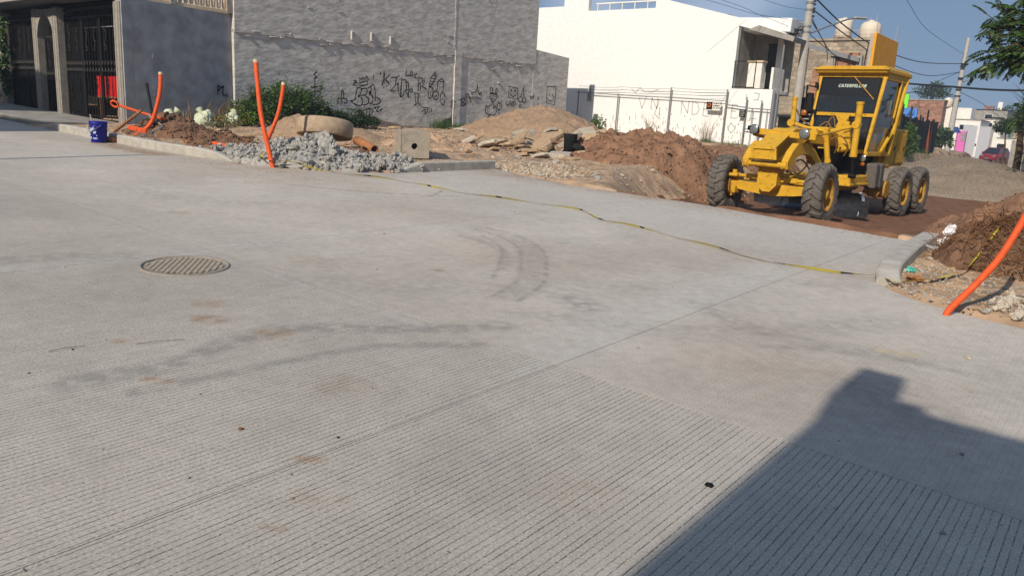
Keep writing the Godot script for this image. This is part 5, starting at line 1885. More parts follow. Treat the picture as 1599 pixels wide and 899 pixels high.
	for s in [[-0.62, 1.68], [0.78, 1.70]]:
		cyl(st, G(s[0], s[1] - 0.03, 1.92), G(s[0], s[1] - 0.03, 2.08), 0.082, 0.082, 14)
	obj("lift_saddle", st, M.yellow, g)
	ram(g, G(-0.62, 2.19, 2.0), G(-0.60, 1.52, 2.0), 0.055, G(-0.62, 0.5, 2.1))
	ram(g, G(0.79, 2.13, 2.0), G(0.80, 1.02, 2.0), 0.068, G(0.82, 0.6, 2.05))
	ram(g, G(0.19, 1.48, 1.9), G(0.30, 0.86, 1.95), 0.058, G(0.42, 0.55, 2.05))
	ram(g, G(-0.16, 1.44, 1.7), G(0.08, 1.2, 1.3), 0.045, G(0.2, 1.12, 1.0))
	st = face_plate([-0.09, 1.90, 0.24, 1.90, 0.17, 1.74, 0.2, 1.52, 0.27, 1.36, -0.2, 1.36, -0.08, 1.55, 0.0, 1.74], 3.12, 0.05)
	obj("hose_guide", st, M.yellow, g)
	st = face_plate([0.3, 1.75, 0.42, 1.75, 0.5, 1.3, 0.3, 1.15, 0.22, 1.4], 2.6, 0.08)
	box(st, G(0.45, 1.18, 2.5), Vector3(0.3, 0.16, 0.4), Basis(Vector3.BACK, 0.3), 0.03)
	box(st, G(-0.35, 1.2, 2.4), Vector3(0.36, 0.2, 0.3), Basis(), 0.03)
	obj("valve_bracket", st, M.yellow, g)
	# drawbar, circle, blade
	st = ns()
	for s in [-1.0, 1.0]:
		tube(st, [G(s * 0.1, 0.5, -0.1), G(s * 0.2, 0.52, 0.8), G(s * 0.55, 0.48, 1.9)], 0.06, 8)
	box(st, G(0, 0.5, 1.7), Vector3(1.1, 0.1, 0.3), Basis(), 0.02)
	box(st, G(0.62, 0.50, 2.6), Vector3(0.36, 0.2, 1.15), Basis(), 0.03)
	box(st, G(0.62, 0.40, 2.6), Vector3(0.42, 0.06, 1.25), Basis(), 0.015)
	box(st, G(-0.62, 0.46, 2.6), Vector3(0.3, 0.16, 1.1), Basis(), 0.03)
	obj("drawbar", st, M.yellow, g)
	st = ns()
	lathe(st, [Vector2(0.5, -0.05), Vector2(0.68, -0.05), Vector2(0.7, 0.0), Vector2(0.68, 0.05), Vector2(0.5, 0.05), Vector2(0.5, -0.05)], 32, Transform3D(Basis(), G(0, 0.33, 2.45)))
	obj("turn_circle", st, M.yellow_dusty, g)
	st = ns()
	var ends := [G(1.08, 0.02, 2.15), G(-1.75, -0.2, 2.85)]
	var along: Vector3 = (ends[1] - ends[0]).normalized()
	var fwd := Vector3.UP.cross(along).normalized()
	if fwd.z < 0:
		fwd = -fwd
	var arc := []
	for i in 11:
		var a := lerpf(-1.0, 0.95, i / 10.0)
		arc.append(Vector2(-0.42 * cos(a) + 0.3, 0.29 * sin(a) + 0.0))
	for i in 10:
		for k in 2:
			var off := -0.02 * k
			var p := []
			for e in ends:
				p.append(e + fwd * (arc[i].x + off) + Vector3.UP * arc[i].y)
				p.append(e + fwd * (arc[i + 1].x + off) + Vector3.UP * arc[i + 1].y)
			st.set_smooth_group(1 + k)
			quad(st, p[0], p[2], p[3], p[1])
	st.set_smooth_group(-1)
	var blade := obj("blade", st, M.steel, g)
	st = ns()
	for i in 10:
		var p0: Vector3 = ends[0] + fwd * (arc[i].x + 0.012) + Vector3.UP * arc[i].y
		var p1: Vector3 = ends[0] + fwd * (arc[i + 1].x + 0.012) + Vector3.UP * arc[i + 1].y
		box(st, (p0 + p1) / 2 + along * 0.03, Vector3(0.055, p0.distance_to(p1) + 0.004, 0.02), Basis(along, (p1 - p0).normalized(), along.cross((p1 - p0).normalized())))
	obj("bright_edge", st, M.label_white, blade)
	st = ns()
	for i in 4:
		box(st, ends[0].lerp(ends[1], (i + 0.5) / 4.0) + fwd * 0.09 + Vector3(0, -0.23, 0), Vector3(0.70, 0.14, 0.03), Basis(along, Vector3.UP, along.cross(Vector3.UP)))
	box(st, ends[0] + fwd * 0.06 + along * -0.1 + Vector3(0, -0.1, 0), Vector3(0.2, 0.34, 0.03), Basis(along, Vector3.UP, along.cross(Vector3.UP)), 0.008)
	obj("cutting_edge", st, M.steel, blade)
	# belly
	st = ns()
	box(st, G(0, 0.72, 4.3), Vector3(0.8, 0.75, 2.6), Basis(), 0.04)
	box(st, G(0, 0.95, 2.7), Vector3(0.5, 0.35, 1.0), Basis(), 0.04)
	obj("belly_case", st, M.black, g)
	# cab: sloping front, posts and rails, panes, roof
	var pf := func(h: float) -> float: return 3.17 + (h - 1.07) * 0.245   # how far back the front face is at a height
	st = ns()
	for s in [-1.0, 1.0]:
		tube(st, [G(s * 0.66, 1.05, pf.call(1.05)), G(s * 0.72, 2.84, pf.call(2.84))], 0.055, 4)
	for q in [[1.10, 0.09], [1.91, 0.085], [2.80, 0.13]]:
		var hw := lerpf(0.66, 0.72, (q[0] - 1.05) / 1.8)
		box(st, G(0, q[0], pf.call(q[0])), Vector3(hw * 2, q[1], 0.08), Basis(), 0.012)
	box(st, G(0.07, 1.5, pf.call(1.5)), Vector3(0.16, 0.76, 0.07), Basis(Vector3.RIGHT, -0.24), 0.01)
	obj("cab_front_frame", st, M.yellow, g)
	for s in [-1.0, 1.0]:
		st = ns()
		tube(st, [G(s * 0.70, 1.05, 4.72), G(s * 0.74, 2.05, 4.86), G(s * 0.75, 2.84, 5.12)], 0.06, 4)
		tube(st, [G(s * 0.73, 1.9, 4.62), G(s * 0.755, 2.78, 4.72)], 0.03, 4)
		box(st, G(s * 0.73, 2.78, 4.36), Vector3(0.09, 0.14, 1.6), Basis(), 0.012)
		box(st, G(s * 0.68, 1.06, 3.95), Vector3(0.08, 0.1, 1.62), Basis(), 0.012)
		tube(st, [G(s * 0.72, 1.1, 4.05), G(s * 0.74, 1.62, 4.62)], 0.05, 4)
		obj("cab_side_frame", st, M.yellow, g)
		var pane := ns()
		quad(pane, G(s * 0.68, 1.1, 3.25), G(s * 0.68, 1.1, 4.02), G(s * 0.70, 1.6, 4.58), G(s * 0.68, 1.5, pf.call(1.5) + 0.05))
		quad(pane, G(s * 0.68, 1.5, pf.call(1.5) + 0.05), G(s * 0.70, 1.6, 4.58), G(s * 0.73, 2.72, 4.7), G(s * 0.73, 2.72, pf.call(2.72) + 0.05))
		obj("door_pane", pane, M.glass, g)
		st = ns()
		quad(st, G(s * 0.715, 1.75, 4.68), G(s * 0.74, 2.0, 4.86), G(s * 0.752, 2.7, 5.05), G(s * 0.75, 2.7, 4.74))
		obj("rear_quarter_pane", st, M.window, g)
	st = ns()
	box(st, G(0, 2.0, 5.0), Vector3(1.4, 1.6, 0.06), Basis(Vector3.RIGHT, -0.1), 0.01)
	box(st, G(0, 1.08, 4.0), Vector3(1.3, 0.06, 1.6))
	obj("cab_rear_wall", st, M.black, g)
	st = ns()
	prism(st, P2([-0.63, 1.97, 0.66, 1.97, 0.685, 2.38, -0.66, 2.38]), Transform3D(Basis(Vector3.RIGHT, -0.24), Vector3.ZERO) * XY(0), 0.008)
	# panes in the plane of the front face
	var face := Transform3D(Basis(Vector3.RIGHT, -0.2403), G(0, 1.07, 3.15))
	var lower := ns()
	prism(lower, P2([-0.64, 0.92, 0.64, 0.92, 0.655, 1.30, -0.655, 1.30]), face, 0.008)
	var ws := obj("windscreen", lower, M.glass, g)
	st = ns()
	prism(st, P2([-0.655, 1.30, 0.655, 1.30, 0.665, 1.70, -0.665, 1.70]), face, 0.012)
	obj("dark_visor_band", st, M.visor, ws)
	for q in [[-0.60, -0.03], [0.17, 0.61]]:
		st = ns()
		prism(st, P2([q[0], 0.07, q[1], 0.07, q[1], 0.80, q[0], 0.80]), face, 0.008)
		obj("lower_pane", st, M.glass, g)
	var seal := ns()
	for q in [[-0.655, 0.9, 0.655, 1.72], [-0.61, 0.06, -0.02, 0.81], [0.16, 0.06, 0.62, 0.81]]:
		for e in [[q[0], q[1], q[2], q[1]], [q[2], q[1], q[2], q[3]], [q[2], q[3], q[0], q[3]], [q[0], q[3], q[0], q[1]]]:
			tube(seal, [face * Vector3(e[0], e[1], 0.01), face * Vector3(e[2], e[3], 0.01)], 0.014, 5)
	obj("window_seal", seal, M.black, g)
	var tm := TextMesh.new()
	tm.text = "CATERPILLAR"
	var font := SystemFont.new()
	font.font_names = PackedStringArray(["Droid Sans"])
	font.font_weight = 700
	tm.font = font
	tm.font_size = 32
	tm.pixel_size = 0.0031
	tm.depth = 0.004
	tm.curve_step = 2.0
	var txt := obj("maker_lettering", tm, M.letter, ws)
	txt.transform = face * Transform3D(Basis(Vector3(1, 0, 0), Vector3(0.18, 1.0, 0), Vector3(0, 0, 1)), Vector3(0.06, 1.53, 0.012))
	st = ns()
	tube(st, [face * Vector3(0.06, 1.74, 0.05), face * Vector3(0.60, 1.22, 0.04)], 0.013, 5)
	obj("wiper", st, M.yellow_dusty, g)
	# roof
	st = ns()
	var rp := []
	for q in [[0.80, 3.42], [0.82, 5.28]]:
		for s in [-1.0, 1.0]:
			rp.append([s * q[0], q[1]])
	box(st, G(0, 2.90, 4.36), Vector3(1.62, 0.12, 1.88), Basis(), 0.03)
	box(st, G(0, 2.975, 4.36), Vector3(1.5, 0.05, 1.76), Basis(), 0.02)
	box(st, G(0, 2.925, 3.42), Vector3(1.68, 0.035, 0.1), Basis(), 0.01)
	obj("cab_roof", st, M.yellow, g)
	# inside the cab
	st = ns()
	box(st, G(0.1, 1.55, 4.35), Vector3(0.5, 0.14, 0.5), Basis(), 0.04)
	box(st, G(0.1, 1.9, 4.62), Vector3(0.5, 0.7, 0.14), Basis(Vector3.RIGHT, -0.15), 0.05)
	obj("driver_seat", st, M.seat, g)
	st = ns()
	box(st, G(0.1, 1.35, 3.6), Vector3(0.3, 0.5, 0.22), Basis(Vector3.RIGHT, -0.2), 0.03)
	for i in 8:
		cyl(st, G(-0.32 + i * 0.11, 1.5, 3.55), G(-0.32 + i * 0.11, 1.86, 3.62), 0.012, 0.012, 6)
	cyl(st, G(0.1, 1.6, 3.65), G(0.1, 1.8, 3.78), 0.03, 0.03, 8)
	obj("control_levers", st, M.hose, g)
	st = ns()
	var wheel_pts := []
	for i in 17:
		var a := TAU * i / 16.0
		wheel_pts.append(G(0.1 + 0.19 * cos(a), 1.84 + 0.1 * sin(a), 3.78 - 0.16 * sin(a)))
	tube(st, wheel_pts, 0.016, 6)
	obj("steering_wheel", st, M.black, g)
	# left side of the cab: mirror bracket, exhaust, work light
	st = ns()
	box(st, G(-0.82, 2.15, 3.35), Vector3(0.16, 0.46, 0.1), Basis(Vector3.UP, 0.3), 0.03)
	tube(st, [G(-0.7, 2.5, 3.45), G(-0.9, 2.55, 3.3), G(-0.9, 2.0, 3.3), G(-0.72, 1.75, 3.3)], 0.025, 6)
	box(st, G(-0.68, 1.75, 3.4), Vector3(0.16, 0.5, 0.16), Basis(), 0.03)
	cyl(st, G(-0.72, 2.5, 3.4), G(-0.72, 2.62, 3.4), 0.05, 0.04, 8)
	obj("mirror_bracket", st, M.black, g)
	st = ns()
	lathe(st, [Vector2(0, -0.05), Vector2(0.06, -0.03), Vector2(0.07, 0.02), Vector2(0.05, 0.035), Vector2(0, 0.04)], 14, Transform3D(Basis(Vector3.RIGHT, PI / 2), G(-0.86, 1.91, 3.2)))
	obj("amber_lamp", st, M.amber, g)
	# right side: lamps, mirror, steps
	st = ns()
	lathe(st, [Vector2(0, -0.08), Vector2(0.06, -0.06), Vector2(0.085, 0.01), Vector2(0.075, 0.02)], 16, Transform3D(Basis(Vector3.RIGHT, PI / 2), G(0.70, 0.97, 2.95)))
	var ll := obj("low_lamp", st, M.black, g)
	st = ns()
	lathe(st, [Vector2(0.075, 0.015), Vector2(0.04, 0.03), Vector2(0, 0.035)], 16, Transform3D(Basis(Vector3.RIGHT, PI / 2), G(0.70, 0.97, 2.95)))
	obj("lens", st, M.lamp_glass, ll)
	yb(g, "indicator", G(0.70, 0.84, 2.96), Vector3(0.11, 0.08, 0.06), M.amber, Basis(), 0.02)
	yb(g, "side_mirror", G(0.84, 2.1, 3.75), Vector3(0.05, 0.34, 0.16), M.chrome, Basis(Vector3.UP, 0.7), 0.02)
	yb(g, "tail_reflector", G(0.80, 1.93, 3.78), Vector3(0.04, 0.09, 0.09), M.red_dark, Basis(), 0.02)
	for i in 2:
		yb(g, "battery_step", G(0.80, 0.58, 3.46 + i * 0.33), Vector3(0.24, 0.56, 0.28), M.tyre, Basis(Vector3.RIGHT, 0.08), 0.03)
	# engine hood, rear
	st = ns()
	box(st, G(0, 1.22, 5.6), Vector3(1.16, 0.92, 1.9), Basis(), 0.05)
	box(st, G(0, 1.0, 4.95), Vector3(1.34, 0.55, 0.5), Basis(), 0.04)
	obj("engine_hood", st, M.yellow, g)
	for s in [-1.0, 1.0]:
		for i in 2:
			st = ns()
			box(st, G(s * 0.585, 1.2, 5.25 + i * 0.78), Vector3(0.03, 0.72, 0.66), Basis(), 0.01)
			var panel := obj("hood_panel", st, M.yellow, g)
			st = ns()
			box(st, G(s * 0.605, 1.2, 5.5 + i * 0.78), Vector3(0.03, 0.1, 0.03), Basis(), 0.006)
			obj("latch", st, M.black, panel)
	st = ns()
	cyl(st, G(0.2, 1.65, 5.9), G(0.2, 2.0, 5.9), 0.05, 0.05, 10)
	obj("exhaust_stub", st, M.rust, g)
	yb(g, "rear_flange", G(0.70, 2.02, 4.98), Vector3(0.14, 0.62, 0.2), M.yellow, Basis(Vector3.RIGHT, -0.15), 0.02)
	for s in [-1.0, 1.0]:
		st = ns()
		box(st, G(s * 0.64, 0.2, 5.86), Vector3(0.22, 0.36, 2.0), Basis(), 0.06)
		cyl(st, G(s * 0.52, 0.25, 4.32), G(s * 0.92, 0.25, 4.32), 0.20, 0.20, 18)
		obj("tandem_case", st, M.yellow_dusty, g)
	st = ns()
	cyl(st, G(0.55, 0.25, 3.86), G(0.86, 0.12, 3.9), 0.09, 0.09, 10)
	cyl(st, G(0.4, 0.4, 3.3), G(0.85, 0.3, 3.95), 0.05, 0.05, 8)
	obj("brake_line_pot", st, M.yellow_dusty, g)
	# hoses
	hoses(g, [[[0.05, 1.45, 2.9], [-0.1, 1.85, 3.0], [-0.25, 1.5, 2.95]], [[0.0, 1.4, 2.9], [-0.2, 1.72, 2.95], [-0.4, 1.45, 2.6], [-0.5, 1.5, 2.2]], [[0.3, 1.4, 2.9], [0.45, 1.75, 2.9], [0.5, 1.4, 2.8], [0.4, 1.1, 2.7]], [[0.38, 1.38, 2.9], [0.55, 1.68, 2.85], [0.62, 1.3, 2.7]], [[-0.1, 1.35, 2.3], [0.1, 1.5, 2.2], [0.35, 1.3, 2.2], [0.3, 1.05, 2.3]], [[0.2, 1.3, 2.0], [0.45, 1.42, 2.1], [0.6, 1.2, 2.2], [0.5, 1.0, 2.3]], [[-0.3, 1.32, 1.6], [-0.2, 1.5, 1.3], [0.0, 1.45, 1.0]], [[0.1, 0.75, 0.4], [0.25, 0.62, 0.5], [0.3, 0.8, 0.8], [0.15, 0.95, 1.1]], [[0.0, 0.7, 0.5], [0.2, 0.9, 0.7], [0.3, 0.7, 1.0]], [[-0.1, 0.85, 0.3], [0.1, 0.6, 0.6], [0.25, 0.55, 1.0]], [[-0.62, 2.0, 2.06], [-0.5, 1.75, 2.2], [-0.3, 1.6, 2.3]], [[0.72, 1.95, 2.05], [0.6, 1.6, 2.3], [0.4, 1.5, 2.4]]], 0.016, M.hose)


# ---------------------------------------------------------------- fence, poles, wires
func build_fence() -> void:
	var f := thing("pipe_fence", "galvanised pipe fence with thin wires along the foot of the white wall", "fence")
	var z := -29.14
	var posts := [[-19.9, 2.75], [-17.85, 2.67], [-15.37, 2.98], [-12.94, 2.96]]
	for p in posts:
		var st := ns()
		cyl(st, Vector3(p[0], 0.5, z), Vector3(p[0] + 0.02, p[1], z), 0.027, 0.027, 10)
		obj("post", st, M.galv, f)
	var rail := ns()
	cyl(rail, Vector3(-20.0, 2.68, z), Vector3(-12.94, 2.52, z), 0.017, 0.017, 8)
	obj("top_rail", rail, M.galv, f)
	var w := ns()
	for k in 3:
		for i in 3:
			var a := Vector3(posts[i][0], 2.72 + k * 0.12, z)
			var b := Vector3(posts[i + 1][0], 2.72 + k * 0.10, z)
			tube(w, [a, a.lerp(b, 0.5) - Vector3(0, 0.03, 0), b], 0.006, 4)
	for i in 8:
		cyl(w, Vector3(-19.4 + i * 0.03, 2.3, z), Vector3(-19.4 + i * 0.02, 2.3 + rnd(0.3, 0.7), z), 0.008, 0.008, 4)
	obj("strand", w, M.wire, f)
	var g := ns()
	for x in [-12.94, -12.1]:
		cyl(g, Vector3(x, 2.38, z), Vector3(x + 0.02, 2.38, z), 0.024, 0.024)
	cyl(g, Vector3(-12.94, 2.38, z), Vector3(-12.1, 2.3, z), 0.022, 0.022, 8)
	obj("short_rail", g, M.galv, f)
	var gate := thing("pipe_gate", "narrow pipe gate with upright rods at the street end of the fence", "gate")
	for x in [-12.1, -11.5]:
		var st := ns()
		cyl(st, Vector3(x, 0.55, z), Vector3(x, 2.68 if x < -12 else 2.58, z), 0.027, 0.027, 10)
		obj("post", st, M.galv, gate)
	for y in [2.28, 1.5]:
		var st := ns()
		cyl(st, Vector3(-12.1, y, z), Vector3(-11.05, y - 0.03, z), 0.02, 0.02, 8)
		obj("rail", st, M.galv, gate)
	for x in [-11.82, -11.25, -11.05]:
		var st := ns()
		cyl(st, Vector3(x, 0.65, z), Vector3(x, 2.26, z), 0.014, 0.014, 6)
		obj("rod", st, M.galv, gate)
	# two small boards tied to it
	var s := thing("notice_board", "white notice board with an orange ring printed on black, wired to the pipe fence", "sign")
	obj("board", box_mesh(Vector3(-13.39, 2.29, z + 0.05), Vector3(0.62, 0.34, 0.012), 0.003), M.white_plain, s)
	obj("black_corner", box_mesh(Vector3(-13.58, 2.31, z + 0.06), Vector3(0.25, 0.28, 0.006), 0.0), M.black, s)
	var st := ns()
	lathe(st, [Vector2(0.035, 0), Vector2(0.035, 0.004), Vector2(0.085, 0.004), Vector2(0.085, 0)], 20, Transform3D(Basis(Vector3.RIGHT, PI / 2), Vector3(-13.59, 2.33, z + 0.064)))
	obj("orange_ring", st, M.amber, s)
	st = ns()
	for r in 3:
		var x := -13.42
		while x < -13.14:
			var ww := rnd(0.03, 0.09)
			box(st, Vector3(x + ww / 2, 2.40 - r * 0.085, z + 0.059), Vector3(ww, 0.05 if r == 1 else 0.035, 0.004))
			x += ww + 0.02
	for e in [[-13.39, 2.455, 0.6, 0.015], [-13.39, 2.125, 0.6, 0.015], [-13.09, 2.29, 0.015, 0.33]]:
		box(st, Vector3(e[0], e[1], z + 0.059), Vector3(e[2], e[3], 0.004))
	obj("print", st, M.black, s)
	s = thing("notice_board", "small dark notice board wired to the gate post", "sign")
	obj("board", box_mesh(Vector3(-12.2, 2.08, z + 0.05), Vector3(0.25, 0.29, 0.012), 0.003), M.net, s)
	st = ns()
	for r in 4:
		box(st, Vector3(-12.2 + rnd(-0.02, 0.02), 2.17 - r * 0.06, z + 0.059), Vector3(0.17, 0.025, 0.004))
	obj("print", st, M.render_gray, s)


func cable(label: String, pts: Array, r: float, group := "overhead cables") -> void:
	var st := ns()
	tube(st, smooth_path(pts, 8), r, 5, false)
	var o := obj("overhead_cable", st, M.wire)
	tag(o, label, "cable", group)


func build_poles() -> void:
	var at := Vector3(-10.65, 0.6, -30.5)
	var p := thing("utility_pole", "tall tapered concrete utility pole between white house and grader, carrying a street lamp", "utility pole", at)
	var st := ns()
	cyl(st, Vector3(0, -0.3, 0), Vector3(0.0, 8.2, 0), 0.18, 0.115, 8)
	obj("shaft", st, M.pole, p)
	st = ns()
	for y in [4.55, 4.75, 5.35, 5.6]:
		cyl(st, Vector3(0, y, 0), Vector3(0, y + 0.07, 0), 0.155, 0.155, 10)
	obj("steel_band", st, M.galv, p)
	st = ns()
	tube(st, smooth_path([Vector3(0.05, 4.5, 0), Vector3(0.36, 4.87, -1.0), Vector3(0.75, 5.27, -2.1), Vector3(0.92, 5.37, -2.5)], 5), 0.032, 8)
	var arm := obj("lamp_arm", st, M.galv, p)
	st = ns()
	box(st, Vector3(1.06, 5.42, -2.85), Vector3(0.16, 0.08, 0.72), Basis(Vector3.UP, -0.36) * Basis(Vector3.RIGHT, 0.06), 0.03)
	obj("lamp_head", st, M.pole, arm)
	st = ns()
	for y in [5.15, 5.3, 5.42, 5.58, 5.7]:
		cyl(st, Vector3(0.14, y, 0), Vector3(0.22, y, 0), 0.045, 0.03, 8)
		cyl(st, Vector3(0.17, y - 0.04, 0), Vector3(0.17, y + 0.04, 0), 0.03, 0.03, 6)
	obj("insulator_rack", st, M.wire, p)
	st = ns()
	box(st, Vector3(-0.36, 4.58, 0.2), Vector3(0.22, 0.2, 0.16), Basis(Vector3.BACK, 0.2), 0.02)
	cyl(st, Vector3(-0.25, 4.66, 0.2), Vector3(0, 4.7, 0.0), 0.02, 0.02, 6)
	var ring := []
	for i in 15:
		ring.append(Vector3(-0.17 + 0.10 * cos(i * TAU / 14), 4.64 + 0.13 * sin(i * TAU / 14), 0.18))
	tube(st, ring, 0.018, 5)
	obj("junction_box", st, M.wire, p)
	var hank := thing("cable_coil", "coil of black cable hung at the white house eave", "cable")
	st = ns()
	for k in 3:
		var c := []
		for i in 19:
			c.append(Vector3(-11.55 + (0.16 + k * 0.015) * cos(i * TAU / 18), 5.42 + (0.19 + k * 0.01) * sin(i * TAU / 18), -29.9 + k * 0.02))
		tube(st, c, 0.014, 5, false)
	obj("loop", st, M.wire, hank)
	var q := thing("utility_pole", "slender concrete pole with lamp arm where the side street bends", "utility pole", Vector3(-12.35, 0.3, -71.6))
	st = ns()
	cyl(st, Vector3(0, -0.3, 0), Vector3(-0.05, 9.4, -1.0), 0.26, 0.13, 8)
	obj("shaft", st, M.pole, q)
	st = ns()
	tube(st, [Vector3(0, 5.9, -0.6), Vector3(0.8, 6.35, -1.6), Vector3(1.5, 6.5, -2.2)], 0.04, 6)
	obj("lamp_arm", st, M.galv, q)
	st = ns()
	box(st, Vector3(1.75, 6.52, -2.4), Vector3(0.5, 0.1, 0.3), Basis(Vector3.UP, 0.7), 0.03)
	obj("lamp_head", st, M.pole, q)
	st = ns()
	for y in [4.8, 5.3, 5.5, 6.2, 7.1, 7.3]:
		cyl(st, Vector3(0, y, -0.5), Vector3(0, y + 0.1, -0.5), 0.21, 0.21, 10)
	cyl(st, Vector3(0.2, 4.5, -0.4), Vector3(0.32, 4.5, -0.4), 0.12, 0.12, 8)
	cyl(st, Vector3(0.14, 7.35, -0.7), Vector3(0.32, 7.35, -0.7), 0.13, 0.1, 8)
	obj("steel_band", st, M.wire, q)
	cable("upper of the two cables sagging from pole to pole along the side street", [Vector3(-10.5, 6.4, -30.6), Vector3(-11.16, 6.16, -36.9), Vector3(-12.13, 6.23, -46.6), Vector3(-12.67, 6.65, -59.3), Vector3(-12.45, 7.7, -72.5)], 0.03)
	cable("lower of the two cables sagging from pole to pole along the side street", [Vector3(-10.6, 6.05, -30.5), Vector3(-11.47, 5.87, -39.2), Vector3(-12.6, 5.84, -51.0), Vector3(-12.88, 6.04, -62.9), Vector3(-12.5, 7.05, -72.4)], 0.025)
	cable("thick cable crossing the sky from the cab roof to the trees", [Vector3(-13.7, 5.06, -55.4), Vector3(-9.77, 4.72, -53.3), Vector3(-5.62, 4.45, -51.2), Vector3(2.0, 4.6, -47.5)], 0.06)
	cable("cable rising from the pole over the white house parapet", [Vector3(-14.5, 6.0, -18.0), Vector3(-12.34, 5.66, -25.4), Vector3(-11.85, 5.6, -28.4), Vector3(-10.8, 5.58, -30.45)], 0.007)
	cable("short span at the very top of the pole", [Vector3(-13.6, 6.6, -26.0), Vector3(-11.87, 6.19, -29.16), Vector3(-11.38, 6.07, -30.1), Vector3(-10.8, 6.0, -30.5)], 0.007)
	cable("lower cable passing in front of the white house roof to the pole", [Vector3(-14.0, 6.1, -17.5), Vector3(-11.96, 5.69, -25.7), Vector3(-11.66, 5.55, -28.5), Vector3(-10.8, 5.2, -30.4)], 0.007)
	cable("steep service drop from pole to the brick shed", [Vector3(-10.66, 5.75, -30.6), Vector3(-11.71, 5.28, -36.2), Vector3(-12.5, 4.9, -39.2)], 0.018)
	cable("long service drop from pole to the block house wall", [Vector3(-10.64, 5.8, -30.7), Vector3(-11.53, 5.45, -35.1), Vector3(-12.11, 5.2, -38.5), Vector3(-12.7, 5.15, -43.2)], 0.018)
	cable("service drop leaving the lamp arm for the block house", [Vector3(-10.6, 5.15, -30.6), Vector3(-11.79, 5.12, -37.4), Vector3(-12.36, 4.87, -43.2)], 0.016)
	cable("thin high wire slanting down to the far pole", [Vector3(-9.5, 8.8, -32.0), Vector3(-10.9, 8.5, -45.6), Vector3(-12.25, 8.5, -57.6), Vector3(-12.45, 8.4, -72.4)], 0.014)
	cable("cable from far pole to the painted wall", [Vector3(-12.33, 5.15, -72.2), Vector3(-13.37, 4.93, -68.7), Vector3(-14.11, 5.06, -65.6), Vector3(-14.73, 4.6, -63.7)], 0.03)
	cable("cable from far pole to the bare brick house", [Vector3(-12.57, 7.05, -72.5), Vector3(-14.93, 6.3, -75.8), Vector3(-17.9, 5.4, -85.0)], 0.022)
	cable("cable from far pole along the white houses", [Vector3(-12.41, 5.56, -72.3), Vector3(-12.72, 5.2, -89.0), Vector3(-14.4, 4.5, -118.5)], 0.022)
	cable("short drop from pole to the coil at the eave", [Vector3(-10.75, 5.23, -30.4), Vector3(-11.28, 5.28, -30.0), Vector3(-11.55, 5.5, -29.9)], 0.02)


# ---------------------------------------------------------------- the vacant lot
func pipe(label: String, pts: Array, r: float) -> void:
	var o := thing("orange_pipe", label, "pipe", Vector3.ZERO, 0.0, "orange conduit pipes")
	var sp := smooth_path(pts, 7)
	var st := ns()
	tube(st, sp, r, 16, false)
	# the cut end shows its wall and bore
	var a: Vector3 = sp[-1]
	var d: Vector3 = (sp[-1] - sp[-2]).normalized()
	lathe(st, [Vector2(r, -0.001), Vector2(r, 0.0), Vector2(r * 0.8, 0.0), Vector2(r * 0.8, -0.12)], 16, Transform3D(Basis(frame_of(d).x, d, frame_of(d).x.cross(d)), a))
	obj("tube", st, M.orange, o)
	st = ns()
	cyl(st, a - d * 0.10, a - d * 0.09, r * 0.8, r * 0.8, 14)
	obj("bore", st, M.dark_inside, o)
	st = ns()
	tube(st, [a - d * 0.045, a + d * 0.002], r * 1.02, 16, false)
	obj("pale_end", st, M.clay if r > 0.6 else M.cream, o)


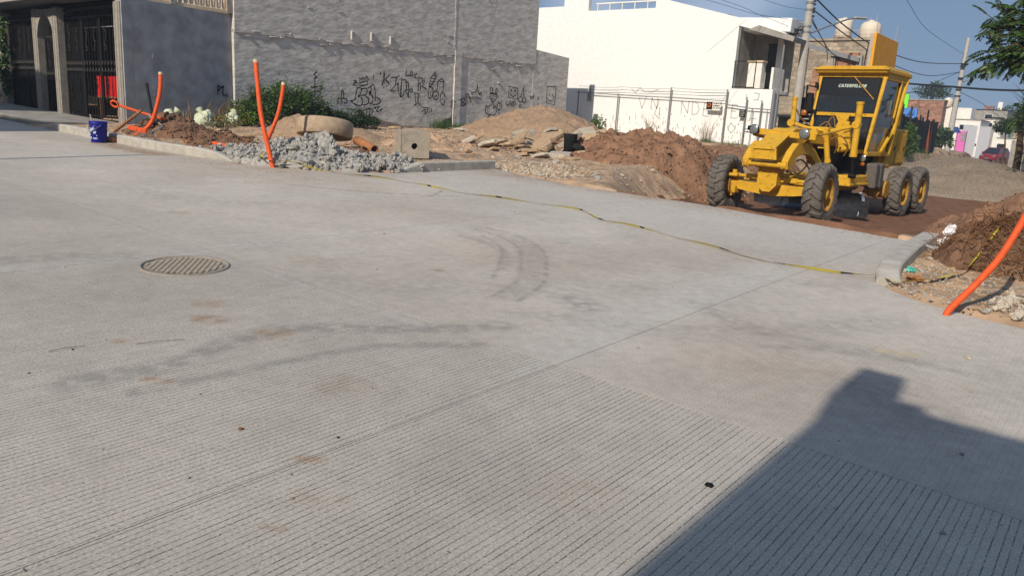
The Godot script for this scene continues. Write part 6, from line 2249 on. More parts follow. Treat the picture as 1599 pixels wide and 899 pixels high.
func build_lot_things() -> void:
	pipe("tallest orange pipe, bowed, standing in the grey rubble", [Vector3(-10.55, 0.4, -7.14), Vector3(-10.69, 0.78, -7.13), Vector3(-10.85, 1.22, -7.13), Vector3(-10.98, 1.7, -7.16), Vector3(-11.07, 2.06, -7.19)], 0.036)
	pipe("orange pipe crossing behind the tallest one, leaning towards the bush", [Vector3(-12.24, 0.45, -8.0), Vector3(-12.15, 0.83, -8.14), Vector3(-12.1, 1.21, -8.29), Vector3(-12.1, 1.55, -8.38), Vector3(-12.12, 1.78, -8.43)], 0.036)
	pipe("curved orange pipe standing in dark spoil near the blue bucket", [Vector3(-15.48, 0.58, -7.25), Vector3(-15.25, 0.85, -7.51), Vector3(-15.2, 1.18, -7.64), Vector3(-15.21, 1.55, -7.74), Vector3(-15.26, 1.88, -7.79)], 0.039)
	# blue bucket with a trowel
	var b := thing("blue_bucket", "blue plastic paint bucket with white label and splashes standing in the gutter", "bucket", Vector3(-14.63, plane(-14.63, -6.28), -6.28))
	var st := ns()
	lathe(st, [Vector2(0, 0.0), Vector2(0.125, 0.0), Vector2(0.13, 0.01), Vector2(0.142, 0.27), Vector2(0.152, 0.272), Vector2(0.152, 0.285), Vector2(0.144, 0.287), Vector2(0.146, 0.32), Vector2(0.156, 0.322), Vector2(0.156, 0.34), Vector2(0.148, 0.342), Vector2(0.15, 0.36), Vector2(0.155, 0.366), Vector2(0.15, 0.372), Vector2(0.14, 0.366), Vector2(0.125, 0.05), Vector2(0, 0.05)], 32, Transform3D())
	obj("body", st, M.blue_plastic, b)
	st = ns()
	for i in 26:
		var a := rnd(-0.9, 1.1)
		var y := rnd(0.05, 0.24)
		var hh := rnd(0.01, 0.045)
		var ww := rnd(0.01, 0.05)
		var r := 0.1315 + y * 0.045
		for k in 2:
			var a0 := a + ww / 0.13 * (k - 1) * 0.5
			var a1 := a0 + ww / 0.13 * 0.5
			quad(st, Vector3(sin(a0) * r, y, cos(a0) * r), Vector3(sin(a1) * r, y, cos(a1) * r), Vector3(sin(a1) * (r + 0.045 * hh), y + hh, cos(a1) * (r + 0.045 * hh)), Vector3(sin(a0) * (r + 0.045 * hh), y + hh, cos(a0) * (r + 0.045 * hh)))
	obj("worn_label", st, M.label_white, b)
	st = ns()
	var bail := []
	for i in 13:
		var a := PI * i / 12.0
		bail.append(Vector3(-0.15 * cos(a), 0.31 - 0.12 * sin(a), 0.14 * sin(a) + 0.02))
	tube(st, bail, 0.004, 5)
	obj("bail", st, M.galv, b)
	var tr := thing("trowel", "trowel with pale wooden handle sticking out of the blue bucket", "trowel", Vector3(-14.72, plane(-14.63, -6.28), -6.25))
	st = ns()
	cyl(st, Vector3(0, 0.24, 0), Vector3(-0.10, 0.48, 0.02), 0.014, 0.011, 8)
	obj("handle", st, M.column, tr)
	st = ns()
	box(st, Vector3(0.03, 0.16, 0), Vector3(0.07, 0.18, 0.004), Basis(Vector3.BACK, 0.35))
	obj("blade", st, M.steel, tr)
	# tools left on the spoil
	var sh := thing("orange_shovel", "shovel with orange D-handle thrown across the dark spoil", "shovel")
	st = ns()
	tube(st, [Vector3(-15.95, 1.2, -7.28), Vector3(-15.59, 1.08, -7.56), Vector3(-15.2, 0.98, -7.82)], 0.026, 8)
	var dh := []
	for i in 13:
		var a := TAU * i / 12.0
		dh.append(Vector3(-16.03, 1.225, -7.22) + Vector3(-0.77, 0.25, 0.58) * 0.075 * cos(a) + Vector3(0.25, 0.95, 0.1) * 0.06 * sin(a))
	tube(st, dh, 0.022, 7, false)
	obj("handle", st, M.orange, sh)
	st = ns()
	tube(st, [Vector3(-15.45, 1.05, -7.6), Vector3(-15.1, 0.86, -7.7)], 0.018, 8)
	obj("socket", st, M.galv, sh)
	st = ns()
	prism(st, P2([-0.12, 0, 0.12, 0, 0.13, 0.2, 0.0, 0.32, -0.13, 0.2]), Transform3D(Basis(Vector3(0.6, 0, 0.8), Vector3(0.7, -0.45, -0.55).normalized(), Vector3.UP), Vector3(-15.1, 0.86, -7.7)), 0.006)
	obj("blade", st, M.steel, sh)
	var bp := thing("black_bar", "black steel bar stuck upright in the spoil beside the curved orange pipe", "bar")
	st = ns()
	cyl(st, Vector3(-15.16, 0.5, -7.62), Vector3(-15.53, 1.66, -7.64), 0.022, 0.028, 8)
	obj("shaft", st, M.black, bp)
	var rk := thing("garden_rake", "rake lying tines up on the kerb with a pale wooden shaft", "rake")
	st = ns()
	cyl(st, Vector3(-14.6, 0.86, -7.45), Vector3(-14.05, 0.66, -6.72), 0.014, 0.014, 8)
	obj("handle", st, M.column, rk)
	st = ns()
	box(st, Vector3(-13.98, 0.66, -6.82), Vector3(0.42, 0.022, 0.022), Basis(Vector3.UP, 0.3), 0.004)
	for i in 6:
		var q := Vector3(-14.17 + i * 0.08, 0.66, -6.76 - i * 0.025)
		cyl(st, q, q + Vector3(0, 0.13, 0.01), 0.007, 0.004, 5)
	obj("tines", st, M.galv, rk)
	var lvl := thing("orange_level", "orange spirit level lying on the kerb at the pipe's foot", "level")
	st = ns()
	box(st, Vector3(-14.55, 0.80, -6.95), Vector3(0.52, 0.085, 0.05), Basis(Vector3.UP, 0.15) * Basis(Vector3.BACK, -0.1), 0.01)
	obj("body", st, M.orange, lvl)
	st = ns()
	for i in 3:
		box(st, Vector3(-14.72 + i * 0.17, 0.815 - i * 0.017, -6.95 - i * 0.025 + 0.02), Vector3(0.06, 0.04, 0.06), Basis(Vector3.UP, 0.15), 0.01)
	obj("vial", st, M.rust, lvl)
	var pk := thing("wooden_plank", "old grey plank leaning on the spoil beside the gate", "plank")
	st = ns()
	tube(st, [Vector3(-15.3, 1.14, -7.4), Vector3(-15.72, 0.62, -6.95)], 0.03, 4)
	obj("board", st, M.wood, pk)
	var ob := thing("orange_block", "small orange block half hidden behind the blue bucket", "block")
	st = ns()
	box(st, Vector3(-14.72, plane(-14.7, -6.42) + 0.05, -6.42), Vector3(0.42, 0.1, 0.1), Basis(Vector3.UP, 0.5), 0.02)
	obj("body", st, M.clay, ob)
	# sacks by the wall
	var sack := rock_mesh(77, 0.75, 7, 0.3, 1.0)
	for s in [[-17.75, -9.25, 0.44, 0.54, "greenish white sack, partly hidden by the curved orange pipe", "sack"], [-17.45, -9.95, 0.5, 0.58, "full round white sack beside the wall, creased at its mouth", "sack"], [-17.6, -10.75, 0.42, 0.5, "crumpled cream sack nearest the low weeds", "sack"]]:
		var o := thing("white_sack", s[4], s[5], Vector3(s[0], ground(s[0], s[1]) + s[3] * 0.22, s[1]), s[0] * 7.0, "white sacks dumped by the wall")
		var body := obj("body", sack, M.sack, o)
		body.scale = Vector3(s[2], s[3] * 1.25, s[2] * 1.1)
		st = ns()
		cyl(st, Vector3(0.1, s[3] * 0.3, 0), Vector3(0.18, s[3] * 0.5, 0.02), 0.03, 0.09, 9, false)
		obj("gathered_mouth", st, M.sack, o)
	# things seen through the gate
	var rc := thing("red_crate", "red plastic crate stacked behind the iron gate near the wall end", "crate", Vector3(-19.6, 1.34, -8.86))
	st = ns()
	for i in 9:
		box(st, Vector3(-0.56 + i * 0.14, 0.25, 0), Vector3(0.115, 0.5, 0.3), Basis(), 0.01)
	obj("body", st, M.red_plastic, rc)
	var tb := thing("garage_table", "cluttered table behind the iron gate holding the red crate", "table", Vector3(-19.55, 0.78, -8.95))
	obj("top", box_mesh(Vector3(0, 0.55, 0), Vector3(1.3, 0.05, 0.5)), M.wood, tb)
	for x in [-0.6, 0.6]:
		for z in [-0.2, 0.2]:
			obj("leg", box_mesh(Vector3(x, 0.26, z), Vector3(0.05, 0.54, 0.05)), M.wood, tb)
	var bl := thing("blue_bottle", "blue bottle standing on the cluttered garage table", "bottle", Vector3(-19.2, 1.36, -8.95))
	st = ns()
	lathe(st, [Vector2(0, 0), Vector2(0.05, 0), Vector2(0.05, 0.16), Vector2(0.02, 0.2), Vector2(0.02, 0.24), Vector2(0, 0.24)], 12, Transform3D())
	obj("body", st, M.blue_plastic, bl)
	for i in 2:
		var jug := thing("white_jug", ["white plastic jug on the garage floor closest to the wall end", "white plastic jug on the garage floor under the table"][i], "jug", Vector3(-19.05 - i * 0.3, 0.78, -8.95), 0, "jugs behind the gate")
		st = ns()
		lathe(st, [Vector2(0, 0), Vector2(0.09, 0), Vector2(0.1, 0.02), Vector2(0.1, 0.22), Vector2(0.035, 0.3), Vector2(0.035, 0.34), Vector2(0, 0.34)], 14, Transform3D())
		obj("body", st, M.white_plain, jug)
	# concrete ring lying tilted, box, clay pipe
	var ring := thing("concrete_ring", "short tan concrete pipe ring lying tilted on the grey rubble", "concrete ring", Vector3(-12.25, 1.0, -9.45))
	ring.basis = (Basis(Vector3.BACK, 0.10) * Basis(Vector3.RIGHT, -0.16)).scaled_local(Vector3(0.86, 0.95, 0.86))
	st = ns()
	lathe(st, [Vector2(0.50, -0.16), Vector2(0.60, -0.16), Vector2(0.61, -0.15), Vector2(0.61, 0.13), Vector2(0.56, 0.165), Vector2(0.51, 0.16), Vector2(0.50, -0.16)], 40, Transform3D())
	obj("wall", st, M.cast_tan, ring)
	st = ns()
	cyl(st, Vector3(0, 0.0, 0), Vector3(0, 0.12, 0), 0.50, 0.50, 32)
	obj("packed_earth", st, M.dirt, ring)
	st = ns()
	box(st, Vector3(-0.45, -0.01, 0.41), Vector3(0.07, 0.28, 0.04), Basis(Vector3.UP, -0.84), 0.01)
	obj("joint_strip", st, M.cast_tan, ring)
	var bx := thing("concrete_box", "cast concrete junction box with a round hole, behind the short kerb", "concrete box", Vector3(-11.0, 0.60, -10.55))
	bx.basis = Basis(Vector3.UP, deg_to_rad(56.0))
	st = ns()
	# walls with a round opening in the front: front face as a ring of quads about the hole
	var hw := 0.285
	var hh := 0.255
	for i in 24:
		var a0 := TAU * i / 24.0
		var a1 := TAU * (i + 1) / 24.0
		var e0 := Vector2(cos(a0), sin(a0))
		var e1 := Vector2(cos(a1), sin(a1))
		var o0 := e0 / maxf(absf(e0.x) / hw, absf(e0.y) / hh)
		var o1 := e1 / maxf(absf(e1.x) / hw, absf(e1.y) / hh)
		var r := 0.06
		quad(st, Vector3(e0.x * r, e0.y * r - 0.03, hw), Vector3(o0.x, o0.y, hw), Vector3(o1.x, o1.y, hw), Vector3(e1.x * r, e1.y * r - 0.03, hw))
		quad(st, Vector3(e0.x * r, e0.y * r - 0.03, hw), Vector3(e1.x * r, e1.y * r - 0.03, hw), Vector3(e1.x * r, e1.y * r - 0.03, hw - 0.07), Vector3(e0.x * r, e0.y * r - 0.03, hw - 0.07))
	var m0 := Vector3.ZERO
	quad_out(st, Vector3(-hw, -hh, hw), Vector3(-hw, hh, hw), Vector3(-hw, hh, -hw), Vector3(-hw, -hh, -hw), m0)
	quad_out(st, Vector3(hw, -hh, hw), Vector3(hw, hh, hw), Vector3(hw, hh, -hw), Vector3(hw, -hh, -hw), m0)
	quad_out(st, Vector3(-hw, -hh, -hw), Vector3(hw, -hh, -hw), Vector3(hw, hh, -hw), Vector3(-hw, hh, -hw), m0)
	quad_out(st, Vector3(-hw, hh, hw), Vector3(hw, hh, hw), Vector3(hw, hh, -hw), Vector3(-hw, hh, -hw), m0)
	obj("walls", st, M.cast, bx).position.y = 0.2
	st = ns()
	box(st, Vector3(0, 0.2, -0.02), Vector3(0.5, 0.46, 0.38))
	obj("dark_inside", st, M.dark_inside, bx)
	for q in [[Vector3(-0.27, 0.2, 0.288), Vector3(0.03, 0.5, 0.012)], [Vector3(0.27, 0.2, 0.288), Vector3(0.03, 0.5, 0.012)], [Vector3(0, 0.455, -0.275), Vector3(0.5, 0.03, 0.03)]]:
		obj("cast_rib", box_mesh(q[0], q[1], 0.004), M.cast, bx)
	var cp := thing("clay_pipe", "length of brown clay pipe lying between rubble and concrete box", "clay pipe", Vector3(-11.2, 0.76, -9.55))
	cp.basis = Basis(Vector3(0.75, -0.14, 0.15).normalized(), Vector3.UP, Vector3(0.75, -0.14, 0.15).normalized().cross(Vector3.UP)).orthonormalized()
	st = ns()
	lathe(st, [Vector2(0.06, -0.35), Vector2(0.08, -0.35), Vector2(0.08, 0.35), Vector2(0.06, 0.35), Vector2(0.06, -0.35)], 20, Transform3D(Basis(Vector3.BACK, -PI / 2), Vector3.ZERO))
	obj("tube", st, M.clay, cp)
	build_rubble()
	build_slab_pile()
	build_litter()


func build_rubble() -> void:
	# broken grey concrete, larger lumps each on its own
	var kinds := []
	for k in 6:
		kinds.append(rock_mesh(300 + k, 0.75, 5, 0.6))
	heap("rubble_heap", "heap of pale grey crushed concrete at the foot of the orange pipes", "rubble", Vector2(-10.85, -7.95), 1.35, 0.8, 0.84, 0.62, M.stone_gray, {"round": 0.5, "rough": 0.2, "clods": 900, "clod": 1.3, "spread": 0.5})
	var spots := [[-10.95, -7.3, 0.17], [-10.55, -7.35, 0.17], [-10.2, -7.5, 0.2], [-10.05, -7.8, 0.2], [-9.85, -8.1, 0.17], [-9.9, -8.3, 0.15], [-10.0, -8.5, 0.14], [-10.65, -7.7, 0.28], [-10.35, -8.05, 0.3], [-10.1, -8.4, 0.2], [-10.05, -8.75, 0.16], [-11.2, -7.6, 0.18], [-11.5, -7.55, 0.16], [-11.35, -7.85, 0.3], [-10.9, -7.9, 0.22], [-11.05, -8.35, 0.42], [-11.7, -7.95, 0.18], [-10.7, -8.2, 0.34], [-10.45, -8.55, 0.2], [-11.9, -7.75, 0.14], [-10.3, -8.7, 0.17], [-9.65, -8.15, 0.12], [-10.45, -7.18, 0.11], [-11.2, -7.2, 0.11]]
	for i in spots.size():
		var s: Array = spots[i]
		var o := obj("rubble_lump", kinds[i % 6], M.stone_gray)
		var up := maxf(0.0, 0.22 * (1.0 - Vector2((s[0] + 10.8) / 1.1, (s[1] + 8.05) / 0.75).length()))
		if i == 15:
			up = 0.16
		elif i in [14, 7, 8, 9, 17]:
			up += 0.05
		o.transform = Transform3D((Basis(Vector3.UP, 0.6) if i == 15 else Basis(Vector3(rnd(-1, 1), rnd(-1, 1), rnd(-1, 1)).normalized(), rnd(0, TAU))).scaled(Vector3(s[2] * 1.3, s[2] * 0.9, s[2] * 1.1) if i == 15 else Vector3.ONE * s[2] * 1.15), Vector3(s[0], land(s[0], s[1]) + s[2] * 0.28 + up, s[1]))
		tag(o, "biggest grey concrete lump, topmost of the rubble under the ring" if i == 15 else "jagged grey lump of broken concrete in the rubble at the kerb", "rubble", "grey concrete rubble at the kerb" if i != 15 else "")
	var bit := [rock_mesh(330, 0.8, 2, 0.6), rock_mesh(331, 0.6, 2, 0.6)]
	for k in 2:
		var xs := []
		for i in 520:
			var t := rnd(0, 1)
			var c := Vector2(-12.0, -7.35).lerp(Vector2(-9.7, -8.9), t) + Vector2(rnd(-0.55, 0.35), rnd(-0.7, 0.35))
			if edge_of_road(c.x, c.y) < -0.12:
				continue
			var s := rnd(0.04, 0.13) * (1.4 if rnd(0, 1) < 0.12 else 1.0)
			var pile := clampf(1.0 - absf(edge_of_road(c.x, c.y) - 0.65) / 0.8, 0.0, 1.0)
			xs.append(Transform3D(Basis(Vector3(rnd(-1, 1), rnd(-1, 1), rnd(-1, 1)).normalized(), rnd(0, TAU)).scaled(Vector3.ONE * s), Vector3(c.x, land(c.x, c.y) + s * 0.3 + pile * rnd(0.0, 0.16), c.y)))
		var o := copies("rubble_fines", bit[k], M.stone_gray, xs)
		o.set_meta("label", "small broken concrete filling the grey rubble at the kerb")


func slab_mesh(seed_: int, thick: float) -> ArrayMesh:
	var r := RandomNumberGenerator.new()
	r.seed = seed_
	var p := PackedVector2Array()
	var n := r.randi_range(5, 7)
	for i in n:
		var a := TAU * (i + r.randf_range(-0.25, 0.25)) / n
		p.append(Vector2(cos(a) * r.randf_range(0.38, 0.55), sin(a) * r.randf_range(0.34, 0.55)))
	var st := ns()
	var mid := Vector3.ZERO
	var top := []
	var bot := []
	for q in p:
		top.append(Vector3(q.x * 0.96, thick / 2 + r.randf_range(-0.02, 0.02), q.y * 0.96))
		bot.append(Vector3(q.x, -thick / 2 + r.randf_range(-0.02, 0.02), q.y))
	for i in n:
		var j := (i + 1) % n
		tri_out(st, Vector3(0, thick / 2, 0), top[i], top[j], mid)
		tri_out(st, Vector3(0, -thick / 2, 0), bot[i], bot[j], mid)
		var hm: Vector3 = (top[i] + bot[i]) * 0.5 * 1.03
		var hn: Vector3 = (top[j] + bot[j]) * 0.5 * 1.03
		quad_out(st, top[i], top[j], hn, hm, mid)
		quad_out(st, hm, hn, bot[j], bot[i], mid)
	return to_mesh(st)


func build_slab_pile() -> void:
	var kinds := []
	for k in 6:
		kinds.append(slab_mesh(500 + k, 0.16 + 0.03 * (k % 3)))
	# x, z, size, lift, tilt about x, tilt about z
	var s := [[-11.9, -14.9, 0.95, 0.22, 1.0, 0.1], [-12.2, -14.2, 0.55, 0.1, 0.2, 0.4], [-11.35, -15.2, 0.85, 0.18, 0.5, -0.2], [-11.1, -15.9, 0.9, 0.26, 0.7, 0.2], [-11.6, -15.9, 0.8, 0.36, 0.3, -0.3], [-12.2, -15.6, 0.75, 0.4, 0.5, 0.1], [-10.9, -16.5, 1.0, 0.3, 0.9, -0.4], [-11.5, -17.3, 1.1, 0.28, 0.7, -0.5], [-11.8, -18.2, 1.1, 0.3, 0.8, -0.2], [-12.2, -18.9, 0.9, 0.26, 0.6, 0.3], [-12.5, -17.2, 0.8, 0.34, 0.2, 0.3], [-12.9, -16.3, 0.7, 0.3, 0.4, 0.5], [-11.2, -14.5, 0.6, 0.08, 0.05, 0.1], [-10.7, -15.1, 0.65, 0.08, 0.1, -0.1], [-10.5, -15.7, 0.6, 0.08, 0.0, 0.15], [-10.4, -16.4, 0.55, 0.1, 0.2, 0.1], [-11.0, -14.0, 0.5, 0.05, 0.1, 0.2], [-12.6, -13.9, 0.6, 0.1, 0.6, 0.3], [-12.9, -14.6, 0.6, 0.16, 0.9, 0.2], [-12.1, -16.6, 0.6, 0.46, 0.15, 0.5], [-10.2, -14.9, 0.35, 0.05, 0.1, 0.0], [-11.9, -19.4, 0.6, 0.16, 0.3, 0.1], [-12.6, -19.7, 0.5, 0.14, 0.5, 0.4], [-10.9, -17.0, 0.5, 0.1, 0.2, 0.2], [-11.6, -13.7, 0.4, 0.04, 0.1, 0.4], [-10.5, -14.2, 0.3, 0.04, 0.1, 0.2]]
	for i in s.size():
		var q: Array = s[i]
		var o := obj("broken_slab", kinds[i % 6], [M.stone_tan, M.stone_white, M.stone_tan, M.cast][i % 4])
		var b := Basis(Vector3.UP, -0.65) * Basis(Vector3.RIGHT, q[4] * 0.8) * Basis(Vector3.BACK, q[5]) * Basis(Vector3.UP, i * 1.3)
		o.transform = Transform3D(b.scaled_local(Vector3(q[2], q[2] * 0.75, q[2] * 0.8)), on(q[0], q[1], q[3] * 0.8))
		var names := {0: "squarest pale slab facing the road at the kerb end of the stone pile", 8: "large white slab leaning at the soil heap end of the stone pile", 6: "big tan slab leaning beside the dark bucket in the stone pile"}
		tag(o, names[i] if names.has(i) else "broken tan paving slab in the stone pile below the sand heap", "paving slab", "" if names.has(i) else "broken slabs below the sand heap")
	for i in 34:
		var t := rnd(0, 1)
		var p := Vector2(lerpf(-12.6, -10.3, rnd(0, 1)), lerpf(-13.8, -18.6, t))
		p.x -= t * 0.6
		var o := obj("broken_slab", kinds[(i * 5) % 6], [M.stone_tan, M.stone_white, M.cast_tan, M.stone_tan][i % 4])
		var sz := rnd(0.22, 0.5)
		o.transform = Transform3D(Basis(Vector3.UP, rnd(0, TAU)) * Basis(Vector3.RIGHT, rnd(-0.5, 0.7)) * Basis(Vector3.BACK, rnd(-0.4, 0.4)) * Basis().scaled(Vector3(sz, sz * rnd(0.35, 0.7), sz * rnd(0.6, 1.0))), on(p.x, p.y, rnd(0.02, 0.2)))
		tag(o, "broken tan paving slab in the stone pile below the sand heap", "paving slab", "broken slabs below the sand heap")
	var db := thing("dark_bucket", "torn dark rubber bucket standing among the broken slabs", "bucket", on(-10.75, -15.55, 0.12), 0.4)
	var st := ns()
	lathe(st, [Vector2(0, 0), Vector2(0.15, 0.0), Vector2(0.165, 0.36), Vector2(0.175, 0.39), Vector2(0.155, 0.38), Vector2(0.14, 0.03), Vector2(0, 0.03)], 18, Transform3D())
	obj("body", st, M.net, db)
	st = ns()
	box(st, Vector3(0.22, 0.08, 0.05), Vector3(0.26, 0.14, 0.2), Basis(Vector3.BACK, -0.3), 0.03)
	obj("torn_flap", st, M.net, db)


func build_litter() -> void:
	# loose stones and crumbs over the lot and verges
	var st_ := [rock_mesh(611, 0.7, 1, 0.4), rock_mesh(612, 0.55, 1, 0.4), rock_mesh(613, 0.8, 1, 0.5)]
	var mats := [M.stone_tan, M.stone_gray, M.clay, M.stone_white]
	for k in 4:
		var xs := []
		var tries := 0
		while xs.size() < [3400, 2600, 160, 600][k] and tries < 22000:
			tries += 1
			var c := Vector2(rnd(-18.2, -7.4), rnd(-27.5, -7.2)) if tries % 3 else Vector2(rnd(-1.6, 0.4), rnd(-11.0, -6.7))
			if c.x < -7 and rnd(0, 1) < smoothstep(-12, -26, c.y) * 0.7:
				continue
			var d := edge_of_road(c.x, c.y) if c.y > -12.5 else 1.0
			if d < 0.02:
				continue
			var s := rnd(0.012, 0.05) * (2.2 if rnd(0, 1) < 0.06 else 1.0)
			if c.x > -2:
				s *= 0.55
			xs.append(Transform3D(Basis(Vector3(rnd(-1, 1), rnd(-1, 1), rnd(-1, 1)).normalized(), rnd(0, TAU)).scaled(Vector3(s * 1.3, s, s)), on(c.x, c.y, s * 0.2)))
		var o := copies("loose_stones", st_[k % 3], mats[k], xs)
		o.set_meta("label", "loose %s scattered over the vacant lot and verges" % ["tan pebbles", "grey chips", "brown crumbs of brick", "pale chips"][k])
	# a spill of pale chips at the kerb's end
	var xs := []
	for i in 380:
		var c := Vector2(-9.0, -11.9) + Vector2(rnd(-1, 1) + rnd(-1, 1), rnd(-1, 1) + rnd(-1, 1)) * Vector2(0.75, 0.62)
		if edge_of_road(c.x, c.y) < 0.02:
			continue
		var s := rnd(0.02, 0.06)
		xs.append(Transform3D(Basis(Vector3(rnd(-1, 1), rnd(-1, 1), rnd(-1, 1)).normalized(), rnd(0, TAU)).scaled(Vector3(s * 1.3, s, s)), on(c.x, c.y, s * 0.25)))
	copies("pale_chips", st_[1], M.stone_white, xs).set_meta("label", "spill of pale stone chips at the end of the short kerb")
	# countable odd pieces
	var odd := [[-12.6, -14.6, 0.4, "flat pale stone lying alone before the stone pile"], [-9.6, -13.4, 0.22, "white stone on bare soil before the stone pile"], [-11.4, -12.6, 0.34, "angular grey slab bit near the concrete box"], [-17.2, -18.6, 0.55, "long flat cream slab at the foot of the graffiti wall"], [-17.6, -16.2, 0.5, "grey slab bit below the round lettering"], [-16.6, -9.9, 0.5, "broken board of concrete near the sacks"], [-14.9, -9.3, 0.6, "long flat stone between weeds and spoil"], [-15.6, -8.9, 0.3, "dark tilted chunk on the lot near the spoil"]]
	for i in odd.size():
		var o := obj("lone_stone", slab_mesh(540 + i, 0.2), M.stone_white if i in [0, 1, 3] else M.stone_tan)
		o.transform = Transform3D(Basis(Vector3.UP, i * 1.1) * Basis(Vector3.RIGHT, 0.15).scaled(Vector3(odd[i][2], 0.28, odd[i][2] * 0.6)), on(odd[i][0], odd[i][1], 0.04))
		tag(o, odd[i][3], "stone")
	for q in [["orange hose end lying in the trench by the rubble", [Vector3(-12.9, 0.66, -7.5), Vector3(-12.5, 0.63, -7.62), Vector3(-12.2, 0.64, -7.75)]]]:
		var st := ns()
		tube(st, smooth_path(q[1], 5), 0.035, 8)
		tag(obj("orange_hose", st, M.orange), q[0], "hose")


# ---------------------------------------------------------------- the dug corner beside the curved kerb
func build_right_corner() -> void:
	pipe("orange pipe curving up out of the dug ground beside the curved kerb", [Vector3(-0.95, 0.08, -6.58), Vector3(-0.93, 0.16, -6.62), Vector3(-0.82, 0.34, -6.74), Vector3(-0.72, 0.53, -6.88), Vector3(-0.66, 0.70, -6.98), Vector3(-0.60, 0.92, -7.08), Vector3(-0.55, 1.2, -7.2)], 0.0255)
	# matted roots dumped with red soil
	heap("root_pile", "tangled heap of dry brown roots and soil behind the orange pipe", "root pile", Vector2(-0.75, -9.4), 0.85, 0.75, 0.72, 0.3, M.dark_soil, {"round": 0.75, "rough": 0.2, "clods": 120})
	var rp := thing("root_tangle", "loose dry roots sticking out of the brown root pile", "roots")
	var st := ns()
	for i in 900:
		var a := rnd(0, TAU)
		var rr := sqrt(rnd(0, 1))
		var x := -0.75 + cos(a) * rr * 0.85
		var z := -9.3 + sin(a) * rr * 0.7
		var y := 0.2 + 0.55 * (1.0 - rr * rr) + rnd(-0.05, 0.05)
		var p := Vector3(x, y, z)
		var d := Vector3(rnd(-1, 1), rnd(-0.7, 0.5), rnd(-1, 1)).normalized()
		var l := rnd(0.1, 0.34)
		tube(st, [p, p + d * l * 0.5 + Vector3(0, rnd(-0.03, 0.04), 0), p + d * l + Vector3(rnd(-0.05, 0.05), -0.06, 0)], [0.0055, 0.004, 0.0015], 4, false)
	stuff(obj("strands", st, M.root, rp))
	# white stones
	var xs := []
	for k in 3:
		kinds_w.append(rock_mesh(700 + k, 0.65, 1, 0.5))
	for i in 150:
		var c := Vector2(-0.42, -7.2) + Vector2(rnd(-1, 1), rnd(-1, 1)) * Vector2(0.30, 0.52)
		if edge_of_road(c.x, c.y) < 0.05 or c.x < -0.72:
			continue
		var s := rnd(0.03, 0.065)
		var o := obj("white_stone", kinds_w[i % 3], M.stone_white)
		o.transform = Transform3D(Basis(Vector3(rnd(-1, 1), rnd(-1, 1), rnd(-1, 1)).normalized(), rnd(0, TAU)).scaled(Vector3(s * 1.2, s, s)), on(c.x, c.y, s * 0.3 + rnd(0, 0.03)))
		tag(o, "white lump of broken plaster in the spill beside the orange pipe", "stone", "white lumps beside the orange pipe")
	# litter
	crumple("plastic_bag", "shiny crumpled white plastic bag at the end of the curved kerb", "bag", on(-1.56, -10.2, 0.12), Vector3(0.22, 0.38, 0.22), M.bag, 801)
	crumple("plastic_sheet", "grey clear plastic sheet slumped against the back of the kerb", "plastic sheet", on(-1.42, -9.3, 0.02), Vector3(0.16, 0.16, 0.5), M.bag_clear, 802)
	crumple("teal_bag", "dull teal bag lying at the foot of the root pile", "bag", on(-1.05, -9.35, 0.08), Vector3(0.26, 0.16, 0.2), M.teal, 803)
	crumple("mint_wrapper", "mint green wrapper tucked behind the kerb nose", "wrapper", on(-1.5, -7.95, 0.03), Vector3(0.08, 0.06, 0.07), M.mint, 804)
	crumple("orange_scrap", "orange scrap of plastic behind the kerb nose", "scrap", on(-1.38, -7.55, 0.03), Vector3(0.12, 0.06, 0.14), M.clay, 805)


var kinds_w := []


func crumple(called: String, label: String, cat: String, at: Vector3, size: Vector3, mat: Material, seed_: int) -> void:
	var o := thing(called, label, cat, at, seed_ * 1.0)
	var b := obj("body", rock_mesh(seed_, 0.8, 6, 0.9), mat, o)
	b.scale = size
	var t := obj("loose_end", rock_mesh(seed_ + 20, 0.5, 4, 0.9), mat, o)
	t.position = Vector3(size.x * 0.5, -size.y * 0.15, 0)
	t.scale = size * 0.55


# ---------------------------------------------------------------- plants
func shade_of(tone: Color, spread := 0.35) -> Color:
	var k := 1.0 + rnd(-spread, spread)
	return Color(clampf(tone.r * k * rnd(0.9, 1.15), 0, 1), clampf(tone.g * k, 0, 1), clampf(tone.b * k * rnd(0.8, 1.1), 0, 1))


func leaf(st: SurfaceTool, at: Vector3, dir: Vector3, l: float, w: float, c: Color) -> void:   # a folded pointed leaf
	var side := dir.cross(Vector3(rnd(-1, 1), rnd(0.2, 1), rnd(-1, 1))).normalized() * w
	var up := side.cross(dir).normalized() * w * 0.35
	var mid := at + dir * l * 0.45
	var tip := at + dir * l - Vector3(0, l * 0.15, 0)
	st.set_color(c)
	tri(st, at, mid + side + up, tip)
	tri(st, at, tip, mid - side + up)


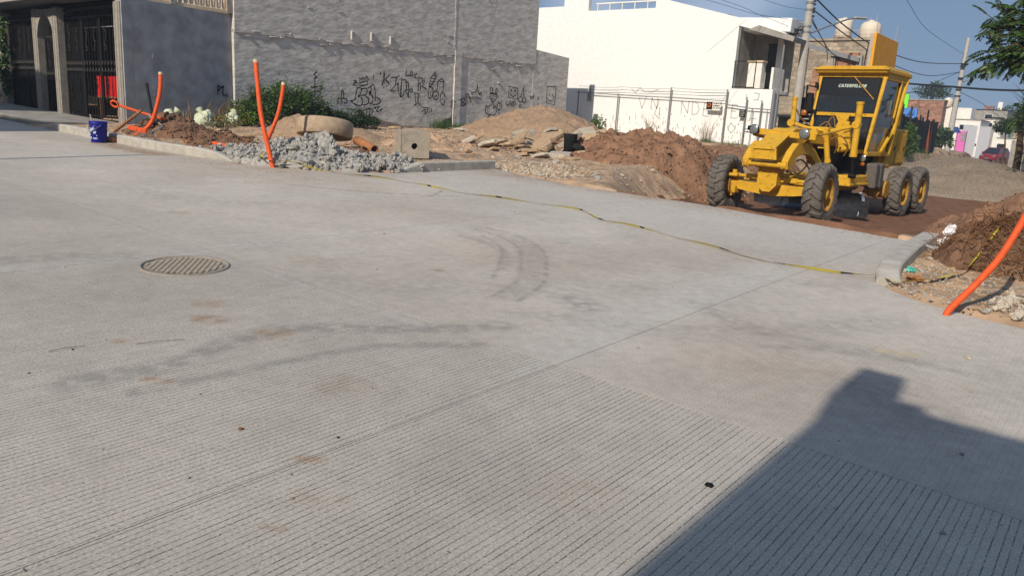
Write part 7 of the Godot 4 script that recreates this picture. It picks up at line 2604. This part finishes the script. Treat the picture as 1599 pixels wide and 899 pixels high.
func leaf_cloud(st: SurfaceTool, c: Vector3, r: Vector3, clumps: int, per: int, l: float, w: float, tone: Color, clump_r := 0.32) -> void:
	for k in clumps:
		var d := Vector3(rnd(-1, 1), rnd(-1, 1), rnd(-1, 1))
		while d.length() > 1.0 or d.length() < 0.25:
			d = Vector3(rnd(-1, 1), rnd(-1, 1), rnd(-1, 1))
		var cc := c + d * r * 0.88
		var ct := shade_of(tone, 0.22)
		var cr := clump_r * rnd(0.6, 1.3)
		for i in per:
			var e := Vector3(rnd(-1, 1), rnd(-0.8, 1), rnd(-1, 1)).normalized()
			var p := cc + e * r * cr * pow(rnd(0, 1), 0.5)
			leaf(st, p, (e + Vector3(rnd(-0.6, 0.6), rnd(-0.5, 0.5), rnd(-0.6, 0.6))).normalized(), l * rnd(0.6, 1.3), w * rnd(0.7, 1.2), shade_of(ct, 0.2))


func grass_tuft(st: SurfaceTool, at: Vector3, n: int, h: float, spread: float, tone: Color) -> void:
	for i in n:
		var p := at + Vector3(rnd(-1, 1), 0, rnd(-1, 1)) * spread * 0.5
		p.y = ground(p.x, p.z) - 0.01
		var lean := Vector3(rnd(-1, 1), 0, rnd(-1, 1)) * h * 0.5
		var hh := h * rnd(0.5, 1.15)
		var side := Vector3(rnd(-1, 1), 0, rnd(-1, 1)).normalized() * rnd(0.004, 0.009)
		st.set_color(shade_of(tone))
		var m := p + Vector3(0, hh * 0.6, 0) + lean * 0.35
		quad(st, p - side, p + side, m + side * 0.7, m - side * 0.7)
		tri(st, m - side * 0.7, m + side * 0.7, p + Vector3(0, hh, 0) + lean)


func plant(called: String, label: String, cat: String, kind: String, fill: Callable, part := "foliage", group := "") -> Node3D:
	var o := thing(called, label, cat, Vector3.ZERO, 0.0, group)
	var st := ns()
	fill.call(st, M[kind].get_meta("tone"))
	var m := obj(part, st, M[kind], o)
	stuff(m)
	return o


func build_plants() -> void:
	var b := plant("bush", "big green bush against the graffiti wall behind the two orange pipes", "bush", "leaf", func(st: SurfaceTool, t: Color) -> void:
		for q in [[-11.35, 0.35, 0.45], [-11.9, 0.6, 0.5], [-12.5, 0.7, 0.55], [-13.1, 0.55, 0.55], [-13.6, 0.3, 0.45]]:
			leaf_cloud(st, Vector3(-17.75, 0.88 + q[1] * 0.85, q[0]), Vector3(0.6, q[1] * 0.85, q[2]), 46, 44, 0.10, 0.018, t.lerp(Color(0.12, 0.2, 0.07), 0.35 if q[0] < -12.8 else 0.0))
		for i in 60:
			var p := Vector3(-17.6 + rnd(-0.3, 0.4), 0.95, rnd(-13.9, -11.1))
			var h := rnd(0.7, 1.25)
			for k in 10:
				leaf(st, p + Vector3(rnd(-0.05, 0.05), h * (0.4 + 0.06 * k), rnd(-0.05, 0.05)), Vector3(rnd(-1, 1), rnd(-0.2, 0.7), rnd(-1, 1)).normalized(), 0.11, 0.016, shade_of(t)))
	var st := ns()
	for i in 26:
		var z := rnd(-13.8, -11.2)
		tube(st, [Vector3(-17.7 + rnd(-0.2, 0.2), 0.85, z), Vector3(-17.7 + rnd(-0.4, 0.4), 1.5, z + rnd(-0.3, 0.3)), Vector3(-17.7 + rnd(-0.5, 0.5), 1.5 + rnd(0.2, 0.6), z + rnd(-0.5, 0.5))], [0.012, 0.009, 0.003], 5, false)
	obj("stem", st, M.bark, b)
	plant("bush", "low dark green bush under the oval scribble on the graffiti wall", "bush", "leaf_dark", func(st2: SurfaceTool, t: Color) -> void:
		for q in [[-14.2, 0.22, 0.35], [-14.7, 0.3, 0.4], [-15.2, 0.18, 0.4]]:
			leaf_cloud(st2, Vector3(-17.85, 0.92 + q[1] * 0.7, q[0]), Vector3(0.5, q[1], q[2]), 30, 40, 0.09, 0.016, t))
	plant("weeds", "low yellow-green weeds at the wall foot beside the cream sack", "weeds", "leaf_bright", func(st2: SurfaceTool, t: Color) -> void:
		leaf_cloud(st2, Vector3(-17.6, 1.0, -11.0), Vector3(0.5, 0.22, 0.6), 26, 34, 0.08, 0.016, t)
		leaf_cloud(st2, Vector3(-17.3, 0.92, -10.3), Vector3(0.4, 0.1, 0.5), 14, 24, 0.07, 0.014, Color(0.36, 0.34, 0.16)))
	plant("weeds", "thin dry stalks growing on the wall between the shaded wall and the bush", "weeds", "leaf_dry", func(st2: SurfaceTool, t: Color) -> void:
		for i in 30:
			var z := rnd(-11.6, -9.0)
			var p := Vector3(-18.0 + rnd(0, 0.5), 0.85, z)
			grass_tuft(st2, p, 8, rnd(0.3, 0.75), 0.2, t))
	plant("weeds", "small green weed sprouting at the far foot of the sand heap by the fence", "weeds", "leaf_bright", func(st2: SurfaceTool, t: Color) -> void:
		leaf_cloud(st2, Vector3(-17.2, 1.25, -26.6), Vector3(0.38, 0.36, 0.38), 16, 30, 0.14, 0.03, t)
		leaf_cloud(st2, Vector3(-16.5, 1.05, -26.9), Vector3(0.4, 0.12, 0.3), 8, 20, 0.1, 0.02, t))
	plant("weeds", "grass and weeds at the foot of the damp stain on the graffiti wall", "weeds", "leaf", func(st2: SurfaceTool, t: Color) -> void:
		for q in [[-18.0, -18.6, 0.4], [-18.2, -20.2, 0.25], [-18.1, -19.6, 0.2]]:
			for i in 6:
				grass_tuft(st2, Vector3(q[0] + rnd(-0.2, 0.2), 0, q[1] + rnd(-0.3, 0.3)), 30, q[2], 0.3, t))
	plant("grass", "thin line of grass along the foot of the white wall", "grass", "leaf", func(st2: SurfaceTool, t: Color) -> void:
		for i in 60:
			grass_tuft(st2, Vector3(rnd(-16.8, -11.6), 0, rnd(-28.9, -28.2)), 14, rnd(0.06, 0.2), 0.35, t)
		for x in [-15.9, -16.0, -13.35, -13.5]:
			grass_tuft(st2, Vector3(x, 0, -28.7), 26, 0.9, 0.18, Color(0.42, 0.36, 0.24)))
	plant("climber", "leafy climber hanging on the column at the end of the iron gate", "climber", "leaf", func(st2: SurfaceTool, t: Color) -> void:
		for i in 9:
			leaf_cloud(st2, Vector3(-25.0 + 0.14 * sin(i * 1.9), 1.35 + i * 0.22, -8.3), Vector3(0.17, 0.15, 0.12), 5, 12, 0.13, 0.045, t))
	plant("creeper", "dark green creeper filling the gap between white house and utility pole", "creeper", "leaf_dark", func(st2: SurfaceTool, t: Color) -> void:
		for i in 6:
			leaf_cloud(st2, Vector3(-11.0 + i * 0.12, 1.0 + i * 0.42, -34.5), Vector3(0.55, 0.4, 0.6), 16, 30, 0.14, 0.04, t.lerp(Color(0.3, 0.27, 0.15), 0.4 if i > 4 else 0.0)))
	plant("bush", "green bushes on the bank right behind the grader's engine hood", "bush", "leaf", func(st2: SurfaceTool, t: Color) -> void:
		leaf_cloud(st2, Vector3(-9.7, 1.35, -44.8), Vector3(0.8, 0.75, 0.8), 46, 40, 0.16, 0.045, t)
		leaf_cloud(st2, Vector3(-10.4, 1.9, -46.0), Vector3(0.8, 0.7, 0.8), 30, 30, 0.16, 0.045, t))
	plant("grass", "ragged green grass on the earth bank under the black net", "grass", "leaf", func(st2: SurfaceTool, t: Color) -> void:
		for i in 260:
			var z := rnd(-66, -46)
			grass_tuft(st2, Vector3(rnd(-12.0, -9.6) - maxf(-z - 52, 0) * 0.06, 0, z), 12, rnd(0.15, 0.42), 0.6, t))
	plant("far_bush", "dark shrubs between the black net and the concrete lamp pole", "bush", "leaf_dark", func(st2: SurfaceTool, t: Color) -> void:
		for q in [[-12.0, 1.7, -66.0, 1.0], [-12.8, 1.6, -68.0, 1.1]]:
			leaf_cloud(st2, Vector3(q[0], q[1], q[2]), Vector3.ONE * q[3], 24, 30, 0.3, 0.1, t))
	crown_tree("far_tree", "dark round tree showing over the bare brick house roof", Vector3(-20.5, 0.5, -104), 6.7, 1.5, "leaf_dark", 40)
	crown_tree("far_tree", "far dark tree line crown beside the white roof tower", Vector3(-18.5, 0, -158), 6.5, 2.4, "leaf_dark", 40)
	crown_tree("far_tree", "small dark tree between the white houses and the palm", Vector3(-5.35, 0.0, -45.0), 2.35, 0.5, "leaf_dark", 60)
	build_big_tree()
	build_palm()
	build_hedge_trees()


func crown_tree(called: String, label: String, at: Vector3, h: float, r: float, kind: String, clumps: int) -> void:
	var t := thing(called, label, "tree", at)
	var st := ns()
	tube(st, [Vector3.ZERO, Vector3(0.1, h * 0.5, 0), Vector3(0.0, h * 0.9, 0.1)], [r * 0.14, r * 0.1, r * 0.04], 8)
	obj("trunk", st, M.bark, t)
	st = ns()
	leaf_cloud(st, Vector3(0, h, 0), Vector3(r * 1.25, r * 0.75, r * 1.1), clumps, 30, r * 0.2, r * 0.06, M[kind].get_meta("tone"))
	stuff(obj("crown", st, M[kind], t))


func pinnate(st: SurfaceTool, wood: SurfaceTool, a: Vector3, dir: Vector3, l: float, tone: Color) -> void:   # a stalk with leaflets in two ranks
	var p := a
	var d := dir.normalized()
	var side := d.cross(Vector3.UP).normalized()
	if side.length() < 0.1:
		side = Vector3.RIGHT
	var n := 11
	var pts := [p]
	for i in n:
		p += d * l / n
		d = (d + Vector3(0, -0.05, 0)).normalized()
		pts.append(p)
		for s in [-1.0, 1.0]:
			leaf(st, p, (side * s + d * 0.35 + Vector3(0, -0.25, 0)).normalized(), l * 0.36 * (1.0 - 0.5 * absf(i - 4.0) / n), l * 0.055, shade_of(tone, 0.3))
	tube(wood, pts, 0.006, 4, false)


func build_big_tree() -> void:
	var o := thing("street_tree", "tree with feathery leaves reaching over the street from beyond the soil heap", "tree")
	var wood := ns()
	var base := Vector3(0.45, 0.0, -15.6)
	tube(wood, smooth_path([base, base + Vector3(0.1, 1.3, 0.1), base + Vector3(-0.2, 2.3, 0), base + Vector3(-0.35, 3.3, 0.1)], 4), [0.24, 0.23, 0.22, 0.21, 0.2, 0.19, 0.18, 0.17, 0.16, 0.14, 0.12, 0.10, 0.08], 9)
	var st := ns()
	var tone: Color = M.leaf.get_meta("tone")
	var br := [[Vector3(-0.2, 3.1, 0), Vector3(-2.4, 4.6, 0.2), Vector3(-4.0, 4.7, 0.2)], [Vector3(-0.3, 3.5, 0), Vector3(-2.4, 4.1, 0.4), Vector3(-4.15, 3.95, 0.3)], [Vector3(-0.5, 4.4, 0), Vector3(-2.4, 5.4, 0.2), Vector3(-3.9, 5.2, 0.0)], [Vector3(-0.5, 4.4, 0), Vector3(0.8, 5.8, 0.6), Vector3(2.0, 6.0, 1.0)], [Vector3(-0.2, 3.4, 0), Vector3(1.4, 4.6, 1.2), Vector3(2.4, 4.8, 2.0)], [Vector3(-0.4, 4.2, 0), Vector3(-0.8, 5.6, -1.4), Vector3(-1.6, 5.8, -2.4)], [Vector3(-0.3, 3.8, 0), Vector3(-1.9, 4.2, 0.8), Vector3(-3.4, 4.0, 1.0)], [Vector3(-0.5, 4.0, 0), Vector3(-1.9, 4.9, 1.0), Vector3(-3.5, 4.1, 1.0)]]
	for q in br:
		var path := smooth_path([base + q[0] * 0.62 + Vector3(0, 0.35, 0), base + q[1] * 0.62 + Vector3(0, 0.35, 0), base + q[2] * 0.62 + Vector3(0, 0.35, 0)], 6)
		var rad := []
		for i in path.size():
			rad.append(lerpf(0.07, 0.012, float(i) / path.size()))
		tube(wood, path, rad, 6, false)
		for i in range(3, path.size()):
			for k in 4:
				var p: Vector3 = path[i]
				var d := Vector3(rnd(-1, 0.7), rnd(-0.55, 0.75), rnd(-1, 1)).normalized()
				var e := p + d * rnd(0.15, 0.55)
				tube(wood, [p, e], [0.01, 0.005], 4, false)
				for m in 4:
					pinnate(st, wood, p.lerp(e, 0.4 + 0.2 * m), (d + Vector3(rnd(-0.9, 0.9), rnd(-0.8, 0.4), rnd(-0.9, 0.9))).normalized(), rnd(0.2, 0.34), tone)
	obj("trunk", wood, M.bark, o)
	stuff(obj("crown", st, M.leaf, o))


func build_palm() -> void:
	for q in [[Vector3(-3.75, -0.3, -36.3), 2.9, 80, "fan of long narrow drooping leaves hanging over the dark boundary wall"], [Vector3(-3.0, -0.3, -34.6), 2.2, 60, "second clump of long narrow leaves nearest the soil heap"]]:
		var o := thing("yucca", q[3], "palm")
		var wood := ns()
		var base: Vector3 = q[0]
		var top := base + Vector3(-0.1, q[1], 0.1)
		tube(wood, [base, base.lerp(top, 0.5) + Vector3(0.06, 0, 0), top], [0.16, 0.13, 0.10], 9)
		obj("trunk", wood, M.bark, o)
		var st := ns()
		var tone: Color = M.leaf_bright.get_meta("tone")
		for head in 3:
			var hc := top + Vector3(rnd(-0.35, 0.35), rnd(-0.5, 0.4), rnd(-0.35, 0.35))
			for i in int(q[2]):
				var a := rnd(0, TAU)
				var el := rnd(-0.55, 1.2)
				var d := Vector3(cos(a) * cos(el), sin(el), sin(a) * cos(el))
				var l := rnd(0.9, 1.5)
				var side := d.cross(Vector3.UP).normalized() * rnd(0.018, 0.032)
				var p := hc
				var c := shade_of(tone.lerp(Color(0.2, 0.3, 0.12), rnd(0, 0.6)))
				st.set_color(c)
				var n := 6
				for k in n:
					var w0 := 1.0 - pow(float(k) / n, 2.0)
					var w1 := 1.0 - pow(float(k + 1) / n, 2.0)
					var p2 := p + d * l / n
					quad(st, p - side * w0, p + side * w0, p2 + side * w1, p2 - side * w1)
					p = p2
					d = (d + Vector3(0, -0.16, 0)).normalized()
		stuff(obj("leaves", st, M.leaf_bright, o))


func build_hedge_trees() -> void:
	for q in [[Vector3(-1.9, 0.0, -32.0), 2.4, 1.3, "dense dark tree rising behind the long narrow leaves"], [Vector3(-2.0, 0.0, -37.5), 3.0, 1.5, "dense dark tree further along the boundary wall"], [Vector3(-2.9, 0.0, -44.0), 2.9, 1.4, "dense dark tree where the boundary wall begins"]]:
		crown_tree("dense_tree", q[3], q[0], q[1], q[2], "leaf_dark", 90)


# ---------------------------------------------------------------- small things on the road
func on_road(x: float, z: float, up := 0.0) -> Vector3:
	return Vector3(x, plane(x, z) + up, z)


func build_road_details() -> void:
	# manhole: ring, cover, raised studs in courses
	var c := Vector2(-5.30, -2.83)
	var tilt := Basis(Vector3.BACK, -0.0323) * Basis(Vector3.RIGHT, 0.0126)
	var m := thing("manhole_cover", "round iron manhole cover with a studded face set flush in the concrete", "manhole cover", on_road(c.x, c.y, 0.004))
	m.basis = tilt * Basis(Vector3.UP, 0.18)
	var st := ns()
	lathe(st, [Vector2(0.285, -0.05), Vector2(0.285, 0.004), Vector2(0.305, 0.006), Vector2(0.312, 0.0), Vector2(0.312, -0.05)], 64, Transform3D())
	obj("ring", st, M.cast_iron, m)
	st = ns()
	cyl(st, Vector3(0, -0.04, 0), Vector3(0, -0.003, 0), 0.281, 0.281, 64)
	obj("cover", st, M.cast_iron, m)
	var stud := ns()
	box(stud, Vector3(0, 0.002, 0), Vector3(0.036, 0.008, 0.02), Basis(), 0.003)
	var sm := to_mesh(stud)
	for j in range(-9, 10):
		for i in range(-6, 7):
			var p := Vector2((i + (0.5 if j % 2 else 0.0)) * 0.047, j * 0.029)
			if p.length() < 0.258:
				obj("stud", sm, M.cast_iron, m).position = Vector3(p.x, 0, p.y)
	# caution tape
	var path := []
	for q in [[-11.05, -7.45, 0.22], [-10.7, -7.05, 0.12], [-10.3, -7.32, 0.1], [-9.89, -7.54, 0.02], [-8.65, -8.0, 0.008], [-7.52, -7.94, 0.008], [-6.49, -8.12, 0.008], [-5.55, -8.28, 0.008], [-4.88, -7.9, 0.008], [-4.34, -7.81, 0.008], [-3.41, -7.54, 0.008], [-2.62, -7.31, 0.008], [-2.04, -7.36, 0.008], [-1.69, -7.49, 0.03], [-1.52, -7.32, 0.05], [-1.38, -7.2, 0.03]]:
		path.append(on_road(q[0], q[1], q[2]))
	tape("caution_tape", "long yellow caution tape with dark print lying across the road", path)
	var p2 := []
	for q in [[-1.42, -7.25, 0.03], [-1.3, -7.5, 0.03], [-1.2, -8.0, 0.03], [-1.12, -8.6, 0.06], [-1.02, -9.1, 0.32], [-0.86, -9.2, 0.62], [-0.62, -9.4, 0.82], [-0.3, -9.6, 0.95]]:
		path = p2
		p2.append(on(q[0], q[1], q[2]))
	tape("caution_tape", "yellow caution tape trailing from the kerb nose over the root pile", p2)
	# crumbs and scraps
	var bit := [rock_mesh(901, 0.6, 2, 0.5), rock_mesh(902, 0.7, 2, 0.5)]
	var bits := [[-1.06, -2.63, 0.03, "black", "crumpled black scrap near the edge of the big shadow"], [-3.97, -1.52, 0.012, "dark", "dark crumb beside the dry stalks"], [-3.77, -1.25, 0.010, "dark", "dark crumb nearest the left margin of the road"], [-2.64, -1.62, 0.02, "leaf", "curled brown leaf on the grooved concrete"], [-5.53, -4.96, 0.03, "white", "white chip of stone on the dusty slab"], [-9.0, -2.5, 0.03, "dark", "dark clod far out on the near lane"], [-2.32, -1.86, 0.012, "dark", "dark crumb in the grooves by the saw cut"], [-0.62, -5.45, 0.035, "white", "flat pale chip towards the dug corner"], [-0.5, -4.75, 0.02, "white", "small pale chip at the tip of the building's shadow"], [-2.05, -1.45, 0.01, "leaf", "brown flake between saw cut and shadow"]]
	for i in bits.size():
		var b: Array = bits[i]
		var o := obj("road_scrap", bit[i % 2], {"black": M.black, "dark": M.net, "leaf": M.wood, "white": M.stone_white}[b[3]])
		o.transform = Transform3D(Basis(Vector3.UP, i * 1.7).scaled(Vector3(b[2] * 1.2, b[2] * 0.7, b[2])), on_road(b[0], b[1], b[2] * 0.22))
		tag(o, b[4], "scrap")
	for q in [["dry green stalk lying on the grooved concrete", [-3.86, -1.78, -3.78, -2.0], M.leaf_dry], ["yellow straw beside a rust spot on the concrete", [-4.0, -1.42, -3.98, -1.58], M.leaf_dry]]:
		st = ns()
		st.set_color(Color(0.46, 0.43, 0.30))
		var a: Array = q[1]
		tube(st, [on_road(a[0], a[1], 0.006), on_road((a[0] + a[2]) / 2, (a[1] + a[3]) / 2 + 0.01, 0.012), on_road(a[2], a[3], 0.006)], 0.0018, 5)
		tag(obj("dry_stalk", st, q[2]), q[0], "stalk")
	# pale grit over the road
	var xs := []
	for i in 900:
		var x := rnd(-13.0, 0.5)
		var z := rnd(-10.4, -0.6)
		if edge_of_road(x, z) > -0.05:
			continue
		var s := rnd(0.003, 0.009) * (2.0 if rnd(0, 1) < 0.05 else 1.0)
		xs.append(Transform3D(Basis(Vector3.UP, rnd(0, TAU)).scaled(Vector3(s * 1.3, s, s)), on_road(x, z, s * 0.25)))
	copies("road_grit", bit[0], M.stone_gray, xs).set_meta("label", "fine grit strewn over the concrete road")
	var xs2 := []
	for i in 700:
		var t := rnd(-13.5, -2.2)
		var z := -10.75 if t > -9 else -6.9
		var x := t
		z += absf(rnd(-1, 1) * rnd(0, 1)) * 0.9
		if edge_of_road(x, z) > -0.02:
			continue
		var s := rnd(0.004, 0.013)
		xs2.append(Transform3D(Basis(Vector3.UP, rnd(0, TAU)).scaled(Vector3(s * 1.3, s * 0.8, s)), on_road(x, z, s * 0.2)))
	copies("soil_crumbs", bit[1], M.red_soil, xs2).set_meta("label", "brown soil crumbs carried on to the road edge")


func tape(called: String, label: String, pts: Array) -> void:
	var o := thing(called, label, "caution tape", Vector3.ZERO, 0.0)
	var sp := smooth_path(pts, 12)
	var y := ns()
	var k := ns()
	var dist := 0.0
	for i in sp.size() - 1:
		var a: Vector3 = sp[i]
		var b: Vector3 = sp[i + 1]
		var f := func(p: Vector3, d: float) -> Array:
			var s := (b - a).cross(Vector3.UP).normalized()
			var w := s * (0.022 + 0.011 * sin(d * 3.1)) + Vector3.UP * (0.017 + 0.010 * sin(d * 5.3 + 1.0))
			return [p + Vector3(0, 0.002, 0) - s * 0.01, p + w]
		var l := a.distance_to(b)
		var q0: Array = f.call(a, dist)
		var q1: Array = f.call(b, dist + l)
		dist += l
		var dark := fmod(dist, 0.62) > 0.50 and fmod(dist, 0.62) < 0.60
		quad(k if dark else y, q0[0], q1[0], q1[1], q0[1])
	obj("band", y, M.tape, o)
	obj("print", k, M.net, o)
